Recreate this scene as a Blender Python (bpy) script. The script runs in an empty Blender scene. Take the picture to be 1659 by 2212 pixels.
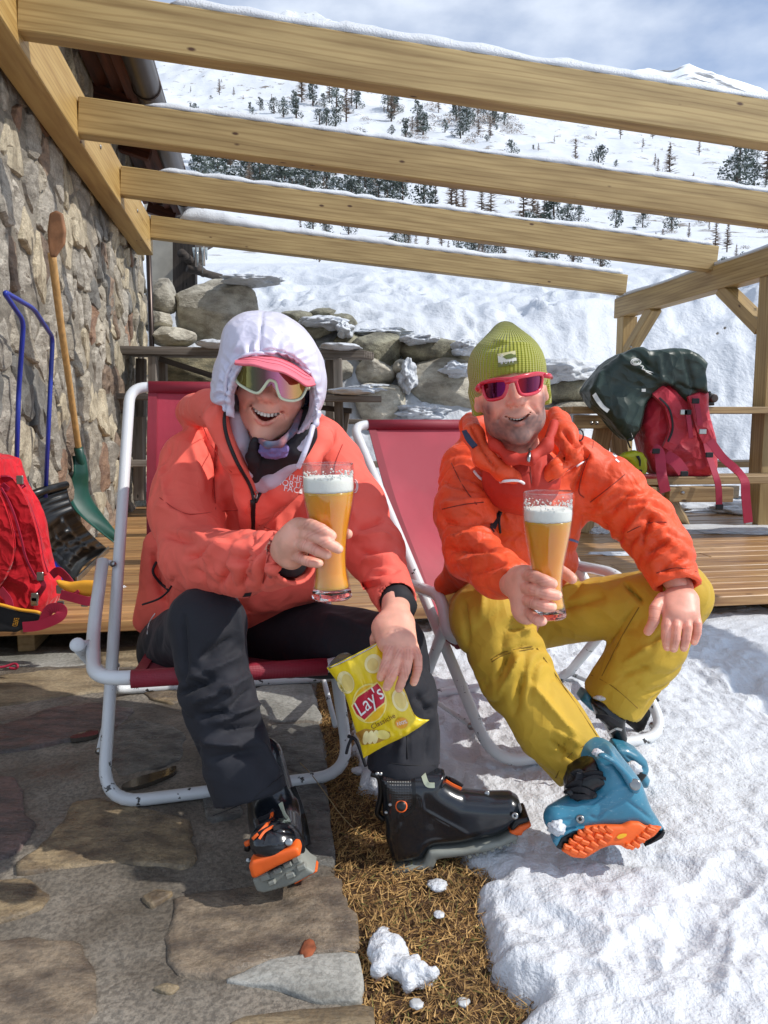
import bpy, bmesh, math, random
import numpy as np
from mathutils import Vector, Matrix
from mathutils.bvhtree import BVHTree
random.seed(7)
S = bpy.context.scene
COL = S.collection
# ------------------------------------------------------------------ camera, sky, sun, exposure
FPX = 1661.0                                   # focal length for a frame 1659 x 2212 units wide / high
PITCH = math.atan(200.0 / FPX)
CAMZ = 1.0
cam_d = bpy.data.cameras.new('camera'); cam = bpy.data.objects.new('camera', cam_d); COL.objects.link(cam)
cam_d.sensor_fit = 'HORIZONTAL'; cam_d.angle_x = 2 * math.atan(829.5 / FPX)
cam_d.clip_start = 0.05; cam_d.clip_end = 6000
cam.location = (0, 0, CAMZ); cam.rotation_euler = (math.pi / 2 - PITCH, 0, 0)
S.camera = cam
SUN_DIR = Vector((0.70, -0.14, 0.70)).normalized()      # towards the sun
world = bpy.data.worlds.new("World"); S.world = world; world.use_nodes = True
wn = world.node_tree; wn.nodes.clear()
def _n(tree, t, **kw):
    n = tree.nodes.new(t)
    for k, v in kw.items(): setattr(n, k, v)
    return n
wo = _n(wn, 'ShaderNodeOutputWorld'); wb = _n(wn, 'ShaderNodeBackground'); sk = _n(wn, 'ShaderNodeTexSky')
sk.sky_type = 'NISHITA'; sk.sun_disc = False
sk.sun_elevation = math.asin(SUN_DIR.z); sk.sun_rotation = math.atan2(SUN_DIR.x, SUN_DIR.y)
sk.altitude = 2000; sk.air_density = 1.0; sk.dust_density = 0.15; sk.ozone_density = 2.2
tc = _n(wn, 'ShaderNodeTexCoord'); mp = _n(wn, 'ShaderNodeMapping'); mp.inputs['Scale'].default_value = (1.6, 1.6, 3.4)
mp.inputs['Location'].default_value = (0.35, 0.2, 0.55)
nz = _n(wn, 'ShaderNodeTexNoise'); nz.inputs['Scale'].default_value = 2.1; nz.inputs['Detail'].default_value = 7; nz.inputs['Roughness'].default_value = 0.52
rp = _n(wn, 'ShaderNodeValToRGB'); rp.color_ramp.elements[0].position = 0.39; rp.color_ramp.elements[1].position = 0.64
rp.color_ramp.elements[0].color = (0.16, 0.16, 0.16, 1); rp.color_ramp.elements[1].color = (0.92, 0.92, 0.92, 1)
mx = _n(wn, 'ShaderNodeMix', data_type='RGBA'); mx.inputs[7].default_value = (5.9, 6.4, 7.2, 1)
wn.links.new(tc.outputs['Generated'], mp.inputs[0]); wn.links.new(mp.outputs[0], nz.inputs[0]); wn.links.new(nz.outputs[0], rp.inputs[0])
wn.links.new(rp.outputs[0], mx.inputs[0]); wn.links.new(sk.outputs[0], mx.inputs[6]); wn.links.new(mx.outputs[2], wb.inputs[0]); wn.links.new(wb.outputs[0], wo.inputs[0])
wb.inputs[1].default_value = 0.15
sd = bpy.data.lights.new('sun', 'SUN'); so = bpy.data.objects.new('sun', sd); COL.objects.link(so)
sd.energy = 3.5; sd.angle = math.radians(0.55); sd.color = (1.0, 0.955, 0.89)
so.rotation_euler = SUN_DIR.to_track_quat('Z', 'Y').to_euler()
S.view_settings.view_transform = 'Standard'; S.view_settings.look = 'None'; S.view_settings.gamma = 1
S.view_settings.use_curve_mapping = False; S.view_settings.exposure = 0.14
S.render.engine = 'CYCLES'
S.cycles.max_bounces = 7; S.cycles.transparent_max_bounces = 12; S.cycles.caustics_reflective = False; S.cycles.caustics_refractive = False
S.cycles.use_denoising = True

# ------------------------------------------------------------------ pixel helpers (reading the photograph's measurements as real positions)
CT, ST = math.cos(PITCH), math.sin(PITCH)
def ray(px, py):
    u = (px - 829.5) / FPX; v = (1106 - py) / FPX
    return np.array([u, CT + v * ST, -ST + v * CT])
CAMP = np.array([0, 0, CAMZ])
def P(px, py, d):
    r = ray(px, py); return CAMP + r * (d / r[1])
def G(px, py, z=0.0):
    r = ray(px, py); return CAMP + r * ((z - CAMZ) / r[2])
def Rm(r, d): return r * d / FPX
def topx(V):
    V = np.asarray(V) - CAMP
    y = V[:, 1] * CT - V[:, 2] * ST; up = V[:, 1] * ST + V[:, 2] * CT
    return np.stack([829.5 + FPX * V[:, 0] / y, 1106 - FPX * up / y], 1)
WA = math.atan((829.5 - 559) / FPX)              # the wall and pergola are turned by this angle
WD = np.array([-math.sin(WA), math.cos(WA), 0])   # along the wall, away from the camera
WR = np.array([math.cos(WA), math.sin(WA), 0])    # along the rafters, to the right
def Wp(x, y, z): return WR * x + WD * y + np.array([0, 0, z])
def onX(px, py, X):                                # point on the plane wall-frame x = X
    r = ray(px, py); return CAMP + r * (X / float(r @ WR))

# ------------------------------------------------------------------ numpy noise
_rng = np.random.RandomState(3)
_T = _rng.rand(4096).astype(np.float32)
def vnoise(Pn, seed=0):
    Pn = np.asarray(Pn, dtype=np.float64); I = np.floor(Pn).astype(np.int64); Fr = Pn - I; Fr = Fr * Fr * (3 - 2 * Fr)
    out = 0
    for dx in (0, 1):
        wx = Fr[:, 0] if dx else 1 - Fr[:, 0]
        for dy in (0, 1):
            wy = Fr[:, 1] if dy else 1 - Fr[:, 1]
            for dz in (0, 1):
                wz = Fr[:, 2] if dz else 1 - Fr[:, 2]
                h = ((I[:, 0] + dx) * 73856093 ^ (I[:, 1] + dy) * 19349663 ^ (I[:, 2] + dz) * 83492791 ^ (seed * 2654435761)) 
                h = (h ^ (h >> 13)) * 1274126177
                out = out + wx * wy * wz * _T[(h >> 7) & 4095]
    return out * 2 - 1
def fbm(Pn, oct=4, seed=0, gain=0.5):
    s = 0; a = 1; t = 0
    Pn = np.asarray(Pn, float)
    for i in range(oct):
        s = s + a * vnoise(Pn * (2 ** i) + i * 17.3, seed + i); t += a; a *= gain
    return s / t
def ridged(Pn, oct=3, seed=0):
    s = 0; a = 1; t = 0
    for i in range(oct):
        s = s + a * (1 - np.abs(vnoise(np.asarray(Pn) * (2 ** i) + i * 9.1, seed + i)) * 2); t += a; a *= 0.5
    return s / t

# ------------------------------------------------------------------ object helpers
def mesh_data(name, V, Fc, mats, smooth=False, midx=None, colors=None):
    me = bpy.data.meshes.new(name)
    V = np.asarray(V, dtype=np.float32)
    if isinstance(Fc, np.ndarray):
        n, k = Fc.shape
        me.vertices.add(len(V)); me.vertices.foreach_set('co', V.ravel())
        me.loops.add(n * k); me.loops.foreach_set('vertex_index', Fc.astype(np.int32).ravel())
        me.polygons.add(n); me.polygons.foreach_set('loop_start', np.arange(0, n * k, k, dtype=np.int32))
        me.update(calc_edges=True)
    else:
        me.from_pydata([tuple(map(float, v)) for v in V], [], [tuple(map(int, f)) for f in Fc]); me.update()
    if not isinstance(mats, (list, tuple)): mats = [mats]
    for m in mats: me.materials.append(m)
    if smooth: me.polygons.foreach_set('use_smooth', np.ones(len(me.polygons), bool))
    if midx is not None: me.polygons.foreach_set('material_index', np.asarray(midx, np.int32))
    if colors is not None:
        at = me.color_attributes.new('Col', 'FLOAT_COLOR', 'POINT')
        cc = np.ones((len(V), 4), np.float32); cc[:, :3] = colors; at.data.foreach_set('color', cc.ravel())
    me.validate(); me.update()
    return me
def tag(o, label=None, cat=None, group=None, kind=None):
    if label: o['label'] = label
    if cat: o['category'] = cat
    if group: o['group'] = group
    if kind: o['kind'] = kind
    return o
def basepos(o):
    p = np.array(o.location)
    if o.parent: p = p + basepos(o.parent)
    return p
def link(name, me, parent=None, origin=None, kind=None):
    """me holds WORLD coordinates; the object's origin goes to `origin`"""
    o = bpy.data.objects.new(name, me); COL.objects.link(o)
    base = basepos(parent) if parent is not None else np.zeros(3)
    if origin is None:
        origin = base if parent is not None else np.zeros(3)
    origin = np.asarray(origin, float)
    if np.any(origin != 0): me.transform(Matrix.Translation([-x for x in origin]))
    o.location = tuple(origin - base)
    if parent is not None: o.parent = parent
    if kind: o['kind'] = kind
    return o
def add(name, V, Fc, mats, parent=None, smooth=False, origin=None, midx=None, colors=None, kind=None):
    if origin is None and parent is None:
        Va = np.asarray(V); origin = np.array([Va[:, 0].mean(), Va[:, 1].mean(), Va[:, 2].min()])
    return link(name, mesh_data(name, V, Fc, mats, smooth, midx, colors), parent, origin, kind)
def thing(name, loc, label, cat, group=None):
    o = bpy.data.objects.new(name, None); COL.objects.link(o); o.location = tuple(map(float, loc)); o.empty_display_size = 0.1
    return tag(o, label, cat, group)
def local_obj(name, me, M, parent=None, kind=None):
    """me in local coordinates, M its world matrix"""
    o = bpy.data.objects.new(name, me); COL.objects.link(o)
    b = basepos(parent) if parent is not None else np.zeros(3)
    o.matrix_basis = Matrix.Translation([-x for x in b]) @ M
    if parent is not None: o.parent = parent
    if kind: o['kind'] = kind
    return o
class MB:
    def __init__(s): s.V = []; s.F = []; s.m = []
    def add(s, V, F, m=0):
        b = len(s.V); s.V.extend([tuple(map(float, v)) for v in V]); s.F.extend([tuple(int(i) + b for i in f) for f in F]); s.m.extend([m] * len(F)); return s
    def build(s, name, mats, parent=None, smooth=False, origin=None, kind=None):
        return add(name, s.V, s.F, mats, parent, smooth, origin, midx=s.m, kind=kind)
_bc = {}
def box_mesh(L, w, h, bev):
    bm = bmesh.new(); bmesh.ops.create_cube(bm, size=1.0)
    for v in bm.verts: v.co.x *= L; v.co.y *= w; v.co.z *= h
    if bev > 0: bmesh.ops.bevel(bm, geom=list(bm.edges), offset=bev, segments=1, affect='EDGES')
    V = np.array([v.co[:] for v in bm.verts]); F = [[v.index for v in f.verts] for f in bm.faces]; bm.free()
    return V, F
def frame(a, b, up=(0, 0, 1), roll=0.0):
    a = np.asarray(a, float); b = np.asarray(b, float); x = b - a; L = np.linalg.norm(x); x = x / L
    up = np.asarray(up, float); y = np.cross(up, x); y /= np.linalg.norm(y); z = np.cross(x, y)
    if roll:
        y, z = y * math.cos(roll) + z * math.sin(roll), z * math.cos(roll) - y * math.sin(roll)
    c = (a + b) / 2
    return Matrix(((x[0], y[0], z[0], c[0]), (x[1], y[1], z[1], c[1]), (x[2], y[2], z[2], c[2]), (0, 0, 0, 1))), L
def board(name, a, b, w, h, m, parent=None, up=(0, 0, 1), bev=0.004, label=None, roll=0.0):
    M, L = frame(a, b, up, roll); V, F = box_mesh(L, w, h, bev)
    o = local_obj(name, mesh_data(name, V, F, m), M, parent)
    if label: o['label'] = label
    return o
def catmull(pts, n=8, closed=False):
    p = np.asarray(pts, float); out = []
    N = len(p); rng = range(N if closed else N - 1)
    for i in rng:
        if closed: p0, p1, p2, p3 = p[i - 1], p[i], p[(i + 1) % N], p[(i + 2) % N]
        else: p0, p1, p2, p3 = p[max(i - 1, 0)], p[i], p[i + 1], p[min(i + 2, N - 1)]
        for k in range(n):
            t = k / n
            out.append(0.5 * (2 * p1 + (p2 - p0) * t + (2 * p0 - 5 * p1 + 4 * p2 - p3) * t * t + (3 * p1 - p0 - 3 * p2 + p3) * t ** 3))
    if not closed: out.append(p[-1])
    return np.array(out)
def fillet(pts, r, n=6, closed=False):
    p = [np.asarray(q, float) for q in pts]; out = []
    N = len(p)
    for i in range(N):
        if not closed and i in (0, N - 1): out.append(p[i]); continue
        a, b, c = p[i - 1], p[i], p[(i + 1) % N]
        rr = r[i] if isinstance(r, (list, tuple)) else r
        u = (a - b); lu = np.linalg.norm(u); w = (c - b); lw = np.linalg.norm(w)
        s = b + u / lu * min(rr, lu * .49); e = b + w / lw * min(rr, lw * .49)
        for k in range(n + 1):
            t = k / n; out.append(s * (1 - t) ** 2 + b * 2 * t * (1 - t) + e * t * t)
    return np.array(out)
def tube_geo(pts, r, seg=12, closed=False, flat=None, caps=True):
    p = np.asarray(pts, float); N = len(p)
    rad = np.full(N, r) if np.isscalar(r) else np.interp(np.linspace(0, 1, N), np.linspace(0, 1, len(r)), r)
    if closed: T = np.roll(p, -1, 0) - np.roll(p, 1, 0)
    else: T = np.gradient(p, axis=0)
    T /= np.linalg.norm(T, axis=1)[:, None] + 1e-12
    n0 = np.cross(T[0], [0, 0, 1.0]);
    if np.linalg.norm(n0) < 1e-3: n0 = np.cross(T[0], [0, 1.0, 0])
    n0 /= np.linalg.norm(n0); V = []; nn = n0
    for i in range(N):
        nn = nn - T[i] * (nn @ T[i]); nn /= np.linalg.norm(nn); bb = np.cross(T[i], nn)
        for k in range(seg):
            a = 2 * math.pi * k / seg
            V.append(p[i] + rad[i] * (math.cos(a) * nn + math.sin(a) * bb))
    F = []
    for i in range(N if closed else N - 1):
        j = (i + 1) % N
        for k in range(seg):
            F.append((i * seg + k, i * seg + (k + 1) % seg, j * seg + (k + 1) % seg, j * seg + k))
    if not closed and caps:
        F.append(tuple(range(seg))[::-1]); F.append(tuple((N - 1) * seg + k for k in range(seg)))
    return np.array(V), F
def tube(name, pts, r, m, parent=None, seg=12, closed=False, smooth=True, label=None, kind=None):
    V, F = tube_geo(pts, r, seg, closed)
    o = add(name, V, F, m, parent, smooth, kind=kind)
    if label: o['label'] = label
    return o
def ribbon_geo(pts, widthdir, w, t=0.003):
    p = np.asarray(pts, float); N = len(p)
    wd = np.asarray(widthdir, float)
    if wd.ndim == 1: wd = np.tile(wd, (N, 1))
    T = np.gradient(p, axis=0); T /= np.linalg.norm(T, axis=1)[:, None]
    wd = wd - T * np.sum(wd * T, 1)[:, None]; wd /= np.linalg.norm(wd, axis=1)[:, None]; nn = np.cross(T, wd)
    W = np.full(N, w) if np.isscalar(w) else np.interp(np.linspace(0, 1, N), np.linspace(0, 1, len(w)), w)
    V = []
    for i in range(N):
        for sx, sn in ((-1, -1), (1, -1), (1, 1), (-1, 1)):
            V.append(p[i] + wd[i] * W[i] / 2 * sx + nn[i] * t / 2 * sn)
    F = [(3, 2, 1, 0), tuple(4 * (N - 1) + k for k in range(4))]
    for i in range(N - 1):
        for k in range(4):
            F.append((4 * i + k, 4 * i + (k + 1) % 4, 4 * (i + 1) + (k + 1) % 4, 4 * (i + 1) + k))
    return np.array(V), F
def ribbon(name, pts, wd, w, m, parent=None, t=0.003, smooth=False):
    V, F = ribbon_geo(pts, wd, w, t); return add(name, V, F, m, parent, False)
def lathe_geo(prof, axis_a, axis_dir=(0, 0, 1), seg=40, cap=True):
    ax = np.array(axis_dir, float); ax = ax / np.linalg.norm(ax)
    n = np.cross(ax, [0, 1.0, 0.01]); n /= np.linalg.norm(n); b = np.cross(ax, n); V = []; F = []
    for r, z in prof:
        for k in range(seg):
            a = 2 * math.pi * k / seg; V.append(np.asarray(axis_a) + ax * z + r * (math.cos(a) * n + math.sin(a) * b))
    for i in range(len(prof) - 1):
        for k in range(seg): F.append((i * seg + k, i * seg + (k + 1) % seg, (i + 1) * seg + (k + 1) % seg, (i + 1) * seg + k))
    if cap:
        F.append(tuple(range(seg))[::-1]); F.append(tuple((len(prof) - 1) * seg + k for k in range(seg)))
    return np.array(V), F

# ------------------------------------------------------------------ implicit surfaces: smooth unions meshed by surface nets
class Field:
    def __init__(s, lo, hi, h):
        lo, hi = np.minimum(lo, hi), np.maximum(lo, hi); mg_ = .05 if h > .003 else .015; lo = lo - mg_; hi = hi + mg_; s.lo = np.asarray(lo, float); s.h = h
        n = np.ceil((np.asarray(hi) - s.lo) / h).astype(int) + 1
        s.ax = [s.lo[i] + np.arange(n[i]) * h for i in range(3)]; s.D = np.full(n, 0.5, np.float32)
    def _sub(s, lo, hi):
        sl = []
        for i in range(3):
            a = max(0, int((lo[i] - s.lo[i]) / s.h) - 1); b = min(len(s.ax[i]), int((hi[i] - s.lo[i]) / s.h) + 3)
            sl.append(slice(a, max(b, a + 1)))
        X, Y, Z = np.meshgrid(*[s.ax[i][sl[i]] for i in range(3)], indexing='ij')
        return tuple(sl), np.stack([X, Y, Z], -1)
    def _join(s, sl, d, k, op):
        A = s.D[sl]; d = d.astype(np.float32)
        if op == 'sub': d = -d
        if op == 'add':
            h = np.maximum(k - np.abs(A - d), 0) / max(k, 1e-6); s.D[sl] = np.minimum(A, d) - h * h * k / 4
        else:
            h = np.maximum(k - np.abs(A - d), 0) / max(k, 1e-6); s.D[sl] = np.maximum(A, d) + h * h * k / 4
    def rc(s, a, b, r1, r2=None, k=0.02, flat=None, op='add'):
        """round cone a->b; flat = (direction, factor) squashes it along a direction"""
        a = np.asarray(a, float); b = np.asarray(b, float); r2 = r1 if r2 is None else r2; m = max(r1, r2) * (max(1, flat[1]) if flat else 1) + k + 2 * s.h
        sl, Q = s._sub(np.minimum(a, b) - m, np.maximum(a, b) + m)
        ab = b - a; t = np.clip(((Q - a) @ ab) / (ab @ ab + 1e-12), 0, 1)
        q = Q - (a + t[..., None] * ab)
        if flat is not None:
            n = np.asarray(flat[0], float); n = n / np.linalg.norm(n); c = q @ n; q = q + (c * (1 / flat[1] - 1))[..., None] * n
        d = np.linalg.norm(q, axis=-1) - (r1 + (r2 - r1) * t)
        s._join(sl, d, k, op); return s
    def chain(s, pts, rs, k=0.02, flat=None, op='add'):
        for i in range(len(pts) - 1):
            r1, r2 = (rs, rs) if np.isscalar(rs) else (rs[i], rs[i + 1])
            s.rc(pts[i], pts[i + 1], r1, r2, k, flat, op)
        return s
    def ell(s, c, r, R=None, k=0.02, op='add'):
        c = np.asarray(c, float); r = np.asarray(r, float); m = r.max() + k + 2 * s.h
        sl, Q = s._sub(c - m, c + m); q = Q - c
        if R is not None: q = q @ np.asarray(R)           # columns of R are the local axes
        k0 = np.linalg.norm(q / r, axis=-1); k1 = np.linalg.norm(q / (r * r), axis=-1)
        d = np.where(k1 > 1e-6, k0 * (k0 - 1) / np.maximum(k1, 1e-6), -r.min())
        s._join(sl, d, k, op); return s
    def box(s, c, half, R=None, rnd=0.01, k=0.01, op='add'):
        c = np.asarray(c, float); half = np.asarray(half, float); m = np.linalg.norm(half) + rnd + k + 2 * s.h
        sl, Q = s._sub(c - m, c + m); q = Q - c
        if R is not None: q = q @ np.asarray(R)
        w = np.abs(q) - half + rnd
        d = np.linalg.norm(np.maximum(w, 0), axis=-1) + np.minimum(w.max(-1), 0) - rnd
        s._join(sl, d, k, op); return s
    def poly(s, o, ux, uy, pts, h, rnd=0.01, k=0.01, op='add', taper=None, bulge=0.0):
        """polygon pts in the plane (o, ux, uy), thickness 2h, rounded"""
        ux = np.asarray(ux, float); ux /= np.linalg.norm(ux); uy = np.asarray(uy, float); uy = uy - ux * (uy @ ux); uy /= np.linalg.norm(uy); n = np.cross(ux, uy)
        pts = np.asarray(pts, float); C = [o + ux * p[0] + uy * p[1] + n * e for p in pts for e in (-h, h)]; C = np.array(C); m = k + 2 * s.h + rnd
        sl, Q = s._sub(C.min(0) - m, C.max(0) + m); q = Q - o; x = q @ ux; y = q @ uy; z = q @ n
        d2 = np.full(x.shape, 1e9); sg = np.ones(x.shape); N = len(pts)
        for i in range(N):
            a = pts[i]; b = pts[(i - 1) % N]; e = b - a; wx = x - a[0]; wy = y - a[1]
            t = np.clip((wx * e[0] + wy * e[1]) / (e @ e), 0, 1)
            d2 = np.minimum(d2, (wx - e[0] * t) ** 2 + (wy - e[1] * t) ** 2)
            c1 = y >= a[1]; c2 = y < b[1]; c3 = (e[0] * wy) > (e[1] * wx)
            fl = (c1 & c2 & c3) | (~c1 & ~c2 & ~c3); sg = np.where(fl, -sg, sg)
        d = sg * np.sqrt(d2)
        hh = h if taper is None else h * taper(x, y)
        if bulge: hh = hh + bulge * np.clip(-d, 0, None) ** .5
        w0 = d + rnd; w1 = np.abs(z) - hh + rnd
        dd = np.sqrt(np.maximum(w0, 0) ** 2 + np.maximum(w1, 0) ** 2) + np.minimum(np.maximum(w0, w1), 0) - rnd
        s._join(sl, dd, k, op); return s
    def cut(s, p, n, c=None, rad=1e3, k=0.004):
        """remove what lies on the +n side of the plane (within rad of c)"""
        p = np.asarray(p, float); n = np.asarray(n, float); n = n / np.linalg.norm(n)
        c = p if c is None else np.asarray(c, float)
        sl, Q = s._sub(c - rad, c + rad); d = (Q - p) @ n
        inside = np.linalg.norm(Q - c, axis=-1) - rad
        d = np.maximum(-d, inside)                      # solid to subtract
        s._join(sl, d, k, 'sub'); return s
    def mesh(s, smooth=2):
        D = s.D; n = D.shape
        for i in range(3):
            for e, nm in ((0, 'lo'), (-1, 'hi')):
                sl = [slice(None)] * 3; sl[i] = e
                if (D[tuple(sl)] < 0).any(): print('FIELD CLIPPED', 'xyz'[i], nm, s.lo, s.h); D[tuple(sl)] = s.h
        ins = D < 0
        c = np.zeros(np.array(n) - 1, np.int8)
        for dx in (0, 1):
            for dy in (0, 1):
                for dz in (0, 1): c += ins[dx:n[0] - 1 + dx, dy:n[1] - 1 + dy, dz:n[2] - 1 + dz]
        act = (c > 0) & (c < 8); idx = np.argwhere(act); vid = np.full(act.shape, -1, np.int64); vid[act] = np.arange(len(idx))
        acc = np.zeros((len(idx), 3)); cnt = np.zeros(len(idx))
        cor = [(a, b, e) for a in (0, 1) for b in (0, 1) for e in (0, 1)]
        for i, ci in enumerate(cor):
            for cj in cor[i + 1:]:
                if sum(abs(x - y) for x, y in zip(ci, cj)) != 1: continue
                d0 = D[idx[:, 0] + ci[0], idx[:, 1] + ci[1], idx[:, 2] + ci[2]]; d1 = D[idx[:, 0] + cj[0], idx[:, 1] + cj[1], idx[:, 2] + cj[2]]
                m = (d0 < 0) != (d1 < 0); t = np.where(m, d0 / np.where(m, d0 - d1, 1), 0)
                p0 = np.array(ci, float); p1 = np.array(cj, float)
                acc[m] += (p0 + t[m, None] * (p1 - p0)); cnt[m] += 1
        V = s.lo + s.h * (idx + acc / cnt[:, None]); Fs = []
        for ax in range(3):
            a1, a2 = (ax + 1) % 3, (ax + 2) % 3
            sA = [slice(None)] * 3; sB = [slice(None)] * 3; sA[ax] = slice(0, n[ax] - 1); sB[ax] = slice(1, n[ax])
            A = ins[tuple(sA)]; B = ins[tuple(sB)]; e = np.argwhere(A != B)
            e = e[(e[:, a1] > 0) & (e[:, a2] > 0) & (e[:, a1] < n[a1] - 1) & (e[:, a2] < n[a2] - 1)]
            if not len(e): continue
            ai = A[e[:, 0], e[:, 1], e[:, 2]]
            def vv(o1, o2):
                q = e.copy(); q[:, a1] -= o1; q[:, a2] -= o2; return vid[q[:, 0], q[:, 1], q[:, 2]]
            q = np.stack([vv(1, 1), vv(0, 1), vv(0, 0), vv(1, 0)], 1)
            q[~ai] = q[~ai][:, ::-1]; Fs.append(q)
        F = np.concatenate(Fs)
        F = F[(F >= 0).all(1)]
        V = lap(V, F, smooth)
        return V, F
def lap(V, F, it=2, lam=0.5):
    if it <= 0: return V
    e = np.concatenate([F[:, [i, (i + 1) % F.shape[1]]] for i in range(F.shape[1])]); n = len(V)
    a, b = e[:, 0], e[:, 1]; cnt = np.bincount(a, minlength=n) + np.bincount(b, minlength=n); cnt = np.maximum(cnt, 1)
    for j in range(it):
        for l in (lam, -lam * 0.9) if it > 1 else (lam,):
            L = np.stack([np.bincount(a, V[b, i], n) + np.bincount(b, V[a, i], n) for i in range(3)], 1) / cnt[:, None]
            V = V + l * (L - V)
    return V
def vnormals(V, F):
    a = V[F[:, 1]] - V[F[:, 0]]; b = V[F[:, 2]] - V[F[:, 0]]; fn = np.cross(a, b); n = len(V); N = np.zeros((n, 3))
    for i in range(F.shape[1]):
        for j in range(3): N[:, j] += np.bincount(F[:, i], fn[:, j], n)
    return N / (np.linalg.norm(N, axis=1)[:, None] + 1e-12)
def strokes(V, N, L, gain=1.0):
    """ridges (amp>0) or creases (amp<0) along lines given by the photograph's positions, on the side that faces the camera
    L: list of (x0,y0,x1,y1,width_px,amp_m)"""
    px = topx(V); view = V - CAMP; view /= np.linalg.norm(view, axis=1)[:, None]
    f = np.clip(-(N * view).sum(1) * 2.0, 0, 1); out = np.zeros(len(V))
    for x0, y0, x1, y1, w, a in L:
        A = np.array([x0, y0]); e = np.array([x1 - x0, y1 - y0], float); l2 = e @ e
        tt = ((px - A) @ e) / l2; t = np.clip(tt, 0, 1)
        dd = np.linalg.norm(px - A - t[:, None] * e, axis=1)
        fade = np.clip(np.minimum(tt, 1 - tt) * 3 + 0.45, 0, 1)
        out += a * gain * np.exp(-(dd / w) ** 1.45) * fade
    return V + N * (out * f)[:, None]
class Surf:
    def __init__(s, V, F): s.b = BVHTree.FromPolygons([tuple(v) for v in V], [tuple(int(i) for i in f) for f in F])
    def hit(s, px, py, lift=0.002):
        r = ray(px, py); r = r / np.linalg.norm(r)
        h = s.b.ray_cast(Vector(CAMP), Vector(r))
        if h[0] is None:
            return None
        return np.array(h[0]) - r * lift
    def path(s, pts, lift=0.002, n=8, closed=False):
        q = catmull(np.array(pts, float), n, closed); out = []
        hs = [s.hit(x, y, lift) for x, y in q]; ok = [h for h in hs if h is not None]; dm = float(np.median([h[1] for h in ok])) if ok else 1.8
        if len(ok) < len(hs) * .7: print('PATH MISSES', pts[0], pts[-1], len(ok), len(hs))
        out = ok if len(ok) > len(hs) * .6 and len(ok) > 4 else [h if h is not None else P(x, y, dm) for h, (x, y) in zip(hs, q)]
        if len(out) > 4:                       # ease the jumps
            o = np.array(out)
            for _ in range(2): o[1:-1] = o[1:-1] * .5 + (o[:-2] + o[2:]) * .25
            return o
        return np.array(out)
    def near(s, p):
        h = s.b.find_nearest(Vector(p)); return np.array(h[0])
def flatshape(name, surf, pts2, m, parent, lift=0.0015, step=5.0, smooth=True):
    """a printed or sewn patch: polygon outline laid on a surface"""
    bm = bmesh.new(); vs = [bm.verts.new((x, y, 0)) for x, y in pts2]; bm.faces.new(vs)
    bmesh.ops.triangulate(bm, faces=bm.faces[:])
    for _ in range(5):
        ed = [e for e in bm.edges if e.calc_length() > step]
        if not ed: break
        bmesh.ops.subdivide_edges(bm, edges=ed, cuts=1); bmesh.ops.triangulate(bm, faces=[f for f in bm.faces if len(f.verts) > 3])
    return _proj_bm(name, bm, surf, m, parent, lift, smooth)
def _proj_bm(name, bm, surf, m, parent, lift, smooth=True):
    last = None; V = []
    pts = [(v.co.x, v.co.y) for v in bm.verts]; hits = [surf.hit(x, y, lift) for x, y in pts]
    ok = [h for h in hits if h is not None]
    if not ok: bm.free(); return None
    md = float(np.median([h[1] for h in ok]))
    for (x, y), h in zip(pts, hits): V.append(h if h is not None else P(x, y, md))
    bm.verts.index_update(); F = [[v.index for v in f.verts][::-1] for f in bm.faces]; bm.free()
    return add(name, V, F, m, parent, smooth)
def text_geo(txt, size, shear=0.0, off=0.0, font=None):
    cu = bpy.data.curves.new('t', 'FONT'); cu.body = txt; cu.size = size; cu.shear = shear; cu.offset = off; cu.align_x = 'CENTER'; cu.align_y = 'CENTER'; cu.resolution_u = 3
    o = bpy.data.objects.new('t', cu); COL.objects.link(o); dg = bpy.context.evaluated_depsgraph_get(); dg.update()
    me = bpy.data.meshes.new_from_object(o.evaluated_get(dg)); bpy.data.objects.remove(o); bpy.data.curves.remove(cu)
    V = np.array([v.co[:] for v in me.vertices]); F = [list(p.vertices) for p in me.polygons]; bpy.data.meshes.remove(me); return V, F
def text_on(name, surf, txt, cx, cy, size, ang, m, parent, lift=0.002, shear=0.0, off=0.0, step=4.0, sx=1.0):
    V, F = text_geo(txt, size, shear, off); c, s_ = math.cos(ang), math.sin(ang)
    bm = bmesh.new(); vs = [bm.verts.new((cx + (x * sx * c + y * s_), cy + (x * sx * s_ - y * c), 0)) for x, y, z in V]
    for f in F:
        try: bm.faces.new([vs[i] for i in f])
        except ValueError: pass
    bmesh.ops.triangulate(bm, faces=bm.faces[:])
    ed = [e for e in bm.edges if e.calc_length() > step]
    if ed: bmesh.ops.subdivide_edges(bm, edges=ed, cuts=1); bmesh.ops.triangulate(bm, faces=[f for f in bm.faces if len(f.verts) > 3])
    return _proj_bm(name, bm, surf, m, parent, lift, False)

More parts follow.
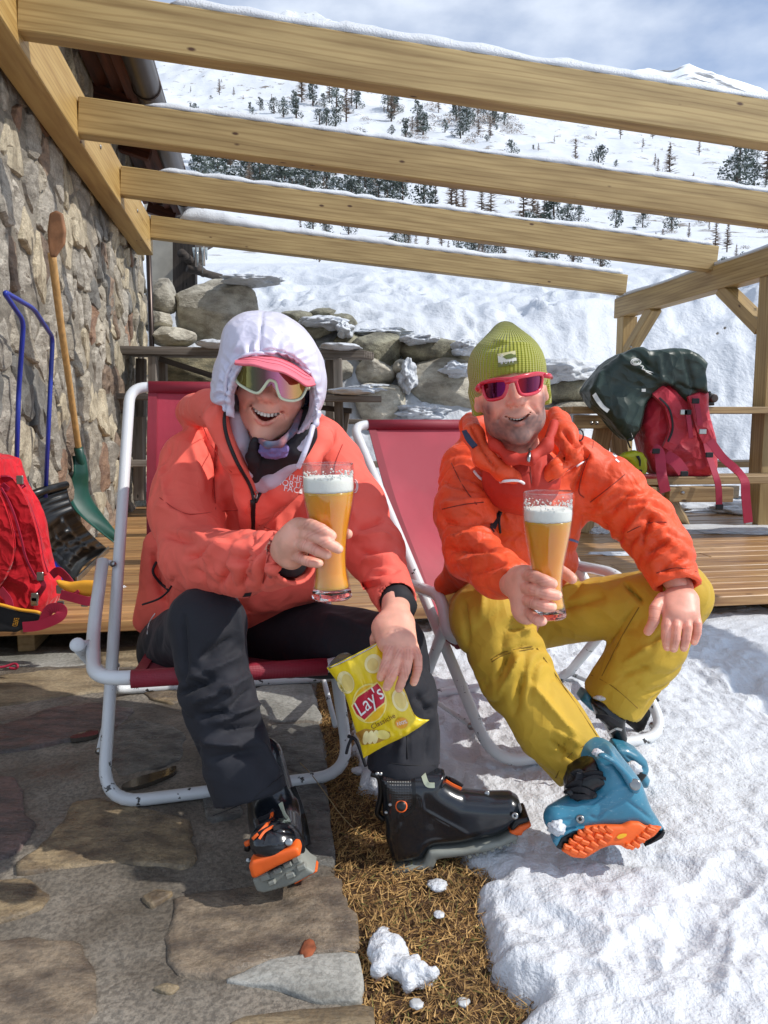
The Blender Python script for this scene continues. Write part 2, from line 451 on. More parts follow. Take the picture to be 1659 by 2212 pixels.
# ------------------------------------------------------------------ materials
def lin(h):
    h = h.lstrip('#'); o = []
    for i in (0, 2, 4):
        c = int(h[i:i + 2], 16) / 255; o.append(c / 12.92 if c < .04045 else ((c + .055) / 1.055) ** 2.4)
    return tuple(o)
def mat(name, col, rough=0.6, var=0.12, vs=6.0, bump=0.0, bs=60.0, bd=0.002, metal=0.0, spec=0.5, coat=0.0, sheen=0.0, sss=0.0, sssr=(1, .3, .2), stretch=None, col2=None, mixr=(0.4, 0.65), rvar=0.0, vcol=False, trans=0.0, objrand=0.0, detail=5, alpha=1.0):
    m = bpy.data.materials.new(name); m.use_nodes = True; t = m.node_tree; b = t.nodes['Principled BSDF']
    if isinstance(col, str): col = lin(col)
    if isinstance(col2, str): col2 = lin(col2)
    b.inputs['Roughness'].default_value = rough; b.inputs['Metallic'].default_value = metal; b.inputs['Specular IOR Level'].default_value = spec
    b.inputs['Coat Weight'].default_value = coat; b.inputs['Sheen Weight'].default_value = sheen; b.inputs['Sheen Roughness'].default_value = .4
    b.inputs['Subsurface Weight'].default_value = sss; b.inputs['Subsurface Radius'].default_value = sssr; b.inputs['Subsurface Scale'].default_value = 0.02
    b.inputs['Transmission Weight'].default_value = trans; b.inputs['Alpha'].default_value = alpha
    tc = _n(t, 'ShaderNodeTexCoord'); src = tc.outputs['Object']
    mp = _n(t, 'ShaderNodeMapping'); t.links.new(src, mp.inputs[0]); src2 = mp.outputs[0]
    if stretch: mp.inputs['Scale'].default_value = stretch
    if objrand:
        oi = _n(t, 'ShaderNodeObjectInfo'); cm = _n(t, 'ShaderNodeMath', operation='MULTIPLY'); cm.inputs[1].default_value = 37.0
        t.links.new(oi.outputs['Random'], cm.inputs[0]); cb = _n(t, 'ShaderNodeCombineXYZ')
        for i in range(3): t.links.new(cm.outputs[0], cb.inputs[i])
        t.links.new(cb.outputs[0], mp.inputs['Location'])
    n1 = _n(t, 'ShaderNodeTexNoise'); n1.inputs['Scale'].default_value = vs; n1.inputs['Detail'].default_value = detail; t.links.new(src2, n1.inputs[0])
    r = _n(t, 'ShaderNodeValToRGB'); t.links.new(n1.outputs[0], r.inputs[0]); e = r.color_ramp.elements
    c2 = col2 if col2 is not None else tuple(c * (1 - var) for c in col); c1 = col if col2 is not None else tuple(min(1, c * (1 + var)) for c in col)
    e[0].position, e[1].position = mixr; e[0].color = (*c2, 1); e[1].color = (*c1, 1); out = r.outputs[0]
    if objrand:
        hv = _n(t, 'ShaderNodeHueSaturation'); mr = _n(t, 'ShaderNodeMapRange'); mr.inputs[3].default_value = 1 - objrand; mr.inputs[4].default_value = 1 + objrand
        t.links.new(oi.outputs['Random'], mr.inputs[0]); t.links.new(mr.outputs[0], hv.inputs['Value']); t.links.new(out, hv.inputs['Color']); out = hv.outputs[0]
    if vcol:
        at = _n(t, 'ShaderNodeAttribute'); at.attribute_name = 'Col'; mm = _n(t, 'ShaderNodeMix', data_type='RGBA', blend_type='MULTIPLY'); mm.inputs[0].default_value = 1
        t.links.new(out, mm.inputs[6]); t.links.new(at.outputs['Color'], mm.inputs[7]); out = mm.outputs[2]
    t.links.new(out, b.inputs['Base Color'])
    if rvar:
        mr = _n(t, 'ShaderNodeMapRange'); mr.inputs[3].default_value = max(0.02, rough - rvar); mr.inputs[4].default_value = rough + rvar; mr.inputs[1].default_value = .35; mr.inputs[2].default_value = .65
        n3 = _n(t, 'ShaderNodeTexNoise'); n3.inputs['Scale'].default_value = vs * 2.3; n3.inputs['Detail'].default_value = 4; t.links.new(src2, n3.inputs[0])
        t.links.new(n3.outputs[0], mr.inputs[0]); t.links.new(mr.outputs[0], b.inputs['Roughness'])
    if bump:
        n2 = _n(t, 'ShaderNodeTexNoise'); n2.inputs['Scale'].default_value = bs; n2.inputs['Detail'].default_value = 6; n2.inputs['Roughness'].default_value = 0.6; t.links.new(src2, n2.inputs[0])
        bp = _n(t, 'ShaderNodeBump'); bp.inputs['Strength'].default_value = bump; bp.inputs['Distance'].default_value = bd
        t.links.new(n2.outputs[0], bp.inputs['Height']); t.links.new(bp.outputs[0], b.inputs['Normal'])
    m['b'] = 1
    return m
def P_(m): return m.node_tree.nodes['Principled BSDF']
def relink_bump(m, height_socket, strength, dist):
    t = m.node_tree; bp = _n(t, 'ShaderNodeBump'); bp.inputs['Strength'].default_value = strength; bp.inputs['Distance'].default_value = dist
    t.links.new(height_socket, bp.inputs['Height']); b = P_(m)
    if b.inputs['Normal'].links:
        t.links.new(b.inputs['Normal'].links[0].from_socket, bp.inputs['Normal'])
    t.links.new(bp.outputs[0], b.inputs['Normal'])
def wood(name, light, dark, knot, rough=0.55, scale=1.0, objrand=0.08, wet=0.0, ring=1.0):
    """grain runs along local X, wavy growth lines, knots"""
    m = mat(name, light, rough, objrand=objrand, stretch=(0.9 * scale, 12 * scale, 12 * scale), vs=2.0, col2=dark, mixr=(0.3, 0.62), bump=0.35, bs=14, bd=0.0015, detail=6)
    t = m.node_tree; b = P_(m)
    base = b.inputs['Base Color'].links[0].from_socket
    mp = [n for n in t.nodes if n.type == 'MAPPING'][0]
    tc = [n for n in t.nodes if n.type == 'TEX_COORD'][0]
    # growth lines
    mp2 = _n(t, 'ShaderNodeMapping'); mp2.inputs['Scale'].default_value = (0.55 * scale, 5 * scale, 5 * scale); t.links.new(tc.outputs['Object'], mp2.inputs[0])
    if mp.inputs['Location'].links: t.links.new(mp.inputs['Location'].links[0].from_socket, mp2.inputs['Location'])
    w = _n(t, 'ShaderNodeTexWave'); w.wave_type = 'BANDS'; w.bands_direction = 'Z'; w.inputs['Scale'].default_value = 2.1 * ring; w.inputs['Distortion'].default_value = 11; w.inputs['Detail'].default_value = 3.0; w.inputs['Detail Scale'].default_value = 0.5
    t.links.new(mp2.outputs[0], w.inputs[0]); rr = _n(t, 'ShaderNodeValToRGB'); rr.color_ramp.elements[0].position = .0; rr.color_ramp.elements[0].color = (0.62, 0.53, 0.43, 1); rr.color_ramp.elements[1].position = .35; rr.color_ramp.elements[1].color = (1, 1, 1, 1)
    t.links.new(w.outputs[0], rr.inputs[0]); m1 = _n(t, 'ShaderNodeMix', data_type='RGBA', blend_type='MULTIPLY'); m1.inputs[0].default_value = 0.5; t.links.new(base, m1.inputs[6]); t.links.new(rr.outputs[0], m1.inputs[7])
    # knots
    mp3 = _n(t, 'ShaderNodeMapping'); mp3.inputs['Scale'].default_value = (3.9 * scale, 9 * scale, 9 * scale); t.links.new(tc.outputs['Object'], mp3.inputs[0])
    if mp.inputs['Location'].links: t.links.new(mp.inputs['Location'].links[0].from_socket, mp3.inputs['Location'])
    vo = _n(t, 'ShaderNodeTexVoronoi'); vo.inputs['Scale'].default_value = 1.0; t.links.new(mp3.outputs[0], vo.inputs[0])
    kr = _n(t, 'ShaderNodeValToRGB'); kr.color_ramp.elements[0].position = 0.05; kr.color_ramp.elements[0].color = (1, 1, 1, 1); kr.color_ramp.elements[1].position = 0.10; kr.color_ramp.elements[1].color = (0, 0, 0, 1)
    t.links.new(vo.outputs['Distance'], kr.inputs[0]); m2 = _n(t, 'ShaderNodeMix', data_type='RGBA'); t.links.new(kr.outputs[0], m2.inputs[0]); t.links.new(m1.outputs[2], m2.inputs[6]); m2.inputs[7].default_value = (*lin(knot), 1)
    t.links.new(m2.outputs[2], b.inputs['Base Color'])
    return m

def crumple(m, scale, st, d, warp=.12, seedloc=0.0):
    """creases of folded cloth: warped cell edges as relief"""
    t = m.node_tree; tc = [n for n in t.nodes if n.type == 'TEX_COORD'][0]
    nz = _n(t, 'ShaderNodeTexNoise'); nz.inputs['Scale'].default_value = scale * .7; nz.inputs['Detail'].default_value = 2; t.links.new(tc.outputs['Object'], nz.inputs[0])
    vm = _n(t, 'ShaderNodeVectorMath', operation='MULTIPLY_ADD'); vm.inputs[1].default_value = (warp * 2, warp * 2, warp * 2); t.links.new(nz.outputs['Color'], vm.inputs[0]); t.links.new(tc.outputs['Object'], vm.inputs[2])
    vo = _n(t, 'ShaderNodeTexVoronoi'); vo.feature = 'F1'; vo.inputs['Scale'].default_value = scale; t.links.new(vm.outputs[0], vo.inputs[0])
    v2 = _n(t, 'ShaderNodeTexVoronoi'); v2.feature = 'F1'; v2.inputs['Scale'].default_value = scale * 2.3; t.links.new(vm.outputs[0], v2.inputs[0])
    ad = _n(t, 'ShaderNodeMath', operation='MULTIPLY_ADD'); ad.inputs[1].default_value = .45; t.links.new(v2.outputs['Distance'], ad.inputs[0]); t.links.new(vo.outputs['Distance'], ad.inputs[2])
    relink_bump(m, ad.outputs[0], st, d)
    return m

def limb_folds(V, N, A, B, rad, freq, amp, seed=0, skew=0.6):
    """bunched cloth across a limb from A to B"""
    A = np.asarray(A); B = np.asarray(B); ab = B - A; L = np.linalg.norm(ab); ab = ab / L; q = V - A; t = q @ ab; r = np.linalg.norm(q - t[:, None] * ab, axis=1)
    w = np.clip((rad * 1.35 - r) / (rad * .3), 0, 1) * np.clip((t + .03) / .05, 0, 1) * np.clip((L + .03 - t) / .05, 0, 1)
    s_ = np.cross(ab, [0, -1.0, 0]); s_ /= np.linalg.norm(s_) + 1e-9; ph = t * freq + (q @ s_) * freq * skew + 1.3 * vnoise(V * 8 + seed, seed) + .5 * vnoise(V * 19, seed + 1)
    d = np.abs(np.sin(math.pi * ph)) ** .8 - .62; m = np.clip(.45 + 1.3 * vnoise(V * 5 + 3.3, seed + 2), 0, 1)
    return V + N * (amp * d * m * w)[:, None]
# ------------------------------------------------------------------ shared materials
def stone_mat(name, a, b_, rough=0.75, stretch=(3, 3, 9), bump=0.8, bs=9, bd=0.012, objrand=0.22, spk='#3a3834', rvar=0.0, vs=2.2, spkamt=0.35):
    m = mat(name, a, rough, col2=b_, stretch=stretch, vs=vs, mixr=(0.36, 0.62), bump=bump, bs=bs, bd=bd, objrand=objrand, detail=8, rvar=rvar)
    t = m.node_tree; b = P_(m); base = b.inputs['Base Color'].links[0].from_socket
    tc = [n for n in t.nodes if n.type == 'TEX_COORD'][0]
    n = _n(t, 'ShaderNodeTexNoise'); n.inputs['Scale'].default_value = 85; n.inputs['Detail'].default_value = 4; n.inputs['Roughness'].default_value = .7; t.links.new(tc.outputs['Object'], n.inputs[0])
    r = _n(t, 'ShaderNodeValToRGB'); r.color_ramp.elements[0].position = .42; r.color_ramp.elements[1].position = .56; r.color_ramp.elements[0].color = (1, 1, 1, 1); r.color_ramp.elements[1].color = (0, 0, 0, 1)
    t.links.new(n.outputs[0], r.inputs[0]); mu = _n(t, 'ShaderNodeMath', operation='MULTIPLY'); mu.inputs[1].default_value = spkamt; t.links.new(r.outputs[0], mu.inputs[0])
    mm = _n(t, 'ShaderNodeMix', data_type='RGBA'); t.links.new(mu.outputs[0], mm.inputs[0]); t.links.new(base, mm.inputs[6]); mm.inputs[7].default_value = (*lin(spk), 1); t.links.new(mm.outputs[2], b.inputs['Base Color'])
    relink_bump(m, n.outputs[0], 0.5, 0.004)
    return m
ST1 = stone_mat('gneiss_grey', '#b3ac9f', '#857e73')
ST2 = stone_mat('gneiss_tan', '#b3aa99', '#8a8172')
ST3 = stone_mat('gneiss_brown', '#9a8470', '#6e5c4e')
ST4 = stone_mat('gneiss_dark', '#8a8780', '#5d5b57', stretch=(6, 3, 2))
ST5 = stone_mat('gneiss_cream', '#c0b49b', '#968a74', stretch=(2, 8, 3))
ST6 = stone_mat('gneiss_rust', '#a08068', '#7d6150')
MORTAR = stone_mat('mortar', '#a29a8c', '#7f776b', bump=1.0, bs=30, bd=0.01, objrand=0)
PAVE_M = stone_mat('cement_joint', '#8e867a', '#5a5247', rough=0.6, stretch=(1, 1, 1), bump=0.9, bs=38, bd=0.009, objrand=0, rvar=0.25, vs=3.2, spk='#2c2a28', spkamt=0.45)
BOULD = stone_mat('boulder_grey', '#c2bdae', '#918b7e', stretch=(2.5, 2.5, 5), bs=7, bd=0.03, spkamt=.18)
BOULD2 = stone_mat('boulder_mossy', '#9d9a84', '#6a675a', stretch=(2.5, 2.5, 3), bs=8, bd=0.03)
SNOW = mat('snow', (0.66, 0.685, 0.72), 0.45, var=0.03, vs=3, bump=0.6, bs=45, bd=0.006, spec=0.35)
def _snow_fine(m, s, st, d):
    t = m.node_tree; tc = [n for n in t.nodes if n.type == 'TEX_COORD'][0]; n = _n(t, 'ShaderNodeTexNoise'); n.inputs['Scale'].default_value = s; n.inputs['Detail'].default_value = 5; t.links.new(tc.outputs['Object'], n.inputs[0]); relink_bump(m, n.outputs[0], st, d)
_snow_fine(SNOW, 130, 0.9, 0.006)
SNOWB = mat('bank_snow', (0.57, 0.605, 0.655), 0.5, var=0.03, vs=1.5, bump=0.7, bs=5, bd=0.05, spec=0.3); _snow_fine(SNOWB, 22, 0.5, 0.02)
SNOWD = mat('icy_snow', (0.60, 0.62, 0.63), 0.35, col2=(0.42, 0.43, 0.43), vs=9, bump=0.6, bs=60, bd=0.005)
BEAM = wood('pergola_wood', '#b39a68', '#92794c', '#4e3018')
BEAM2 = wood('pergola_wood_bright', '#c2a264', '#a98548', '#5a3513')
DECKW = wood('deck_wood', '#b8905f', '#80593a', '#4a2c16', rough=0.38, objrand=0.16)
OLDW = wood('weathered_wood', '#857d75', '#544d46', '#2b2725', rough=0.8, objrand=0.15)
TABW = wood('table_wood', '#a68c63', '#7f6846', '#3f2a16', objrand=0.12)
SOFF = wood('soffit_wood', '#5e2f1b', '#2c1510', '#180a06', objrand=0.3, rough=0.7)
HANDLE = mat('handle_wood', '#c49a62', 0.5, var=.15, stretch=(20, 20, 2), vs=3, bump=.15, bs=20)
METALG = mat('gutter_metal', '#4a403c', 0.35, metal=0.7, var=.1)
STEEL = mat('steel', '#a5a5a3', 0.3, metal=1.0)
PLASTW = mat('white_plaster', '#bdb8ac', 0.85, var=.1, bump=.4, bs=20)
BLACKP = mat('black_plastic', '#0c0d0f', 0.32, var=.3, vs=9, bump=.12, bs=40)

# ------------------------------------------------------------------ slabs: a closed stone whose face is an outline with domed, broken relief
def slab(name, B, n, thick, dome, rough_amp, m, parent, seed, ringsc=(1.0, .97, .86, .66, .4, .16), deep=0.03, edge=0.0, tiltv=None, nf=9.0, smooth=True):
    B = np.asarray(B, float); n = np.asarray(n, float); c = B.mean(0); N = len(B); V = []; F = []
    hs = [-deep] + [0.55 * thick] + [thick + dome * (1 - (r / .97) ** 2) for r in ringsc[2:]]
    for r, h in zip(ringsc, hs):
        q = c + (B - c) * r
        hh = h * np.ones(N)
        if h > 0: hh = hh + rough_amp * fbm(q * nf + seed * 7.7, 3, seed) + rough_amp * .6 * np.sign(vnoise(q * nf * .6 + seed, seed + 5)) * .5
        if tiltv is not None and h > 0: hh = hh + (q - c) @ tiltv
        V.extend(q + n * hh[:, None])
    k = len(ringsc)
    V.append(c + n * (thick + dome))
    for i in range(k - 1):
        for j in range(N): F.append((i * N + j, i * N + (j + 1) % N, (i + 1) * N + (j + 1) % N, (i + 1) * N + j))
    for j in range(N): F.append(((k - 1) * N + j, (k - 1) * N + (j + 1) % N, k * N))
    me = mesh_data(name, np.array(V), F, m)
    a = V[1] - V[0]; sm = np.ones(len(me.polygons), bool) if smooth else np.zeros(len(me.polygons), bool)
    me.polygons.foreach_set('use_smooth', sm)
    return link(name, me, parent, origin=c)
def chaikin(p, it=1, q=.22):
    p = np.asarray(p, float)
    for _ in range(it):
        nx = np.roll(p, -1, 0); p = np.stack([p * (1 - q) + nx * q, p * q + nx * (1 - q)], 1).reshape(-1, p.shape[1])
    return p
def densify(p, step):
    p = np.asarray(p, float); out = []
    for i in range(len(p)):
        a, b = p[i], p[(i + 1) % len(p)]; k = max(1, int(np.linalg.norm(b - a) / step))
        for j in range(k): out.append(a + (b - a) * j / k)
    return np.array(out)

# ------------------------------------------------------------------ pavement of mortared flagstones
def grid_obj(name, xs, ys, zf, m, parent=None, kind=None, smooth=True):
    X, Y = np.meshgrid(xs, ys); Z = zf(X.ravel(), Y.ravel()); V = np.stack([X.ravel(), Y.ravel(), Z], 1)
    nx, ny = len(xs), len(ys); i = np.arange(ny - 1)[:, None] * nx + np.arange(nx - 1)[None]; F = np.stack([i, i + 1, i + nx + 1, i + nx], -1).reshape(-1, 4)
    return add(name, V, F, m, parent, smooth, origin=(0, 0, 0), kind=kind)
edge_px = [(640, 1385), (690, 1470), (712, 1640), (722, 1750), (730, 1880), (752, 2010), (780, 2120), (806, 2212), (860, 2420)]
edge_w = np.array([G(x, y, 0)[:2] for x, y in edge_px])
edge_w = np.vstack([[edge_w[0][0] - .04, 3.6], edge_w, [edge_w[-1][0] + .02, -0.6]])
def edge_x(y): 
    o = np.argsort(edge_w[:, 1]); return np.interp(y, edge_w[o, 1], edge_w[o, 0])
ground = grid_obj('ground', np.linspace(-30, 30, 16), np.linspace(-30, 40, 16), lambda x, y: np.full(len(x), -0.16), SNOWB, kind='structure')
# pavement: rows follow the crooked right edge
ys = np.concatenate([np.linspace(-0.6, 0.9, 24), np.linspace(0.92, 3.6, 150)]); ss = np.linspace(0, 1, 150) ** .9
X = np.array([[-3.4 + (edge_x(y) + 0.012 * math.sin(y * 9) + .3 * 0 + 3.4) * s for s in ss] for y in ys]); Y = np.repeat(ys[:, None], len(ss), 1)
Pp = np.stack([X.ravel(), Y.ravel(), np.zeros(X.size)], 1)
Z = 0.006 * fbm(Pp * 3, 3, 2) + 0.0045 * fbm(Pp * 22, 3, 4)
Z = Z.reshape(X.shape); Z[:, -1] -= 0.07; Z[:, -2] -= 0.006
nx = len(ss); i = np.arange(len(ys) - 1)[:, None] * nx + np.arange(nx - 1)[None]
pavement = add('pavement', np.stack([X.ravel(), Y.ravel(), Z.ravel()], 1), np.stack([i, i + 1, i + nx + 1, i + nx], -1).reshape(-1, 4), PAVE_M, smooth=True, origin=(0, 0, 0), kind='structure')
def fz(x, y): return (x * .4688, 1339.3 + y * .4688)
FS = dict(
    fl_tan=stone_mat('flag_tan', '#a08f72', '#6f604a', stretch=(2, 7, 3), bump=.9, bs=14, bd=.007, rough=.6, rvar=.2, objrand=.05),
    fl_brown=stone_mat('flag_brown', '#8b7c69', '#5b5045', stretch=(2.5, 4, 3), bump=1, bs=16, bd=.007, rough=.52, rvar=.25, objrand=.05, vs=4.5),
    fl_red=stone_mat('flag_red', '#75605a', '#4c4744', stretch=(2, 6, 3), bump=1, bs=12, bd=.007, rough=.5, rvar=.25, objrand=.05, vs=4.5),
    fl_slate=stone_mat('flag_slate', '#75736c', '#4b4946', stretch=(2.5, 4.5, 3), bump=1, bs=16, bd=.008, rough=.5, rvar=.25, objrand=.05, vs=4.5),
    fl_gold=stone_mat('flag_gold', '#9a8769', '#625443', stretch=(2.5, 4.5, 3), bump=1, bs=16, bd=.007, rough=.5, rvar=.25, objrand=.05, vs=4.5),
    fl_pale=stone_mat('flag_pale', '#a3a29b', '#77766f', stretch=(2, 3, 3), bump=.9, bs=16, bd=.006, rough=.65, rvar=.15, objrand=.05))
flags = [
 ('fl_tan', [(-160, 330), (40, 262), (200, 236), (430, 228), (600, 240), (640, 290), (480, 330), (300, 352), (120, 385), (-160, 420)]),
 ('fl_pale', [(-160, 140), (150, 128), (420, 126), (440, 190), (330, 214), (0, 220), (-160, 228)]), ('fl_tan', [(470, 140), (640, 128), (900, 132), (1000, 200), (640, 216), (480, 208)]),
 ('fl_red', [(-160, 520), (40, 480), (200, 420), (420, 392), (560, 402), (615, 440), (520, 505), (440, 540), (300, 560), (100, 600), (-160, 630)]),
 ('fl_slate', [(530, 500), (650, 470), (800, 492), (842, 525), (830, 640), (700, 690), (560, 718), (505, 640)]),
 ('fl_gold', [(660, 338), (790, 330), (880, 350), (800, 392), (700, 372)]),
 ('fl_pale', [(1190, 310), (1430, 298), (1468, 455), (1250, 468), (1120, 400)]), ('fl_slate', [(1240, 490), (1465, 478), (1500, 680), (1400, 712), (1330, 690), (1180, 560)]),
 ('fl_gold', [(350, 855), (480, 838), (740, 900), (850, 940), (895, 1050), (820, 1128), (560, 1118), (300, 1138), (120, 1160), (112, 1130), (240, 1020), (320, 930)]),
 ('fl_red', [(-200, 690), (60, 742), (98, 800), (105, 900), (162, 940), (145, 995), (80, 1060), (-200, 1120)]),
 ('fl_gold', [(-200, 1225), (0, 1212), (130, 1200), (225, 1275), (188, 1330), (80, 1372), (-200, 1440)]),
 ('fl_brown', [(-260, 1480), (0, 1495), (150, 1472), (368, 1502), (402, 1620), (418, 1780), (375, 1860), (-260, 1960)]),
 ('fl_brown', [(772, 1385), (845, 1292), (1150, 1240), (1560, 1180), (1610, 1400), (1640, 1520), (1300, 1552), (1000, 1655), (850, 1638), (792, 1560)]),
 ('fl_pale', [(1010, 1672), (1290, 1572), (1630, 1542), (1665, 1660), (1640, 1765), (1460, 1770), (1300, 1700)]),
 ('fl_tan', [(1050, 1880), (1150, 1832), (1500, 1806), (1680, 1790), (1740, 1960), (1100, 2080)]),
 ('fl_slate', [(1350, 782), (1500, 772), (1545, 1130), (1420, 1130), (1380, 960)]), ('fl_gold', [(652, 1292), (722, 1260), (802, 1272), (700, 1332)]),
 ('fl_tan', [(700, 1705), (762, 1682), (830, 1692), (790, 1732)]), ('fl_brown', [(480, 1930), (700, 1900), (960, 1960), (900, 2150), (420, 2200)]), ('fl_slate', [(930, 790), (1090, 800), (1120, 900), (960, 940)])]
for k, (mk, pz) in enumerate(flags):
    B = np.array([G(*fz(*q), 0.0) for q in pz]); B = chaikin(densify(B, .10), 1, .12); B = densify(B, .022)
    w = fbm(B * 11 + k * 3.1, 3, k); c = B.mean(0); dv = B - c; B = c + dv * (1.07 + 0.13 * w[:, None] + .05 * fbm(B * 38, 2, k)[:, None]); B[:, 2] = 0
    slab('flagstone', B, (0, 0, 1), 0.006, 0.004, 0.006, FS[mk], pavement, k + 1, ringsc=(1.0, .985, .93, .82, .68, .52, .36, .18), deep=.012, nf=12)
# puddles
WATER = mat('puddle_water', '#4a443c', 0.04, var=.1, spec=.6)
for k, pz in enumerate([[(545, 765), (640, 720), (760, 690), (815, 665), (812, 700), (700, 745), (600, 775)], [(320, 535), (400, 508), (455, 505), (450, 530), (330, 548)]]):
    B = np.array([G(*fz(*q), 0.0135) for q in pz]); B = chaikin(B, 2); c = B.mean(0)
    V = np.vstack([B, B - [0, 0, .012]]); N = len(B)
    o = add('puddle', V, [tuple(range(N))] + [(i, i + N, (i + 1) % N + N, (i + 1) % N) for i in range(N)], WATER, kind='structure')

# ------------------------------------------------------------------ strip of brown dead grass
SOIL = mat('soil', '#5e452e', 0.9, var=.35, vs=14, bump=1, bs=60, bd=.01)
snow_px = [(600, 1330), (742, 1480), (768, 1600), (778, 1690), (850, 1735), (960, 1822), (1046, 1888), (1012, 1918), (1062, 2000), (1074, 2090), (1150, 2160), (1110, 2222), (1060, 2420)]
sb = catmull([G(x, y, 0)[:2] for x, y in snow_px], 6); sb = np.vstack([sb, [sb[-1][0] + .0, -1.0]])
def snow_sd(x, y):
    """signed distance to the snow's edge, positive on the snow side (right)"""
    Q = np.stack([x, y], 1); best = np.full(len(x), 1e9); sg = np.ones(len(x))
    for i in range(len(sb) - 1):
        a, b = sb[i], sb[i + 1]; e = b - a; t = np.clip(((Q - a) @ e) / (e @ e), 0, 1); q = Q - a - t[:, None] * e; d = np.hypot(q[:, 0], q[:, 1])
        s_ = np.sign(e[0] * q[:, 1] - e[1] * q[:, 0]); m = d < best - 1e-9; best = np.where(m, d, best); sg = np.where(m, s_, sg)
    return best * sg
ys = np.linspace(-0.8, 3.6, 180); X = np.array([np.linspace(edge_x(y) - .03, edge_x(y) + 1.0, 60) for y in ys]); Y = np.repeat(ys[:, None], 60, 1)
Pp = np.stack([X.ravel(), Y.ravel(), np.zeros(X.size)], 1); Z = -0.022 + 0.014 * fbm(Pp * 7, 4, 8); i = np.arange(179)[:, None] * 60 + np.arange(59)[None]
soil = add('soil', np.stack([X.ravel(), Y.ravel(), Z], 1), np.stack([i, i + 1, i + 61, i + 60], -1).reshape(-1, 4), SOIL, smooth=True, origin=(0, 0, 0), kind='structure')
rg = np.random.RandomState(5); nb = 70000; by = 0.55 + (3.45 - .55) * rg.rand(nb) ** 1.35; bx = edge_x(by) - .01 + rg.rand(nb) * .85 * (0.35 + .65 * np.clip((by * -1 + 3) / 1.5, .3, 1)); sd = snow_sd(bx, by); k = sd < 0.03; bx, by = bx[k], by[k]; nb = len(bx)
zb = -0.022 + 0.014 * fbm(np.stack([bx, by, bx * 0], 1) * 7, 4, 8); L = .012 + .03 * rg.rand(nb); a = rg.rand(nb) * 6.283; el = rg.rand(nb) ** 2 * .9
d = np.stack([np.cos(a) * np.cos(el), np.sin(a) * np.cos(el), np.sin(el)], 1) * L[:, None]; sidev = np.stack([-np.sin(a), np.cos(a), rg.rand(nb) * .8], 1) * .0013
c = np.stack([bx, by, zb + .004 + .018 * rg.rand(nb)], 1); V = np.stack([c - d / 2 - sidev, c - d / 2 + sidev, c + d / 2 + [0, 0, .002]], 1).reshape(-1, 3)
GR = [mat('dry_grass_gold', '#c09a60', .8, var=.2), mat('dry_grass_brown', '#94703f', .85, var=.2), mat('dry_grass_dark', '#4c3420', .9, var=.2), mat('dry_grass_green', '#6d6a35', .85, var=.2)]
mi = rg.choice(4, nb, p=[.38, .36, .2, .06])
go = add('dead_grass', V, np.arange(nb * 3).reshape(-1, 3), GR, origin=(0, 0, 0), midx=mi, kind='stuff'); tag(go, 'matted brown dead grass between the flagstones and the snow', 'grass')

# ------------------------------------------------------------------ trodden snow
def snow_h(x, y):
    q = np.stack([x, y, x * 0], 1); sdv = snow_sd(x, y) + 0.035 * fbm(q * 9, 3, 21) + 0.015 * fbm(q * 34, 2, 22)
    body = 0.012 + 0.028 * fbm(q * 2.2, 2, 30) + 0.022 * np.abs(fbm(q * 7, 3, 31)) + 0.017 * np.abs(fbm(q * 17, 3, 32)) + .007 * np.abs(fbm(q * 46, 3, 33)) - .006 * ridged(q * 30, 2, 34) * np.clip(.3 + 2 * fbm(q * 3, 2, 35), 0, 1)
    # boot prints
    rr = np.random.RandomState(9)
    for _ in range(60):
        cx, cy = rr.uniform(.2, 2.6), rr.uniform(1.0, 3.4); an = rr.uniform(0, 3.1); u = (x - cx) * math.cos(an) + (y - cy) * math.sin(an); v = -(x - cx) * math.sin(an) + (y - cy) * math.cos(an)
        e = (u / .13) ** 4 + (v / .05) ** 4; body = body - .018 * np.exp(-e) + .005 * np.exp(-((e - 1.6) / .9) ** 2)
    edge = np.clip(sdv / .05, -1, 1); return np.where(sdv > 0, -0.02 + (body + .035) * np.clip(sdv / .045, 0, 1) ** .5, -0.02 + sdv * 1.2)
xs = np.concatenate([np.linspace(-0.35, 1.5, 300), np.linspace(1.51, 4.2, 120)]); ysn = np.concatenate([np.linspace(-.9, .8, 30), np.linspace(.81, 2.4, 250), np.linspace(2.41, 4.4, 150)])
snowo = grid_obj('trodden_snow', xs, ysn, snow_h, SNOW, kind='structure')
# crumbs and patches
def lump(name, c, r, m, seed, label=None, cat=None, parent=None, flat=.5, n=3, amp=.35, group=None, nf=2.5, kind=None):
    bm = bmesh.new(); bmesh.ops.create_icosphere(bm, subdivisions=n, radius=1.0); V = np.array([v.co[:] for v in bm.verts]); F = np.array([[v.index for v in f.verts] for f in bm.faces]); bm.free()
    w = fbm(V * nf + seed * 3.3, 3, seed); V = V * (1 + amp * w[:, None]); V = V * np.asarray(r) * [1, 1, flat]; o = add(name, V + c, F, m, parent, True, origin=c)
    if label: tag(o, label, cat, group)
    if kind: o['kind'] = kind
    return o
fp = Field(G(870, 2150, 0) - [.14, .04, .03], G(870, 2010, 0) + [.14, .04, .06], .0035)
for (x, y, rx, ry) in [(812, 2050, 20, 26), (835, 2040, 24, 22), (860, 2052, 24, 22), (830, 2075, 28, 24), (862, 2085, 26, 22), (885, 2095, 26, 18), (908, 2108, 22, 12), (930, 2112, 12, 9), (880, 2118, 16, 18), (815, 2098, 14, 12), (822, 2028, 12, 9), (895, 2080, 10, 10), (942, 2104, 6, 6)]: fp.ell(G(x, y, .004), (rx * .00078, ry * .0011, .011 + .0004 * rx), None, .012)
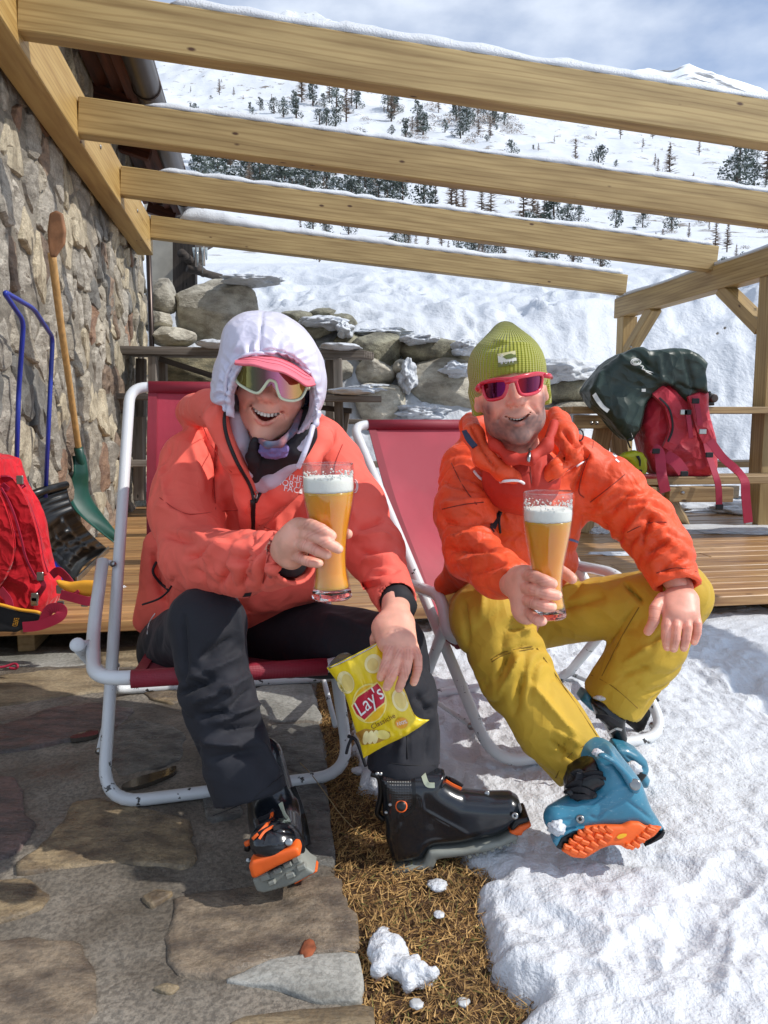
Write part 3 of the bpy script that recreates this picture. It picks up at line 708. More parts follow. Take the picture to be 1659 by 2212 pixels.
V, F = fp.mesh(1); N = vnormals(V, F); V = V + N * (.009 * fbm(V * 45, 4, 2) + .004 * np.abs(fbm(V * 120, 2, 5)))[:, None]; pt = add('snow_patch', V, F, SNOW, None, True); tag(pt, 'white clump of snow lying alone on the brown grass', 'snow')
for k, (px, py, r, lb) in enumerate([(828, 2010, .012, 'small snow lump just above the white clump on the grass'), (900, 2168, .012, 'grey icy lump on the grass near the bottom of the picture'), (945, 1912, .022, 'melting snow scrap on the grass below the black boot'), (775, 1665, .022, 'snow lump beside the foot of the white tube'), (948, 1975, .012, 'tiny ice scrap in the middle of the brown grass'), (512, 2050, .016, 'clear ice chip on the big brown flagstone'), (1000, 2165, .012, 'flat icy scrap at the edge of the snow')]):
    p = G(px, py, 0.0); lump('snow_lump' if k < 5 else 'ice_chip', p + [0, 0, .0], r, SNOWD if k in (1, 5, 6) else SNOW, k + 40, lb, 'snow', flat=.35)
leafm = mat('rust_bark', '#8a4a2c', .8, var=.3, vs=40, bump=.6, bs=90)
lump('bark_chip', G(666, 2050, .006), (.014, .03, .03), leafm, 5, 'rust brown bark chip on the large flagstone', 'bark', flat=.15)
# long grass stalks
STK = mat('straw', '#a08b62', .8)
for k, (pp, lb) in enumerate([([(648, 1648), (670, 1670), (700, 1710), (738, 1762), (785, 1810)], 'long pale straw lying across the pavement edge beside the boot'), ([(500, 1690), (492, 1700), (488, 1715), (496, 1730)], 'short curved straw on the flagstones below the tube'), ([(410, 1748), (440, 1752), (470, 1755)], 'thin dry needle on the pavement left of the boot')][:2]):
    q = np.array([G(x, y, .012 + .02 * math.sin(i)) for i, (x, y) in enumerate(pp)]); tag(tube('straw', catmull(q, 6), .0012, STK, seg=5), lb, 'straw')

# ------------------------------------------------------------------ deck of planks
DZ = 0.15; Y0 = 3.33; NPL = 31; PW = .145
deck = thing('deck', Wp(1.4, Y0 + 2, 0), 'terrace deck of wet orange brown planks behind the chairs', 'deck')
rr = np.random.RandomState(2)
for k in range(NPL):
    y = Y0 + PW * (k + .5); zz = DZ - .024 + rr.uniform(-.003, .003)
    split = rr.uniform(.5, 3.4); 
    for a, b in ((-1.2, split - .003), (split + .003, 4.6)):
        board('plank', Wp(a, y, zz), Wp(b, y, zz), PW - .007, .048, DECKW, deck, bev=.004)
for x in (-1.0, .2, 1.4, 2.6, 3.8): board('joist', Wp(x, Y0 + .08, DZ - .095), Wp(x, 7.7, DZ - .095), .07, .09, TABW, deck, up=(0, 0, 1))
# snow lying on the deck
for k, (px, py, r, fl, lb) in enumerate([(1560, 1145, (.55, .22, .2), .12, 'thin snow sheet on the deck under the hanging straps'), (1340, 1196, (.22, .07, .06), .15, 'snow streak on the deck planks right of the man'), (1290, 1150, (.09, .07, .08), .5, 'snow clump at the foot of the table leg'), (1600, 1105, (.5, .3, .28), .35, 'crumbly snow heap on the deck below the bench'), (1500, 1098, (.4, .2, .2), .35, 'snow heap behind the bench legs on the deck'), (830, 1120, (.25, .1, .1), .1, 'snow dusting on the deck between the two chairs'), (258, 1268, (.03, .02, .02), .4, 'little snow lump on the deck left of the white chair tube')]):
    p = G(px, py, DZ); lump('snow_heap', p + [0, 0, .0], r, SNOW, 60 + k, lb, 'snow', flat=fl, n=5, amp=.5, nf=3.2)
# ------------------------------------------------------------------ stone house
WX = -1.2
house = thing('stone_house', Wp(WX - .2, 6, 0), 'rough stone house wall with brown eave and metal gutter', 'building')
Vw = [];  # mortar wall sheet with thickness
Yg = np.linspace(1.8, 8.95, 150); Zg = np.linspace(-.1, 3.75, 90); YY, ZZ = np.meshgrid(Yg, Zg); q = np.stack([YY.ravel(), ZZ.ravel(), YY.ravel() * 0], 1)
Xo = WX + .000 + .014 * fbm(q * 5, 3, 3) + .006 * fbm(q * 30, 2, 9)
V = Xo[:, None] * WR + YY.ravel()[:, None] * WD + np.array([0, 0, 1]) * ZZ.ravel()[:, None]; nn_ = 150; i = np.arange(89)[:, None] * nn_ + np.arange(149)[None]; F = list(np.stack([i, i + 1, i + nn_ + 1, i + nn_], -1).reshape(-1, 4))
Vb = [Wp(WX - .04, 8.97, -.1), Wp(WX - .04, 8.97, 3.75), Wp(WX - 4, 8.97, 3.75), Wp(WX - 4, 8.97, -.1)]; n0 = len(V); V = np.vstack([V, Vb]); F = [tuple(f) for f in F] + [(n0, n0 + 1, n0 + 2, n0 + 3)]
add('wall', V, F, MORTAR, house, True)
# stones: cells of a relaxed random pattern
rr = np.random.RandomState(41); pts = []
y0w, y1w, z0w, z1w = 3.2, 8.95, .1, 3.5
tries = 0
while len(pts) < 298 and tries < 60000:
    tries += 1; p = np.array([rr.uniform(y0w, y1w), rr.uniform(z0w, z1w)]); rad = float(np.clip(.165 + .15 * vnoise(np.array([[p[0] * 3.1, p[1] * 3.1, 1.5]]), 4)[0], .085, .30))
    if all(((p - q[0]) * [1.12, .9]) @ ((p - q[0]) * [1.12, .9]) > (0.5 * (rad + q[1]) * 1.16) ** 2 for q in pts): pts.append((p, rad))
PT = np.array([q[0] for q in pts])
def clip(poly, n, c):
    out = []
    for i in range(len(poly)):
        a, b = poly[i], poly[(i + 1) % len(poly)]; da, db = a @ n - c, b @ n - c
        if da <= 0: out.append(a)
        if (da < 0) != (db < 0): out.append(a + (b - a) * da / (da - db))
    return out
SM = [ST1, ST2, ST3, ST4, ST5, ST6]
for k, p in enumerate(PT):
    cell = [np.array(q) for q in ((y0w - .05, z0w - .05), (y1w, z0w - .05), (y1w, z1w + .1), (y0w - .05, z1w + .1))]
    dd = np.hypot(*(PT - p).T); 
    for j in np.argsort(dd)[1:22]:
        n = PT[j] - p; n = n / np.linalg.norm(n); mid = (PT[j] + p) / 2; cell = clip(cell, n, mid @ n - .005 - .005 * rr.rand())
        if len(cell) < 3: break
    if len(cell) < 3: continue
    B = densify(chaikin(np.array(cell), 1, .12), .045); c = B.mean(0)
    w = fbm(np.c_[B * 7, B[:, :1] * 0 + k], 2, 6); B = c + (B - c) * (1 + .08 * w[:, None])
    B3 = B[:, 0, None] * WD + np.array([0, 0, 1]) * B[:, 1, None] + WR * (WX - .012)
    tv = WD * rr.uniform(-.10, .10) + np.array([0, 0, 1]) * rr.uniform(-.13, .13)
    mch = rr.choice(6, p=[.32, .24, .08, .12, .20, .04])
    slab('stone', B3[::-1], WR, .014 + .02 * rr.rand(), .003 + .007 * rr.rand(), .024, SM[mch], house, k, ringsc=(1.0, .965, .9, .62, .3), deep=.03, tiltv=tv, nf=9, smooth=False)
# eave
for k, (xa, za) in enumerate([(-1.24, 3.58), (-1.11, 3.54), (-.98, 3.50), (-.88, 3.46)]): board('soffit_board', Wp(xa, 1.6, za), Wp(xa, 9.9, za), .128, .03, SOFF, house, roll=-.28)
for y in np.arange(2.1, 9.9, 1.1): board('rafter_tail', Wp(-1.24, y, 3.49), Wp(-.92, y, 3.40), .10, .12, SOFF, house)
board('fascia', Wp(-.835, 1.6, 3.48), Wp(-.835, 9.9, 3.48), .03, .18, SOFF, house)
board('roof', Wp(-2.2, 5.75, 4.28), Wp(-.74, 5.75, 3.66), 8.4, .1, METALG, house)
gt = tube('gutter', np.array([Wp(-.75, y, 3.40) for y in np.linspace(1.6, 10.0, 40)]), .095, METALG, house, seg=20)
for y in np.arange(2.3, 9.9, .95): tube('gutter_bracket', np.array([Wp(-.75 + .1 * math.cos(a), y, 3.40 + .1 * math.sin(a)) for a in np.linspace(0, 6.283, 20)[:-1]]), .007, METALG, house, seg=6, closed=True)
dp = tube('downpipe', np.array([Wp(-1.15, 9.02, z) for z in (.1, 1.5, 3.2)]), .03, METALG, seg=12); tag(dp, 'thin grey downpipe at the far corner of the stone wall', 'pipe')
# shed at the back: white panel, timber posts, logs
shed = thing('wooden_shed', P(360, 600, 10.6), 'small shed corner with white panel and dark timber behind the stone wall', 'shed')
board('panel', P(318, 545, 10.8), P(378, 545, 10.8), .12, 1.3, PLASTW, shed); board('panel', P(375, 500, 10.9), P(440, 500, 10.9), .1, .9, OLDW, shed)
DARKW = wood('dark_timber', '#4a423c', '#2a2522', '#151210', rough=.85)
for px in (388, 412): board('post', P(px, 640, 10.5), P(px, 470, 10.5), .15, .13, DARKW, shed, up=(0, 1, 0))
for a, b, r in (((392, 547, 10.2), (440, 590, 10.9), .06), ((405, 580, 10.3), (478, 600, 10.6), .05), ((395, 560, 10.6), (470, 520, 11.4), .05)): tube('log', np.array([P(*a), P(*b)]), r, DARKW, shed, seg=12)
icm = mat('ice', '#c9d5d8', .1, trans=.5)
for k, px in enumerate((418, 426, 437, 445)): tag(tube('icicle', np.array([P(px, 535, 10.3), P(px + 1, 548 + 12 * (k % 2), 10.3), P(px + 1, 562 + 14 * (k % 3), 10.3)]), [.02, .012, .002], icm, seg=7), ['left', 'second', 'third', 'right'][k] + ' icicle hanging under the rafter beside the shed posts', 'icicle', 'icicles by the shed')

# ------------------------------------------------------------------ pergola
perg = thing('pergola', Wp(1.4, 6, 0), 'large timber pergola with four snow topped rafters', 'pergola')
board('ledger', Wp(-1.078, 1.2, 2.79), Wp(-1.078, 8.2, 2.79), .155, .33, BEAM2, perg, bev=.006)
SLS = (.075, .076, .084, .084); ZLS = (2.685, 2.65, 2.70, 2.76); XL = -.998; SL = .09; ZL = 2.7; BX = 4.0
def raf_z(x): return ZL - SL * (x - XL)
for k, y in enumerate((3.84, 4.98, 6.39, 8.07)):
    x1 = 3.97 if k >= 2 else 4.5; SL = SLS[k]; ZL = ZLS[k]; y -= .06
    board('rafter', Wp(XL, y + .06, raf_z(XL) + .105), Wp(x1, y + .06, raf_z(x1) + .105), .11, .21, BEAM, perg, bev=.006)
    # snow along the top
    L = 110; V = []; F = []; xs_ = np.linspace([-.35, -.62, -.72, -.72][k], x1 - .05, L); hh = .045 + .022 * fbm(np.c_[xs_ * 2.5, xs_ * 0 + k * 5, xs_ * 0], 4, k) + .016 * fbm(np.c_[xs_ * 11, xs_ * 0 + k, xs_ * 0], 2, k + 9); 
    if k == 3: hh = hh + .07 * np.exp(-((xs_ + .45) / .35) ** 2) + .02
    hh = np.clip(hh, .008, 1) * np.clip((xs_ - xs_[0]) / .06, .05, 1)
    if k == 0: hh = hh + .008
    C = 9
    for i, x in enumerate(xs_):
        for j in range(C):
            s = j / (C - 1); t = math.sin(math.pi * s) ** .55; wv = .054 + .004 * math.sin(x * 31 + k)
            V.append(Wp(x, y + .06 + (s - .5) * 2 * wv, raf_z(x) + .209 + hh[i] * t))
    for i in range(L - 1):
        for j in range(C - 1): F.append((i * C + j, (i + 1) * C + j, (i + 1) * C + j + 1, i * C + j + 1))
        F.append((i * C + C - 1, (i + 1) * C + C - 1, (i + 1) * C, i * C))
    F.append(tuple(range(C))); F.append(tuple((L - 1) * C + j for j in range(C))[::-1])
    tag(add('snow_ridge', V, F, SNOW, None, True), ['thick snow ridge along the nearest and highest rafter', 'snow ridge along the second rafter from the front', 'snow ridge along the third rafter from the front', 'lumpy snow ridge along the farthest lowest rafter'][k], 'snow', 'snow ridges on the rafters')
board('side_beam', Wp(BX, 1.0, 2.218), Wp(BX, 8.22, 2.218), .15, .21, BEAM, perg, bev=.006)
V, F = ribbon_geo([Wp(BX, y, 2.338 + .006 * math.sin(y * 5)) for y in np.linspace(1, 8.2, 60)], WR, .13, .028); tag(add('snow_ridge', V, F, SNOW, None, True), 'thin snow line along the right hand side beam', 'snow', 'snow ridges on the rafters')
for y in (8.08, 5.62): board('post', Wp(BX + .015, y, DZ - .1), Wp(BX + .015, y, 2.112), .16, .16, BEAM, perg, up=WD)
for (ya, za, yb, zb) in ((8.0, 1.72, 7.45, 2.13), (5.70, 1.72, 6.27, 2.12)):
    b = board('brace', Wp(BX, ya, za), Wp(BX, yb, zb), .11, .12, BEAM, perg, up=WR, roll=0)
    for f_ in (.12, .22, .8, .9):
        p = np.array(Wp(BX, ya + (yb - ya) * f_, za + (zb - za) * f_)) - WR * .058; V, F = lathe_geo([(.001, 0), (.012, 0), (.012, .008), (.001, .01)], p, -WR, 10); add('bolt', V, F, STEEL, b, True)
for y in (5.6, 7.2): 
    V, F = lathe_geo([(.001, 0), (.016, 0), (.016, .006), (.001, .009)], Wp(-1.0, y, 2.8), WR, 12); add('bolt', V, F, STEEL, perg, True)

# ------------------------------------------------------------------ boulders of the bank
BL = [(463, 674, 190, 140, 9.3, 0, 'huge smooth pale boulder behind the woman, topped with snow'), (352, 640, 56, 74, 9.2, 0, 'egg shaped boulder between the stone wall and the huge boulder'), (343, 697, 60, 42, 9.0, 0, 'small tan stone above the table left end'), (372, 727, 88, 42, 8.9, 0, 'flat wedge stone resting below the huge boulder'),
 (640, 692, 70, 34, 9.9, 1, 'dark flat boulder just right of the white hood'), (700, 682, 62, 26, 10.1, 1, 'low dark stone under a snow cap above the table'), (735, 700, 66, 40, 9.8, 1, 'dark layered boulder with snow on it above the picnic table'), (668, 715, 90, 36, 9.6, 1, 'long dark stone under the snow beside the hood'),
 (818, 763, 110, 78, 9.4, 1, 'rounded mossy boulder above the man chair'), (765, 745, 80, 44, 9.6, 1, 'mossy stone left of the rounded boulder'), (953, 760, 172, 62, 9.5, 1, 'broad mossy boulder with snow streaks left of the green beanie'), (962, 842, 178, 118, 9.3, 0, 'large striped slab directly left of the man head'),
 (812, 806, 78, 58, 9.2, 0, 'dark jagged stone under the rounded mossy boulder'), (866, 800, 34, 40, 9.2, 0, 'small stone wedged between the mossy boulders'), (826, 876, 104, 92, 8.9, 0, 'pale round boulder behind the left corner of the man chair'), (730, 800, 60, 60, 9.2, 0, 'boulder showing through the table legs'),
 (700, 870, 90, 80, 9.2, 0, 'grey boulder behind the lower table rails'), (770, 950, 120, 90, 9.1, 0, 'grey boulder low behind the bench'), (403, 800, 130, 110, 8.9, 2, 'yellow mossy boulder under the left table top'), (470, 860, 110, 90, 8.9, 2, 'yellow grey boulder under the table beside the hood'), (345, 850, 60, 80, 8.8, 0, 'upright stone behind the chair corner'),
 (1238, 842, 120, 58, 9.3, 1, 'grey boulder between the man and the green rain cover'), (1245, 880, 110, 24, 9.2, 0, 'flat slab under the boulder beside the rain cover'), (1150, 830, 110, 90, 9.6, 0, 'boulder hidden mostly behind the beanie'), (905, 900, 110, 50, 9.1, 0, 'low stone at the foot of the striped slab'), (1345, 860, 100, 60, 9.7, 1, 'dark boulder behind the red backpack')]
BM = [BOULD, BOULD2, stone_mat('boulder_lichen', '#9a9070', '#5f5a44', bs=8, bd=.03)]
bmI = bmesh.new(); bmesh.ops.create_icosphere(bmI, subdivisions=5, radius=1.0); IV = np.array([v.co[:] for v in bmI.verts]); IF = np.array([[v.index for v in f.verts] for f in bmI.faces]); bmI.free()
for k, (cx, cy, w, h, d, mi_, lb) in enumerate(BL):
    c = P(cx, cy, d); g_ = 1.0 if k == 0 else 1.14; rx, rz = Rm(w / 2, d) * g_, Rm(h / 2, d) * g_; r = np.array([rx, max(.3, .7 * rx), rz]); V = IV.copy()
    rk = np.random.RandomState(k + 3)
    for _ in range(9):
        n = rk.normal(0, 1, 3); n /= np.linalg.norm(n); o = rk.uniform(.62, .85); dn = V @ n - o; V = V - np.where(dn > 0, dn * .85, 0)[:, None] * n
    V = V / np.abs(V).max(0); V = V * r; V = V * (1 + .06 * fbm(V * 5 + k, 4, k))[:, None] + .012 * fbm(V * 14, 3, k)[:, None] * IV; 
    o = add('boulder', V + c, IF, BM[mi_], None, True, origin=c); tag(o, lb, 'boulder', 'boulders of the bank')
for k, (cx, cy, w, h, d, lb) in enumerate([(545, 606, 120, 22, 9.15, 'snow hanging over the top of the huge boulder'), (700, 698, 90, 28, 9.5, 'snow on the dark stones right of the hood'), (745, 712, 34, 34, 9.3, 'snow cap on the dark layered boulder'), (905, 735, 70, 20, 9.2, 'snow line on the rounded mossy boulder'), (1005, 752, 60, 34, 9.1, 'snow slipping off the broad mossy boulder'), (985, 800, 70, 34, 9.0, 'snow wedge over the striped slab'), (880, 815, 40, 62, 9.0, 'snow tongue between the boulders'), (1215, 805, 130, 52, 9.2, 'deep snow cushion right of the beanie'), (900, 890, 120, 34, 8.9, 'snow at the foot of the striped slab'), (800, 840, 90, 22, 8.9, 'snow on the stones behind the bench'), (1000, 640, 30, 5, 11.2, ''), (830, 720, 120, 20, 9.7, 'snow rim above the rounded mossy boulder')]):
    if not lb: continue
    c = P(cx, cy, d); o = lump('snow_patch', c, (Rm(w / 2, d), .28, Rm(h / 2, d)), SNOWB, 80 + k, lb, 'snow', flat=1, n=5, amp=.55, nf=2.2, group='snow on the boulders')

# ------------------------------------------------------------------ snow bank, hillside, peak
def hill_z(x, y):
    x = np.asarray(x, float); y = np.asarray(y, float); u = x / np.maximum(y, 1) * FPX + 829.5
    ytab = [7.6, 9.0, 10.1, 10.7, 11.6, 13.5, 18, 25, 40, 70, 120, 220, 400]
    ttab = [-.118, -.075, .07, .125, .155, .185, .198, .215, .26, .315, .375, .45, .515]
    yy = y + .5 * fbm(np.stack([x * .35, y * .12, x * 0], 1), 2, 11) * np.clip((14 - y) / 4, 0, 1) + np.clip((1500 - u) / 900, -.4, .6) * -.3 * np.clip((14 - y) / 3, 0, 1)
    yy = yy + .62 * np.clip((1380 - u) / 120, 0, 1) * np.clip((12.5 - y) / 2, 0, 1)
    t = np.interp(yy, ytab, ttab)
    ft = np.interp(u, [0, 700, 1000, 1300, 1659, 2200], [.96, .93, .82, .735, .65, .60]); t = t * np.where(y > 40, 1 + (ft - 1) * np.clip((y - 40) / 200, 0, 1), 1)
    t = t + .012 * np.clip((u - 1380) / 200, 0, 1) * np.clip((13 - y) / 2, 0, 1)
    q = np.stack([x, y, x * 0], 1); z = 1 + y * t
    near = np.clip((17 - y) / 6, 0, 1)
    z = z + near * (.20 * fbm(q * [.7, .7, 1], 3, 13) + .09 * np.abs(fbm(q * [2.2, .8, 1], 3, 44)) + .16 * ridged(q * [1.6, 2.2, 1] + .8 * fbm(q * 1.3, 2, 17)[:, None], 3, 14) * np.clip((u - 300) / 300, 0, 1) + .05 * fbm(q * 5, 3, 15))
    far = np.clip((y - 16) / 20, 0, 1); z = z + far * y * (.016 * fbm(q / 24, 4, 19) + .008 * ridged(q / 11, 3, 20))
    return z
ang = np.concatenate([np.linspace(-1.1, -.5, 20)[:-1], np.linspace(-.5, .55, 330), np.linspace(.55, 1.2, 20)[1:]])
dist = np.concatenate([np.linspace(7.7, 13.5, 140), np.geomspace(13.7, 430, 190)])
A, D_ = np.meshgrid(ang, dist); X = (A * D_).ravel(); Y = D_.ravel(); Z = hill_z(X, Y); nx = len(ang); i = np.arange(len(dist) - 1)[:, None] * nx + np.arange(nx - 1)[None]
HILL = mat('hill_snow', (0.64, 0.67, 0.71), 0.55, var=.03, bump=0.5, bs=.35, bd=.6, spec=.2, vs=.1)
t_ = HILL.node_tree; b_ = P_(HILL); base = b_.inputs['Base Color'].links[0].from_socket; tc = [n for n in t_.nodes if n.type == 'TEX_COORD'][0]
n = _n(t_, 'ShaderNodeTexNoise'); n.inputs['Scale'].default_value = .35; n.inputs['Detail'].default_value = 9; n.inputs['Roughness'].default_value = .72; t_.links.new(tc.outputs['Object'], n.inputs[0])
r = _n(t_, 'ShaderNodeValToRGB'); r.color_ramp.elements[0].position = .585; r.color_ramp.elements[1].position = .63; t_.links.new(n.outputs[0], r.inputs[0])
mm = _n(t_, 'ShaderNodeMix', data_type='RGBA'); t_.links.new(r.outputs[0], mm.inputs[0]); t_.links.new(base, mm.inputs[6]); mm.inputs[7].default_value = (.20, .175, .15, 1); t_.links.new(mm.outputs[2], b_.inputs['Base Color'])
fq = np.stack([i, i + 1, i + nx + 1, i + nx], -1).reshape(-1, 4); nearf = int(np.searchsorted(dist, 17)) * (nx - 1)
V = np.stack([X, Y, Z], 1)
add('snow_hillside', V, fq, [SNOWB, HILL], None, True, origin=(0, 0, 0), midx=(np.arange(len(fq)) > nearf).astype(int), kind='structure')
# distant peak
pk = [(1150, 260), (1250, 205), (1300, 176), (1345, 152), (1400, 146), (1450, 151), (1490, 138), (1520, 152), (1570, 168), (1620, 184), (1659, 196), (1760, 225), (1900, 270)]
xs_ = np.linspace(1150, 1900, 180); ty = np.interp(xs_, [p[0] for p in pk], [p[1] for p in pk]) + 4 * ridged(np.c_[xs_ / 40, xs_ * 0, xs_ * 0], 3, 2); V = []; R_ = 60; D0 = 1500
for j in range(R_):
    f_ = j / (R_ - 1)
    for x, yv in zip(xs_, ty): V.append(P(x, yv + 170 * f_, D0 - 500 * f_))
V = np.array(V); V = V + np.array([0, 1, .3]) * (22 * ridged(V / 110, 4, 5) * np.repeat(np.clip(np.linspace(0, 6, R_), 0, 1), 180))[:, None]
i = np.arange(R_ - 1)[:, None] * 180 + np.arange(179)[None]
PEAKM = mat('peak_snow', (.84, .87, .91), .6, col2=(.16, .17, .19), stretch=(.018, .018, .05), vs=1.0, mixr=(.36, .46), detail=10, bump=1, bs=.05 * 20, bd=6)
nb_ = len(V); back = V[:180] + np.array([0, 400, -300]); V = np.vstack([V, back]); Fq = list(map(tuple, np.stack([i, i + 1, i + 181, i + 180], -1).reshape(-1, 4)[:, ::-1])) + [(k, k + 1, nb_ + k + 1, nb_ + k) for k in range(179)]
add('mountain', V, Fq, PEAKM, None, True, origin=(0, 0, 0), kind='structure')

# ------------------------------------------------------------------ trees on the hillside
PINE = mat('pine_needles', '#4a544d', .8, var=.3, vs=1.0, objrand=.25); PSN = mat('snow_on_needles', (.55, .58, .60), .7, var=.1); LAR = mat('larch_twigs', '#8b7b6e', .85, var=.2, objrand=.2); TRK = mat('tree_bark', '#4e4038', .9)
def pine_mesh(seed, n=520, slim=.36):
    r = np.random.RandomState(seed); V = []; F = []; mi = []
    for k in range(16):                          # clumps
        pass
    cl = [(r.uniform(-.28, .28) * (1 - h * .55), r.uniform(-.28, .28) * (1 - h * .55), .22 + .7 * h, r.uniform(.12, .2) * (1.15 - h * .6)) for h in np.linspace(0, 1, 13)]
    for q in range(n):
        cx, cy, cz, cr = cl[r.randint(len(cl))]; d = r.normal(0, 1, 3); d /= np.linalg.norm(d); rad = cr * r.uniform(.65, 1.1) * slim / .36; c = np.array([cx * slim / .36, cy * slim / .36, cz]) + d * rad
        u = r.normal(0, 1, 3); u /= np.linalg.norm(u); w = np.cross(u, d); w /= np.linalg.norm(w) + 1e-9; s = r.uniform(.022, .05)
        b = len(V); V += [c - u * s, c + u * s, c + w * s * 1.2 + d * s * .6]; F.append((b, b + 1, b + 2)); mi.append(2 if (d[2] > .25 and r.rand() < .62) else 1)
    Vt, Ft = lathe_geo([(.035, 0), (.028, .3), (.01, .85)], (0, 0, 0), seg=6); b = len(V); V += list(Vt); F += [tuple(i + b for i in f) for f in Ft]; mi += [0] * len(Ft)
    return mesh_data('pine_tree', np.array(V), F, [TRK, PINE, PSN], midx=mi)
def larch_mesh(seed, n=70, slim=.22):
    r = np.random.RandomState(seed); V = []; F = []
    Vt, Ft = lathe_geo([(.022, 0), (.014, .5), (.003, 1.0)], (0, 0, 0), seg=5); V += list(Vt); F += list(Ft); mi = [0] * len(Ft)
    for q in range(n):
        z = r.uniform(.15, .97); a = r.uniform(0, 6.283); L = slim * (1.02 - z) * 1.15 + .02; d = np.array([math.cos(a), math.sin(a), r.uniform(-.1, .35)]) * L; c = np.array([0, 0, z])
        for s in range(3):
            e = d * (1 if s == 0 else r.uniform(.5, .9)) + (r.normal(0, .035, 3) if s else 0); w = np.cross(e, [0, 0, 1]); w = w / np.linalg.norm(w) * .008; b = len(V); V += [c - w, c + w, c + e, c + np.array([0, 0, .011]), c - np.array([0, 0, .011])]; F += [(b, b + 1, b + 2), (b + 3, b + 4, b + 2)]; mi += [1, 1]
    return mesh_data('larch_tree', np.array(V), F, [TRK, LAR], midx=mi)
def bush_mesh(seed):
    r = np.random.RandomState(seed); V = []; F = []; mi = []
    for q in range(260):
        d = r.normal(0, 1, 3); d[2] = abs(d[2]); d /= np.linalg.norm(d); c = d * r.uniform(.3, .5) * [1.2, 1.2, .8]; u = r.normal(0, 1, 3); u /= np.linalg.norm(u); w = np.cross(u, d); s = r.uniform(.03, .08); b = len(V); V += [c - u * s * .6, c + u * s * .6, c + w * s]; F.append((b, b + 1, b + 2)); mi.append(1 if r.rand() < .3 and d[2] > .3 else 0)
    return mesh_data('bush', np.array(V), F, [LAR, PSN], midx=mi)
PM = [pine_mesh(s, slim=sl) for s, sl in ((1, .36), (2, .30), (3, .42), (4, .34), (5, .24))]; LM = [larch_mesh(s, slim=sl) for s, sl in ((1, .24), (2, .30), (3, .2))]; BMH = [bush_mesh(1), bush_mesh(2)]
dtab = np.geomspace(14, 425, 700)
def place(px, py):
    r = ray(px, py); Q = r[None] * (dtab / r[1])[:, None]; z = Q[:, 2] + CAMZ; h = hill_z(Q[:, 0], Q[:, 1]); k = np.argmax(z < h)
    return (np.array([Q[k, 0], Q[k, 1], h[k]]), dtab[k]) if (z < h).any() else (None, None)
trees = []
# (x, y of the foot, height in frame units, kind): read off the photograph
trees += [(420, 246, 16, 'p'), (545, 250, 14, 'p'), (412, 200, 10, 'l'), (474, 205, 26, 'l'), (505, 210, 14, 'l'), (635, 231, 26, 'p'), (652, 222, 50, 'l'), (676, 232, 40, 'p'), (700, 235, 22, 'p'), (712, 222, 46, 'l'), (727, 245, 42, 'p'), (760, 232, 40, 'l'), (748, 265, 60, 'l'), (770, 236, 30, 'p'), (845, 262, 52, 'l'), (838, 244, 34, 'p'), (852, 246, 30, 'p'), (845, 262, 20, 'p'), (902, 262, 34, 'p'), (914, 292, 36, 'p'), (905, 268, 12, 'b'), (935, 262, 30, 'b'), (955, 276, 46, 'b'), (985, 262, 34, 'p'), (1010, 262, 44, 'p'), (1000, 292, 30, 'p'), (1028, 300, 34, 'b'), (1040, 268, 44, 'b'), (1060, 262, 38, 'b'), (1090, 262, 30, 'b'), (1015, 312, 30, 'b'), (846, 293, 18, 'p'), (775, 285, 24, 'b'), (790, 262, 22, 'b'),
 (540, 240, 14, 'p'), (592, 246, 26, 'p'), (612, 252, 30, 'p'), (640, 258, 36, 'p'), (562, 240, 22, 'p'), (705, 276, 32, 'p'), (725, 280, 38, 'p'), (690, 270, 26, 'p'),
 (1104, 340, 30, 'p'), (1242, 368, 52, 'l'), (1292, 366, 40, 'p'), (1445, 390, 62, 'l'), (1420, 388, 36, 'l'), (1490, 392, 26, 'b'), (1510, 395, 22, 'b'), (1590, 412, 60, 'p'), (1595, 400, 74, 'p'), (1628, 418, 52, 'p'), (1655, 400, 74, 'l'), (1655, 400, 40, 'l'), (1560, 395, 26, 'b'), (1340, 300, 30, 'l'), (1410, 300, 26, 'l'), (1510, 336, 26, 'l'), (1635, 346, 22, 'p'), (1360, 352, 10, 'b'), (1240, 310, 20, 'b'), (1270, 302, 16, 'b'), (1580, 350, 10, 'b'),
 (915, 466, 70, 'p'), (975, 470, 76, 'l'), (1000, 470, 60, 'l'), (1040, 480, 64, 'l'), (1060, 478, 70, 'l'), (1012, 488, 30, 'b'), (940, 462, 50, 'l'), (985, 480, 62, 'l'), (1130, 490, 76, 'l'), (1150, 492, 70, 'l'), (1175, 495, 60, 'l'), (1195, 500, 62, 'p'), (1225, 490, 42, 'p'), (1250, 490, 34, 'p'), (1205, 505, 40, 'b'), (1160, 500, 50, 'l'), (1330, 498, 42, 'p'), (1325, 520, 30, 'b'), (1388, 492, 26, 'p'), (1370, 515, 20, 'p'), (1450, 500, 36, 'p'), (1415, 540, 30, 'l'), (1430, 545, 40, 'l'), (1545, 540, 60, 'l'), (1570, 545, 52, 'l'), (1300, 590, 26, 'l'), (1520, 600, 26, 'p'),
 (1440, 520, 16, 'b'), (1490, 620, 28, 'p'), (1560, 625, 30, 'p'), (1600, 640, 34, 'p'), (1545, 630, 24, 'p'), (1590, 560, 26, 'l')]
rt = np.random.RandomState(17)
for q in range(60): x = rt.uniform(700, 1659); trees.append((x, rt.uniform(220, 560), rt.uniform(12, 30), 'b' if rt.rand() < .7 else 'l'))
for q in range(42): x = rt.uniform(860, 1120); trees.append((x, rt.uniform(235, 300), rt.uniform(16, 40), rt.choice(['b', 'l', 'b', 'p'])))
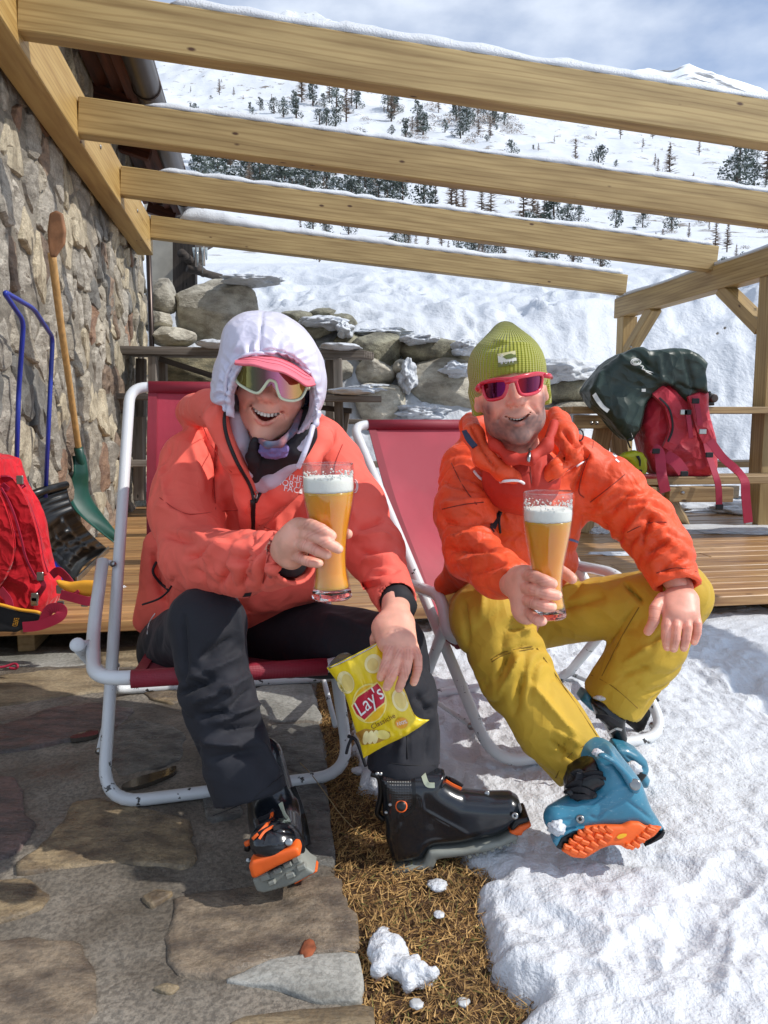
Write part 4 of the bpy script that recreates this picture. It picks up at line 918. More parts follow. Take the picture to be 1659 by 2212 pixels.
for q in range(74):                                                    # the dense band of stone pines
    x = rt.uniform(425, 880); y = rt.uniform(352, 440) + (x - 420) * .05; trees.append((x, y, rt.uniform(38, 62), 'p' if rt.rand() < .82 else 'l'))
for q in range(50): x = rt.uniform(640, 1330); trees.append((x, rt.uniform(500, 575) + (x - 900) * .04, rt.uniform(28, 46), 'p' if rt.rand() < .6 else 'l'))
for q in range(90):
    x = rt.uniform(385, 1659); y = rt.uniform(150, 330) + max(0, (x - 1000)) * .13; trees.append((x, y, rt.uniform(5, 13), rt.choice(['p', 'l', 'b', 'b'])))
for q in range(30): x = rt.uniform(1100, 1659); trees.append((x, rt.uniform(440, 560), rt.uniform(10, 34), rt.choice(['p', 'l', 'l', 'b'])))
LB = {'p': ('pine_tree', 'snow dusted stone pine', 'tree', 'pines on the hillside'), 'l': ('larch_tree', 'bare brown larch', 'tree', 'larches on the hillside'), 'b': ('bush', 'low leafless bush', 'bush', 'bushes on the hillside')}
for k, (x, y, h, kd) in enumerate(trees):
    p, d = place(x, y)
    if p is None: continue
    me = (PM if kd == 'p' else LM if kd == 'l' else BMH)[rt.randint(5 if kd == 'p' else 3 if kd == 'l' else 2)]; H = h * d / FPX * (1.25 if kd != 'b' else 1.1); nm, lb, ct, gp = LB[kd]
    o = bpy.data.objects.new(nm, me); COL.objects.link(o); o.location = tuple(p - [0, 0, .03 * H]); w = H * (1.15 if kd == 'p' else 1.0) * rt.uniform(.9, 1.2); o.scale = (w, w, H); o.rotation_euler = (0, 0, rt.uniform(0, 6.28))
    ry = [(.1646, 52, 'above the highest rafter'), (.139, 265, 'between first and second rafter'), (.13, 425, 'between second and third rafter'), (.124, 520, 'between third and lowest rafter')]; w_ = 'under the lowest rafter'
    for sl_, y0_, t_l in ry:
        if y - h / 2 < y0_ + sl_ * x: w_ = t_l; break
    sz = 'tiny' if h < 15 else 'small' if h < 27 else 'middling' if h < 45 else 'tall'; nb_ = 'by the gutter' if x < 520 else 'left of the hood' if x < 700 else 'right of the hood' if x < 900 else 'above the beanie' if x < 1150 else 'right of the beanie' if x < 1400 else 'near the right edge'
    tag(o, '%s %s %s, %s' % (sz, lb, w_, nb_), ct, gp)
# ------------------------------------------------------------------ furniture and things
PAINT = mat('white_paint', '#d3d6d8', .32, var=.04, vs=5, bump=.06, bs=60, coat=.3)
t_ = PAINT.node_tree; b_ = P_(PAINT); base = b_.inputs['Base Color'].links[0].from_socket; tc = [n for n in t_.nodes if n.type == 'TEX_COORD'][0]
n = _n(t_, 'ShaderNodeTexNoise'); n.inputs['Scale'].default_value = 26; n.inputs['Detail'].default_value = 5; n.inputs['Roughness'].default_value = .65; t_.links.new(tc.outputs['Object'], n.inputs[0])
sx = _n(t_, 'ShaderNodeSeparateXYZ'); t_.links.new(tc.outputs['Object'], sx.inputs[0]); mr = _n(t_, 'ShaderNodeMapRange'); mr.inputs[1].default_value = 0; mr.inputs[2].default_value = .35; mr.inputs[3].default_value = .075; mr.inputs[4].default_value = 0; t_.links.new(sx.outputs['Z'], mr.inputs[0])
ad = _n(t_, 'ShaderNodeMath', operation='ADD'); t_.links.new(n.outputs[0], ad.inputs[0]); t_.links.new(mr.outputs[0], ad.inputs[1])
r = _n(t_, 'ShaderNodeValToRGB'); r.color_ramp.elements[0].position = .675; r.color_ramp.elements[1].position = .69; t_.links.new(ad.outputs[0], r.inputs[0])
mm = _n(t_, 'ShaderNodeMix', data_type='RGBA'); t_.links.new(r.outputs[0], mm.inputs[0]); t_.links.new(base, mm.inputs[6]); mm.inputs[7].default_value = (.03, .028, .026, 1); t_.links.new(mm.outputs[2], b_.inputs['Base Color'])
def weave(m, s, st=.5, d=.0008, axes=('X', 'Z')):
    t = m.node_tree; tc = [n for n in t.nodes if n.type == 'TEX_COORD'][0]; prev = None
    for a in axes:
        w = _n(t, 'ShaderNodeTexWave'); w.bands_direction = a; w.inputs['Scale'].default_value = s; t.links.new(tc.outputs['Object'], w.inputs[0])
        if prev is None: prev = w.outputs[0]
        else:
            mu = _n(t, 'ShaderNodeMath', operation='MULTIPLY'); t.links.new(prev, mu.inputs[0]); t.links.new(w.outputs[0], mu.inputs[1]); prev = mu.outputs[0]
    relink_bump(m, prev, st, d); return m
SLING = weave(mat('red_sling_mesh', (.42, .028, .058), .5, var=.12, vs=4, sheen=.1), 90, .6, .001)
P_(SLING).inputs['Alpha'].default_value = .9
SL2 = weave(mat('dark_red_sling_edge', (.26, .012, .03), .5, var=.12), 90, .6, .001)
def chair(base, label, segs, fabL, fabR, bar):
    c = thing('deck_chair', base, label, 'deck chair', 'two deck chairs')
    for nm, pts, r, fil in segs: tube(nm, fillet(pts, fil, 7), r, PAINT, c, seg=16)
    A = catmull(fabL, 10); B = catmull(fabR, 10); V = []; F = []; K = 26; n = len(A)
    for s in (0, 1):
        for i in range(n):
            for k in range(K):
                u = k / (K - 1); p = A[i] * (1 - u) + B[i] * u; sag = .035 * math.sin(math.pi * u) * math.sin(math.pi * i / (n - 1)); V.append(p + np.array([0, .7, -.7]) * sag + np.array([0, .002 * s, -.003 * s]))
    for s in (0, 1):
        for i in range(n - 1):
            for k in range(K - 1):
                q = (s * n * K + i * K + k, s * n * K + i * K + k + 1, s * n * K + (i + 1) * K + k + 1, s * n * K + (i + 1) * K + k); F.append(q if s else q[::-1])
    add('sling', V, F, SLING, c, True)
    for E, sg in ((A, 1), (B, -1)):
        wd = (B - A)[0] / np.linalg.norm((B - A)[0]); ribbon('sling_hem', E + wd * sg * .014 + np.array([0, -.002, .001]), wd, .028, SL2, c, .004)
    tube('sling_front_sleeve', np.array(bar), .0215, SL2, c, seg=18)
    tube('sling_top_sleeve', np.array([A[0], B[0]]), .0195, SL2, c, seg=18)
    return c
R0 = .0165
# woman's chair
BL, BR = G(222, 1738, .017), G(757, 1672, .017); TL = P(281, 836, 2.45); W1 = BR - BL; TR = TL + W1 * .80
pv = P(222, 1212, 2.16); fl_, fr_ = P(203, 1468, 1.735), P(752, 1436, 1.86); W1b = fr_ - fl_
rl = G(250, 1491, .017); rr_ = G(720, 1464, .017); W1c = rr_ - rl; cap = P(167, 1393, 1.86)
top_mid = lambda a, b, f: a + (b - a) * f
segs = [('back_frame', [top_mid(TL, TR, .5), TL, BL, BR, TR, top_mid(TL, TR, .5)], R0, [.1, .055, .1, .1, .055, .1]),
        ('seat_frame', [pv, P(200, 1370, 1.98), fl_, fr_, P(200, 1370, 1.98) + W1b, pv + W1b], R0 * 1.05, [.05, .1, .07, .07, .1, .05]),
        ('rear_frame', [cap, rl, rr_, cap + W1c], R0, .08),
        ('brace', [P(214, 1622, 1.99), P(254, 1436, 2.42)], .008, .01), ('brace', [P(214, 1622, 1.99) + W1, P(254, 1436, 2.42) + W1], .008, .01),
        ('pivot_pin', [pv - W1b * .0, P(246, 1218, 2.17)], .008, .01), ('pivot_pin', [cap, P(197, 1388, 1.92)], .009, .01)]
W1n = W1 / np.linalg.norm(W1)
fabL = [TL + W1n * .055, P(317, 1050, 2.42), P(318, 1250, 2.38), P(322, 1385, 2.2), P(283, 1462, 1.80), P(283, 1467, 1.735)]
fw = np.linalg.norm(W1) - .11; fabR = [q + (W1n if i < 4 else W1b / np.linalg.norm(W1b)) * (fw * (.77, .82, .88, .95)[i] if i < 4 else .50) for i, q in enumerate(fabL)]
ch1 = chair(G(400, 1700, 0), 'white tube deck chair with dark red sling under the laughing woman', segs, fabL, fabR, [P(283, 1467, 1.747), P(706, 1440, 1.848)])
V, F = lathe_geo([(.001, -.006), (.0175, -.006), (.0185, 0), (.0165, .004), (.001, .005)], cap, (cap - rl) , 18, False); add('end_cap', V, F, PAINT, ch1, True)
for p in (P(214, 1622, 1.98), P(254, 1436, 2.38), P(246, 1218, 2.15)):
    V, F = lathe_geo([(.001, 0), (.009, 0), (.009, .006), (.001, .009)], p, (-.3, -1, .1), 10); add('rivet', V, F, STEEL, ch1, True)
# man's chair
BL, BR = G(1068, 1652, .055), G(1446, 1588, .055); TL = P(762, 918, 2.75); W2 = BR - BL; TR = TL + W2; W2n = W2 / np.linalg.norm(W2)
pv = P(885, 1262, 2.35); fl_ = P(968, 1384, 2.02); fr_ = P(1372, 1326, 2.25); W2b = fr_ - fl_
rl = G(905, 1503, .05); rr_ = rl + W2; cap = P(966, 1338, 2.06)
segs = [('back_frame', [top_mid(TL, TR, .5), TL, BL, BR, TR, top_mid(TL, TR, .5)], R0, [.1, .055, .1, .1, .055, .1]),
        ('seat_frame', [pv, P(955, 1288, 2.12), fl_, fr_, P(955, 1288, 2.12) + W2b, pv + W2b], R0 * 1.05, [.05, .06, .05, .07, .1, .05]),
        ('rear_frame', [cap, rl, rr_, cap + W2], R0, .08),
        ('brace', [P(1018, 1568, 2.2), P(905, 1490, 2.6)], .008, .01), ('brace', [P(1018, 1568, 2.2) + W2, P(905, 1490, 2.6) + W2], .008, .01)]
fabL = [TL + W2n * .055, P(838, 1080, 2.68), P(890, 1220, 2.6), P(935, 1345, 2.45), P(975, 1392, 2.12), P(985, 1388, 2.04)]
fabR = [q + (W2n if i < 4 else W2b / np.linalg.norm(W2b)) * (np.linalg.norm(W2) - .11 if i < 4 else .48) for i, q in enumerate(fabL)]
ch2 = chair(G(1200, 1620, 0), 'white tube deck chair with faded red sling under the man in the green beanie', segs, fabL, fabR, [P(985, 1386, 2.03), P(1345, 1332, 2.23)])
for p in (P(1018, 1568, 2.17), P(1410, 1566, 2.3)):
    V, F = lathe_geo([(.001, 0), (.011, 0), (.011, .006), (.001, .009)], p, (-.3, -1, .1), 10); add('rivet', V, F, STEEL, ch2, True)
f = Field(P(1340, 1640, 2.3) - [.1, .2, .1], P(1440, 1470, 2.45) + [.1, .1, .1], .005); f.poly(P(1390, 1550, 2.33), (1, 0, 0), (0, 0, 1), [(q[0] * 1.4e-3, -q[1] * 1.4e-3) for q in ((-30, -40), (-8, -75), (12, -55), (15, -10), (-4, 40), (-20, 28), (-42, 10))], .012, .004)
V, F = f.mesh(1); add('foot_plate', V, F, BLACKP, ch2, True); tube('foot_clamp', np.array([P(1396, 1500, 2.42), P(1412, 1522, 2.4)]), .024, BLACKP, ch2, seg=14)

# ---- beer glasses
GLASS = bpy.data.materials.new('clear_glass'); GLASS.use_nodes = True; t_ = GLASS.node_tree; t_.nodes.clear(); o_ = _n(t_, 'ShaderNodeOutputMaterial'); mx_ = _n(t_, 'ShaderNodeMixShader'); tr_ = _n(t_, 'ShaderNodeBsdfTransparent'); gl_ = _n(t_, 'ShaderNodeBsdfGlossy'); lw_ = _n(t_, 'ShaderNodeLayerWeight'); lw_.inputs[0].default_value = .5; fr_n = _n(t_, 'ShaderNodeMath', operation='POWER'); fr_n.inputs[1].default_value = 3.0; fr_2 = _n(t_, 'ShaderNodeMath', operation='MULTIPLY_ADD'); fr_2.inputs[1].default_value = .5; fr_2.inputs[2].default_value = .035; t_.links.new(lw_.outputs['Facing'], fr_n.inputs[0]); t_.links.new(fr_n.outputs[0], fr_2.inputs[0]); fr_n = fr_2
gl_.inputs['Roughness'].default_value = .02; tr_.inputs[0].default_value = (.97, .98, .98, 1); t_.links.new(fr_n.outputs[0], mx_.inputs[0]); t_.links.new(tr_.outputs[0], mx_.inputs[1]); t_.links.new(gl_.outputs[0], mx_.inputs[2]); t_.links.new(mx_.outputs[0], o_.inputs[0])
THICK = mat('thick_glass', (.98, .98, .98), .02, var=0, trans=1.0, spec=.5)
BEER = mat('cloudy_beer', (.86, .37, .025), .15, col2=(.80, .30, .015), vs=9, mixr=(.3, .7), sss=.9, sssr=(1, .45, .08), spec=.4); P_(BEER).inputs['Subsurface Scale'].default_value = .035
FOAM = mat('beer_foam', (.86, .82, .74), .6, var=.05, bump=.5, bs=260, bd=.0015, sss=.3, sssr=(1, .9, .8))
def glass(prof_px, cx_top, cx_bot, y_foam, y_beer_top, d, label, seed):
    yt, yb = prof_px[0][0], prof_px[-1][0]; base = P(cx_bot, yb, d); top = P(cx_top, yt, d); ax = top - base; H = np.linalg.norm(ax); k = d / FPX * 1.0
    g = thing('beer_glass', base, label, 'glass', 'wheat beer glasses')
    z = lambda y: (yb - y) / (yb - yt) * H
    out = [(r * k, z(y)) for y, r in prof_px][::-1]; zs = np.array([q[1] for q in out]); rs = np.array([q[0] for q in out]); fine = np.linspace(0, H, 60); fr = np.interp(fine, zs, rs); fr = np.convolve(np.pad(fr, 3, 'edge'), np.ones(7) / 7, 'valid')
    zb = H * .062
    # wall: outer and inner skins joined by the rim
    prof = [(r, zz) for r, zz in zip(fr, fine) if zz > zb]; inner = [(r - .0022, zz) for r, zz in prof][::-1]; V, F = lathe_geo(prof + [(prof[-1][0] - .001, H + .0012)] + inner, base, ax, 56, False); add('wall', V, F, GLASS, g, True)
    ft = [(.001, .001), (fr[0] * .9, 0.0), (fr[0], .003), (fr[2] * 1.0, zb * .4), (np.interp(zb * .97, fine, fr) - .0005, zb * .97), (.001, zb * .9)]; V, F = lathe_geo(ft, base, ax, 56, False); add('foot', V, F, THICK, g, True)
    bz = z(y_beer_top); fz_ = z(y_foam); pr = [(.001, zb + .002)] + [(r - .0029, zz) for r, zz in zip(fr, fine) if zb + .002 < zz < bz] + [(np.interp(bz, fine, fr) - .0029, bz), (.001, bz)]; V, F = lathe_geo(pr, base, ax, 56, False); add('beer', V, F, BEER, g, True)
    pr = [(.001, bz + .0006)] + [(np.interp(q, fine, fr) - .0028, q) for q in np.linspace(bz + .0006, fz_, 7)] + [(np.interp(fz_, fine, fr) - .008, fz_ + .003), (.001, fz_ + .004)]; V, F = lathe_geo(pr, base, ax, 56, False); V = V + .0012 * fbm(V * 160, 2, seed)[:, None] * np.array([0, 0, 1]); add('foam', V, F, FOAM, g, True)
    # lacing clinging to the inside above the foam
    rk = np.random.RandomState(seed); mb = MB()
    for _ in range(150):
        a = rk.uniform(0, 6.283); zz = fz_ + abs(rk.normal(0, .009)) + (.012 * (math.sin(a * 3) > .3)) * rk.rand(); 
        if zz > H - .012: continue
        rr2 = np.interp(zz, fine, fr) - .0034; c = base + ax / H * zz; n = np.cross(ax / H, [0, 1., .01]); n /= np.linalg.norm(n); b = np.cross(ax / H, n); c = c + rr2 * (math.cos(a) * n + math.sin(a) * b); s = rk.uniform(.0006, .0026)
        Vv, Ff = lathe_geo([(.0002, -s), (s, 0), (.0002, s)], c, ax, 6, False); mb.add(Vv, Ff)
    mb.build('foam_lacing', FOAM, g, True, kind='stuff')
    V, F = tube_geo(np.array([base + ax + (fr[-1] - .001) * (math.cos(a) * np.array([1, 0, 0]) + math.sin(a) * np.array([0, 1, 0])) for a in np.linspace(0, 6.283, 49)[:-1]]), .0013, 8, closed=True); add('rim', V, F, GLASS, g, True)
    return g
glass([(1002, 55), (1048, 58.5), (1080, 55), (1119, 46.5), (1165, 38), (1211, 34.8), (1245, 37), (1272, 42.5), (1292, 45.5)], 708, 717, 1032, 1061, 1.38, 'tall wheat beer glass held up by the woman in the white hood', 3)
glass([(1064, 53), (1108, 55), (1140, 52), (1189, 42.8), (1230, 35), (1260, 32.8), (1290, 36.5), (1315, 42.5), (1332, 44.5)], 1184, 1180.5, 1100, 1124, 1.45, 'tall wheat beer glass held low by the man in the green beanie', 8)

def extr(name, pts, d, h, rnd, m, parent, res=.006, k=.01, bulge=0.0, amp=.004, nf=12, seed=1, sm=2, lean=0.0, extra=None, stro=None, vfun=None):
    """a soft solid whose outline in plan with the camera is pts (frame units), thickness 2h, at depth d"""
    pts = [tuple(q) for q in pts]; cx = np.mean([q[0] for q in pts]); cy = np.mean([q[1] for q in pts]); o = P(cx, cy, d); r0 = ray(cx, cy); ex = np.array([1., 0, 0]); up = np.array([0, -math.sin(-lean), math.cos(-lean)])
    nrm = np.cross(ex, up); loc = []
    for x, y in pts:
        r = ray(x, y); t = ((o - CAMP) @ nrm) / (r @ nrm); q = CAMP + r * t - o; loc.append((q @ ex, q @ up))
    L = np.array([o + ex * a + up * b + nrm * e for a, b in loc for e in (-h - bulge, h + bulge)]); mg = .03
    f = Field(L.min(0) - mg, L.max(0) + mg, res); f.poly(o, ex, up, loc, h, rnd, k, bulge=bulge)
    if extra: extra(f)
    V, F = f.mesh(sm); N = vnormals(V, F)
    if amp: V = V + N * (amp * fbm(V * nf, 4, seed))[:, None]
    if stro: V = strokes(V, N, stro)
    o_ = add(name, V, F, m, parent, True); return o_, V, F
# ---- shovels by the wall
BLUEP = mat('blue_lacquer', '#1c2f96', .3, var=.1, coat=.3); GREENP = mat('green_plastic', '#084235', .38, var=.12, bump=.1, bs=30)
def sheet(name, A, B, m, parent, ctr=None, n=24, k=14, t=.004, bow=0.0, bowdir=(0, -1, 0), ribs=None):
    A = catmull(A, 6); B = catmull(B, 6); ii = np.linspace(0, len(A) - 1, n).astype(int); A = A[ii]; jj = np.linspace(0, len(B) - 1, n).astype(int); B = B[jj]; V = []; bd = np.cross((B - A).mean(0), A[-1] - A[0] + B[-1] - B[0]); bd = bd / np.linalg.norm(bd); bd = -bd if bd[1] > 0 else bd
    for s in (0, 1):
        for i in range(n):
            for j in range(k):
                u = j / (k - 1); p = A[i] * (1 - u) + B[i] * u + bd * bow * math.sin(math.pi * u) + (bd * ribs(u, i / (n - 1)) if ribs else 0); V.append(p - bd * t * s)
    F = []
    for s in (0, 1):
        for i in range(n - 1):
            for j in range(k - 1): b = s * n * k + i * k + j; q = (b, b + 1, b + k + 1, b + k); F.append(q if s else q[::-1])
    N = n * k
    for i in range(n - 1):
        for j in (0, k - 1): a = i * k + j; F.append((a, a + k, a + k + N, a + N))
    for j in range(k - 1):
        for i in (0, n - 1): a = i * k + j; F.append((a, a + 1, a + 1 + N, a + N))
    return add(name, V, F, m, parent, True)
z5 = lambda x, y: (x * .2149, 950.7 + y * .2149)
def P5(x, y, d): return P(*z5(x, y), d)
sh = thing('snow_pusher', G(170, 1254, DZ), 'black snow scoop with blue tube handle leaning on the stone wall', 'shovel')
tube('handle', fillet([P(34, 1075, 3.7), P(40, 850, 3.74), P(51, 694, 3.66), P(6, 628, 3.42), P(72, 666, 3.72), P(114, 729, 4.1), P(108, 850, 4.05), P(98, 1075, 4.0)], .05, 6), .0115, BLUEP, sh, seg=12)
gb1, gb2 = G(*z5(770, 1412), DZ + .01), G(*z5(1090, 1100), DZ + .01)
ribs = lambda u, v: .011 * (math.exp(-((u - .25) / .035) ** 2) + math.exp(-((u - .5) / .035) ** 2) + math.exp(-((u - .75) / .035) ** 2)) * min(1, max(0, (v - .4) * 6)) * min(1, max(0, (.95 - v) * 12)) + .012 * math.exp(-((u - .5) / .2) ** 2 - ((v - .42) / .08) ** 2)
sheet('scoop', [P5(262, 600, 3.85), P5(350, 800, 3.86), P5(440, 1100, 3.95), P5(560, 1240, 4.0), gb1], [P5(668, 450, 4.15), P5(705, 610, 4.2), P5(800, 800, 4.3), P5(930, 960, 4.5), gb2], BLACKP, sh, bow=-.05, ribs=ribs, n=36, k=40)
tube('top_rim', np.array([P5(262, 570, 3.86), P5(460, 500, 4.0), P5(665, 450, 4.16)]), .022, BLACKP, sh, seg=10)
board('metal_edge', gb1, gb2, .012, .04, STEEL, sh, bev=.002)
sh = thing('snow_shovel', G(258, 1180, DZ), 'dark green plastic shovel with long wooden handle against the wall', 'shovel')
tube('handle', catmull([P(112, 548, 4.28), P(130, 690, 4.45), P(150, 830, 4.68), P(172, 985, 4.95)], 6), [.022, .02, .019, .02], HANDLE, sh, seg=14)
extr('grip', [(108, 462), (122, 455), (136, 462), (143, 500), (141, 528), (128, 545), (121, 556), (110, 556), (106, 540), (103, 500)], 4.24, .012, .010, mat('worn_grip_wood', '#94694a', .7, var=.25, vs=12, bump=.4, bs=60), sh, res=.005, amp=.003)
tube('socket', np.array([P(169, 968, 4.9), P(178, 1010, 4.97), P(186, 1060, 5.02)]), [.028, .028, .012], GREENP, sh, seg=12)
sheet('blade', [P(157, 985, 4.93), P(160, 1020, 4.9), P(149, 1048, 4.88), P(150, 1078, 4.85), P(168, 1108, 4.85), P(205, 1140, 4.9), P(254, 1178, 5.0)], [P(180, 990, 5.0), P(188, 1030, 5.02), P(192, 1066, 5.05), P(205, 1090, 5.1), P(222, 1112, 5.12), P(240, 1140, 5.1), P(259, 1176, 5.05)], GREENP, sh, bow=.05, n=30)
sh = thing('blue_scoop', P(125, 1250, 3.5), 'bright blue plastic blade peeking out behind the red backpack', 'shovel'); sheet('blade', [P5(440, 1120, 3.6), P5(480, 1240, 3.6), P5(520, 1340, 3.6)], [P5(520, 1180, 3.8), P5(620, 1290, 3.8), P5(655, 1370, 3.75)], mat('blue_plastic', '#1a43c8', .3), sh, bow=.04)
tube('rim', np.array([P5(540, 1400, 3.6), P5(600, 1380, 3.62), P5(655, 1370, 3.64)]), .02, mat('blue_plastic_rim', '#1a43c8', .3), sh, seg=10)

# ---- red backpack at the left
REDF = mat('red_pack_fabric', (.56, .012, .022), .62, var=.15, vs=8, bump=.35, bs=24, bd=.006, sheen=.15)
crumple(REDF, 9, .7, .03); P_(REDF).inputs['Roughness'].default_value = .8; P_(REDF).inputs['Specular IOR Level'].default_value = .25
REDD = mat('dark_red_webbing', (.36, .012, .045), .6, var=.12, bump=.2, bs=300, bd=.0008)
YELP = mat('yellow_pad', '#e2a12c', .55, var=.06, bump=.15, bs=40); GREYF = mat('charcoal_fabric', '#24262a', .8, var=.2, bump=.3, bs=200, bd=.001)
bp = thing('backpack', P(40, 1350, 3.15), 'red backpack with padded straps standing on the deck at the left edge', 'backpack')
z5l = lambda L: [z5(*q) for q in L]
body, V, F = extr('body', z5l([(-350, 200), (-150, 135), (0, 148), (110, 185), (145, 290), (200, 430), (300, 640), (380, 880), (420, 1100), (470, 1300), (545, 1430), (560, 1560), (520, 1680), (430, 1780), (200, 1830), (-350, 1830)]), 3.3, .13, .05, REDF, bp, res=.01, amp=.014, nf=7, stro=[(15, 1010, 20, 1140, 5, -.01), (60, 1020, 95, 1150, 5, -.01), (0, 1240, 100, 1290, 8, .008), (70, 1250, 60, 1320, 5, -.008)])
sf = Surf(V, F)
def strap(name, pts, w, m, parent, surf=None, lift=.012, d=None, t=.012):
    pp = surf.path(pts, lift, 6) if surf else np.array([P(*q) for q in pts]); pp = pp if surf else catmull(pp, 6); 
    V, F = ribbon_geo(pp, np.cross(np.gradient(pp, axis=0), [0, -1, .1]), w, t); return add(name, V, F, m, parent, False)
strap('shoulder_strap', z5l([(60, 430), (140, 560), (215, 740), (280, 960), (330, 1180), (400, 1380)]), [.075, .085, .085, .06], REDF, bp, sf, .03, t=.02)
strap('shoulder_strap', z5l([(-140, 460), (-60, 620), (20, 860), (50, 1080), (0, 1300), (-90, 1460)]), [.07, .08, .08, .06], REDF, bp, sf, .03, t=.02)
strap('strap_piping', z5l([(10, 480), (90, 620), (160, 800), (215, 1000), (265, 1200), (370, 1400)]), .008, REDD, bp, sf, .045, t=.006); strap('strap_piping', z5l([(130, 420), (250, 560), (330, 740), (395, 960), (430, 1180), (480, 1330)]), .008, REDD, bp, sf, .03, t=.006)
strap('haul_loop', z5l([(20, 440), (100, 500), (190, 490), (230, 440)]), .02, REDD, bp, sf, .035, t=.004); strap('top_strap', z5l([(40, 360), (110, 410), (170, 420), (235, 480)]), .03, REDD, bp, sf, .03, t=.006)
strap('side_strap', z5l([(60, 800), (150, 950), (100, 1000)]), .012, REDD, bp, sf, .01, t=.003)
strap('hanging_strap', [(*z5(400, 1390), 3.05), (*z5(440, 1470), 3.04), (*z5(370, 1560), 3.05), (*z5(345, 1640), 3.05)], .02, REDD, bp, t=.003)
for c in ((405, 1370, 3.04), (350, 1580, 3.03), (345, 1620, 3.03), (600, 1500, 3.1), (850, 1630, 3.0), (610, 1660, 2.98), (200, 400, 3.1)):
    V, F = box_mesh(.028, .01, .036, .003); add('buckle', V + P(*z5(c[0], c[1]), c[2]), F, STEEL, bp)
extr('hip_pad', z5l([(-150, 1660), (0, 1650), (200, 1700), (370, 1730), (425, 1750), (400, 1820), (300, 1870), (180, 1925), (0, 1925), (-150, 1900)]), 3.0, .02, .012, GREYF, bp, res=.006, amp=.003)
tube('pad_piping', catmull([P5(-150, 1640, 2.98), P5(0, 1655, 2.975), P5(200, 1705, 2.975), P5(370, 1728, 2.975), P5(428, 1756, 2.98)], 6), .007, YELP, bp, seg=8)
pd, V, F = extr('hip_pad', z5l([(560, 1400), (700, 1430), (850, 1408), (960, 1412), (1000, 1450), (990, 1520), (930, 1570), (800, 1560), (690, 1530), (600, 1470)]), 3.0, .018, .014, YELP, bp, res=.006, amp=.002)
strap('webbing', [(*z5(430, 1850), 2.97), (*z5(500, 1700), 2.97), (*z5(620, 1700), 2.96), (*z5(590, 1780), 2.95), (*z5(400, 1860), 2.95), (*z5(230, 1880), 2.95)], .04, REDD, bp, t=.004)
strap('webbing', [(*z5(610, 1550), 2.98), (*z5(760, 1590), 2.97), (*z5(900, 1620), 2.97), (*z5(1000, 1580), 2.98)], .036, REDD, bp, t=.004)
strap('webbing', [(*z5(520, 1360), 3.2), (*z5(590, 1315), 3.18), (*z5(680, 1400), 3.05), (*z5(770, 1560), 2.97)], .034, REDD, bp, t=.004)
strap('webbing', [(*z5(0, 1500), 3.03), (*z5(80, 1600), 3.01), (*z5(100, 1680), 3.0)], .03, REDD, bp, t=.004)
V, F = text_geo('EXPED', 1); V = np.array(V); cx, cy = z5(155, 1830); pp = np.array([P(cx + v[1] * 17 * .95 - v[0] * 1.5, cy + v[0] * 6.2 * 1.0, 2.972) for v in V]); add('lettering', pp, [f[::-1] for f in F], YELP, bp)
rope = tube('cord', catmull([P(-10, 1442, 2.85), P(10, 1440, 2.86), P(30, 1434, 2.87), P(38, 1438, 2.86), P(34, 1444, 2.86), P(20, 1443, 2.86)], 6), .005, REDD, None, seg=8); tag(rope, 'short dark red cord lying on the pavement at the left edge', 'cord')

# ---- old weathered picnic table behind the woman
pt = thing('picnic_table', P(500, 1100, 7.2), 'tall weathered grey picnic table in front of the boulders', 'table')
def bpx(name, a, b, w, h, m, parent, **kw): return board(name, P(*a), P(*b), w, h, m, parent, **kw)
for k in range(5): bpx('tabletop_plank', (262 - k * 4, 759 + k * 1.2 - 2, 7.0 + k * .15), (786 + k * 5, 768 + k * 1.0 - 2, 7.0 + k * .15 + .34), .14, .07, OLDW, pt)
for k in range(2): bpx('bench_plank', (238, 856 + k * 1.5, 6.7 + k * .15), (822, 862 + k * 1.2, 7.05 + k * .15), .14, .05, OLDW, pt)
for k in range(1): bpx('bench_plank', (245, 1000, 6.6), (838, 1003, 7.0), .18, .05, OLDW, pt)
bpx('bench_plank', (640, 908, 7.5), (812, 912, 7.6), .14, .05, OLDW, pt)
for a, b, w in (((331, 770, 7.05), (333, 1080, 7.05), .07), ((305, 775, 7.4), (303, 1070, 7.4), .08), ((350, 780, 7.4), (356, 1000, 7.4), .08), ((729, 775, 7.2), (737, 1085, 7.2), .08), ((712, 778, 7.5), (714, 1060, 7.5), .08), ((748, 885, 7.4), (720, 1060, 7.5), .08), ((300, 900, 6.9), (302, 1080, 6.9), .09)): bpx('leg', a, b, w, .09, OLDW, pt, up=(0, 1, 0))
for a, b in (((345, 775, 7.2), (490, 822, 7.3)), ((500, 826, 7.3), (700, 785, 7.3)), ((690, 880, 7.3), (760, 888, 7.3)), ((735, 950, 7.3), (690, 930, 7.3))): bpx('brace', a, b, .05, .1, DARKW, pt, up=(0, 1, 0))
for k, (x0, x1, y, d, lb) in enumerate([(430, 500, 744, 7.0, 'snow pillow on the grey table left of the hood'), (690, 778, 750, 7.3, 'snow pillow on the right end of the grey table'), (700, 808, 846, 7.05, 'snow lying on the grey bench right of the hood'), (830, 815, 0, 0, '')]):
    if not lb: continue
    c = P((x0 + x1) / 2, y, d); tag(lump('snow_pillow', c, (Rm((x1 - x0) / 2, d), .2, Rm(9, d)), SNOWB, 20 + k, flat=1, n=4, amp=.35, nf=2), lb, 'snow')

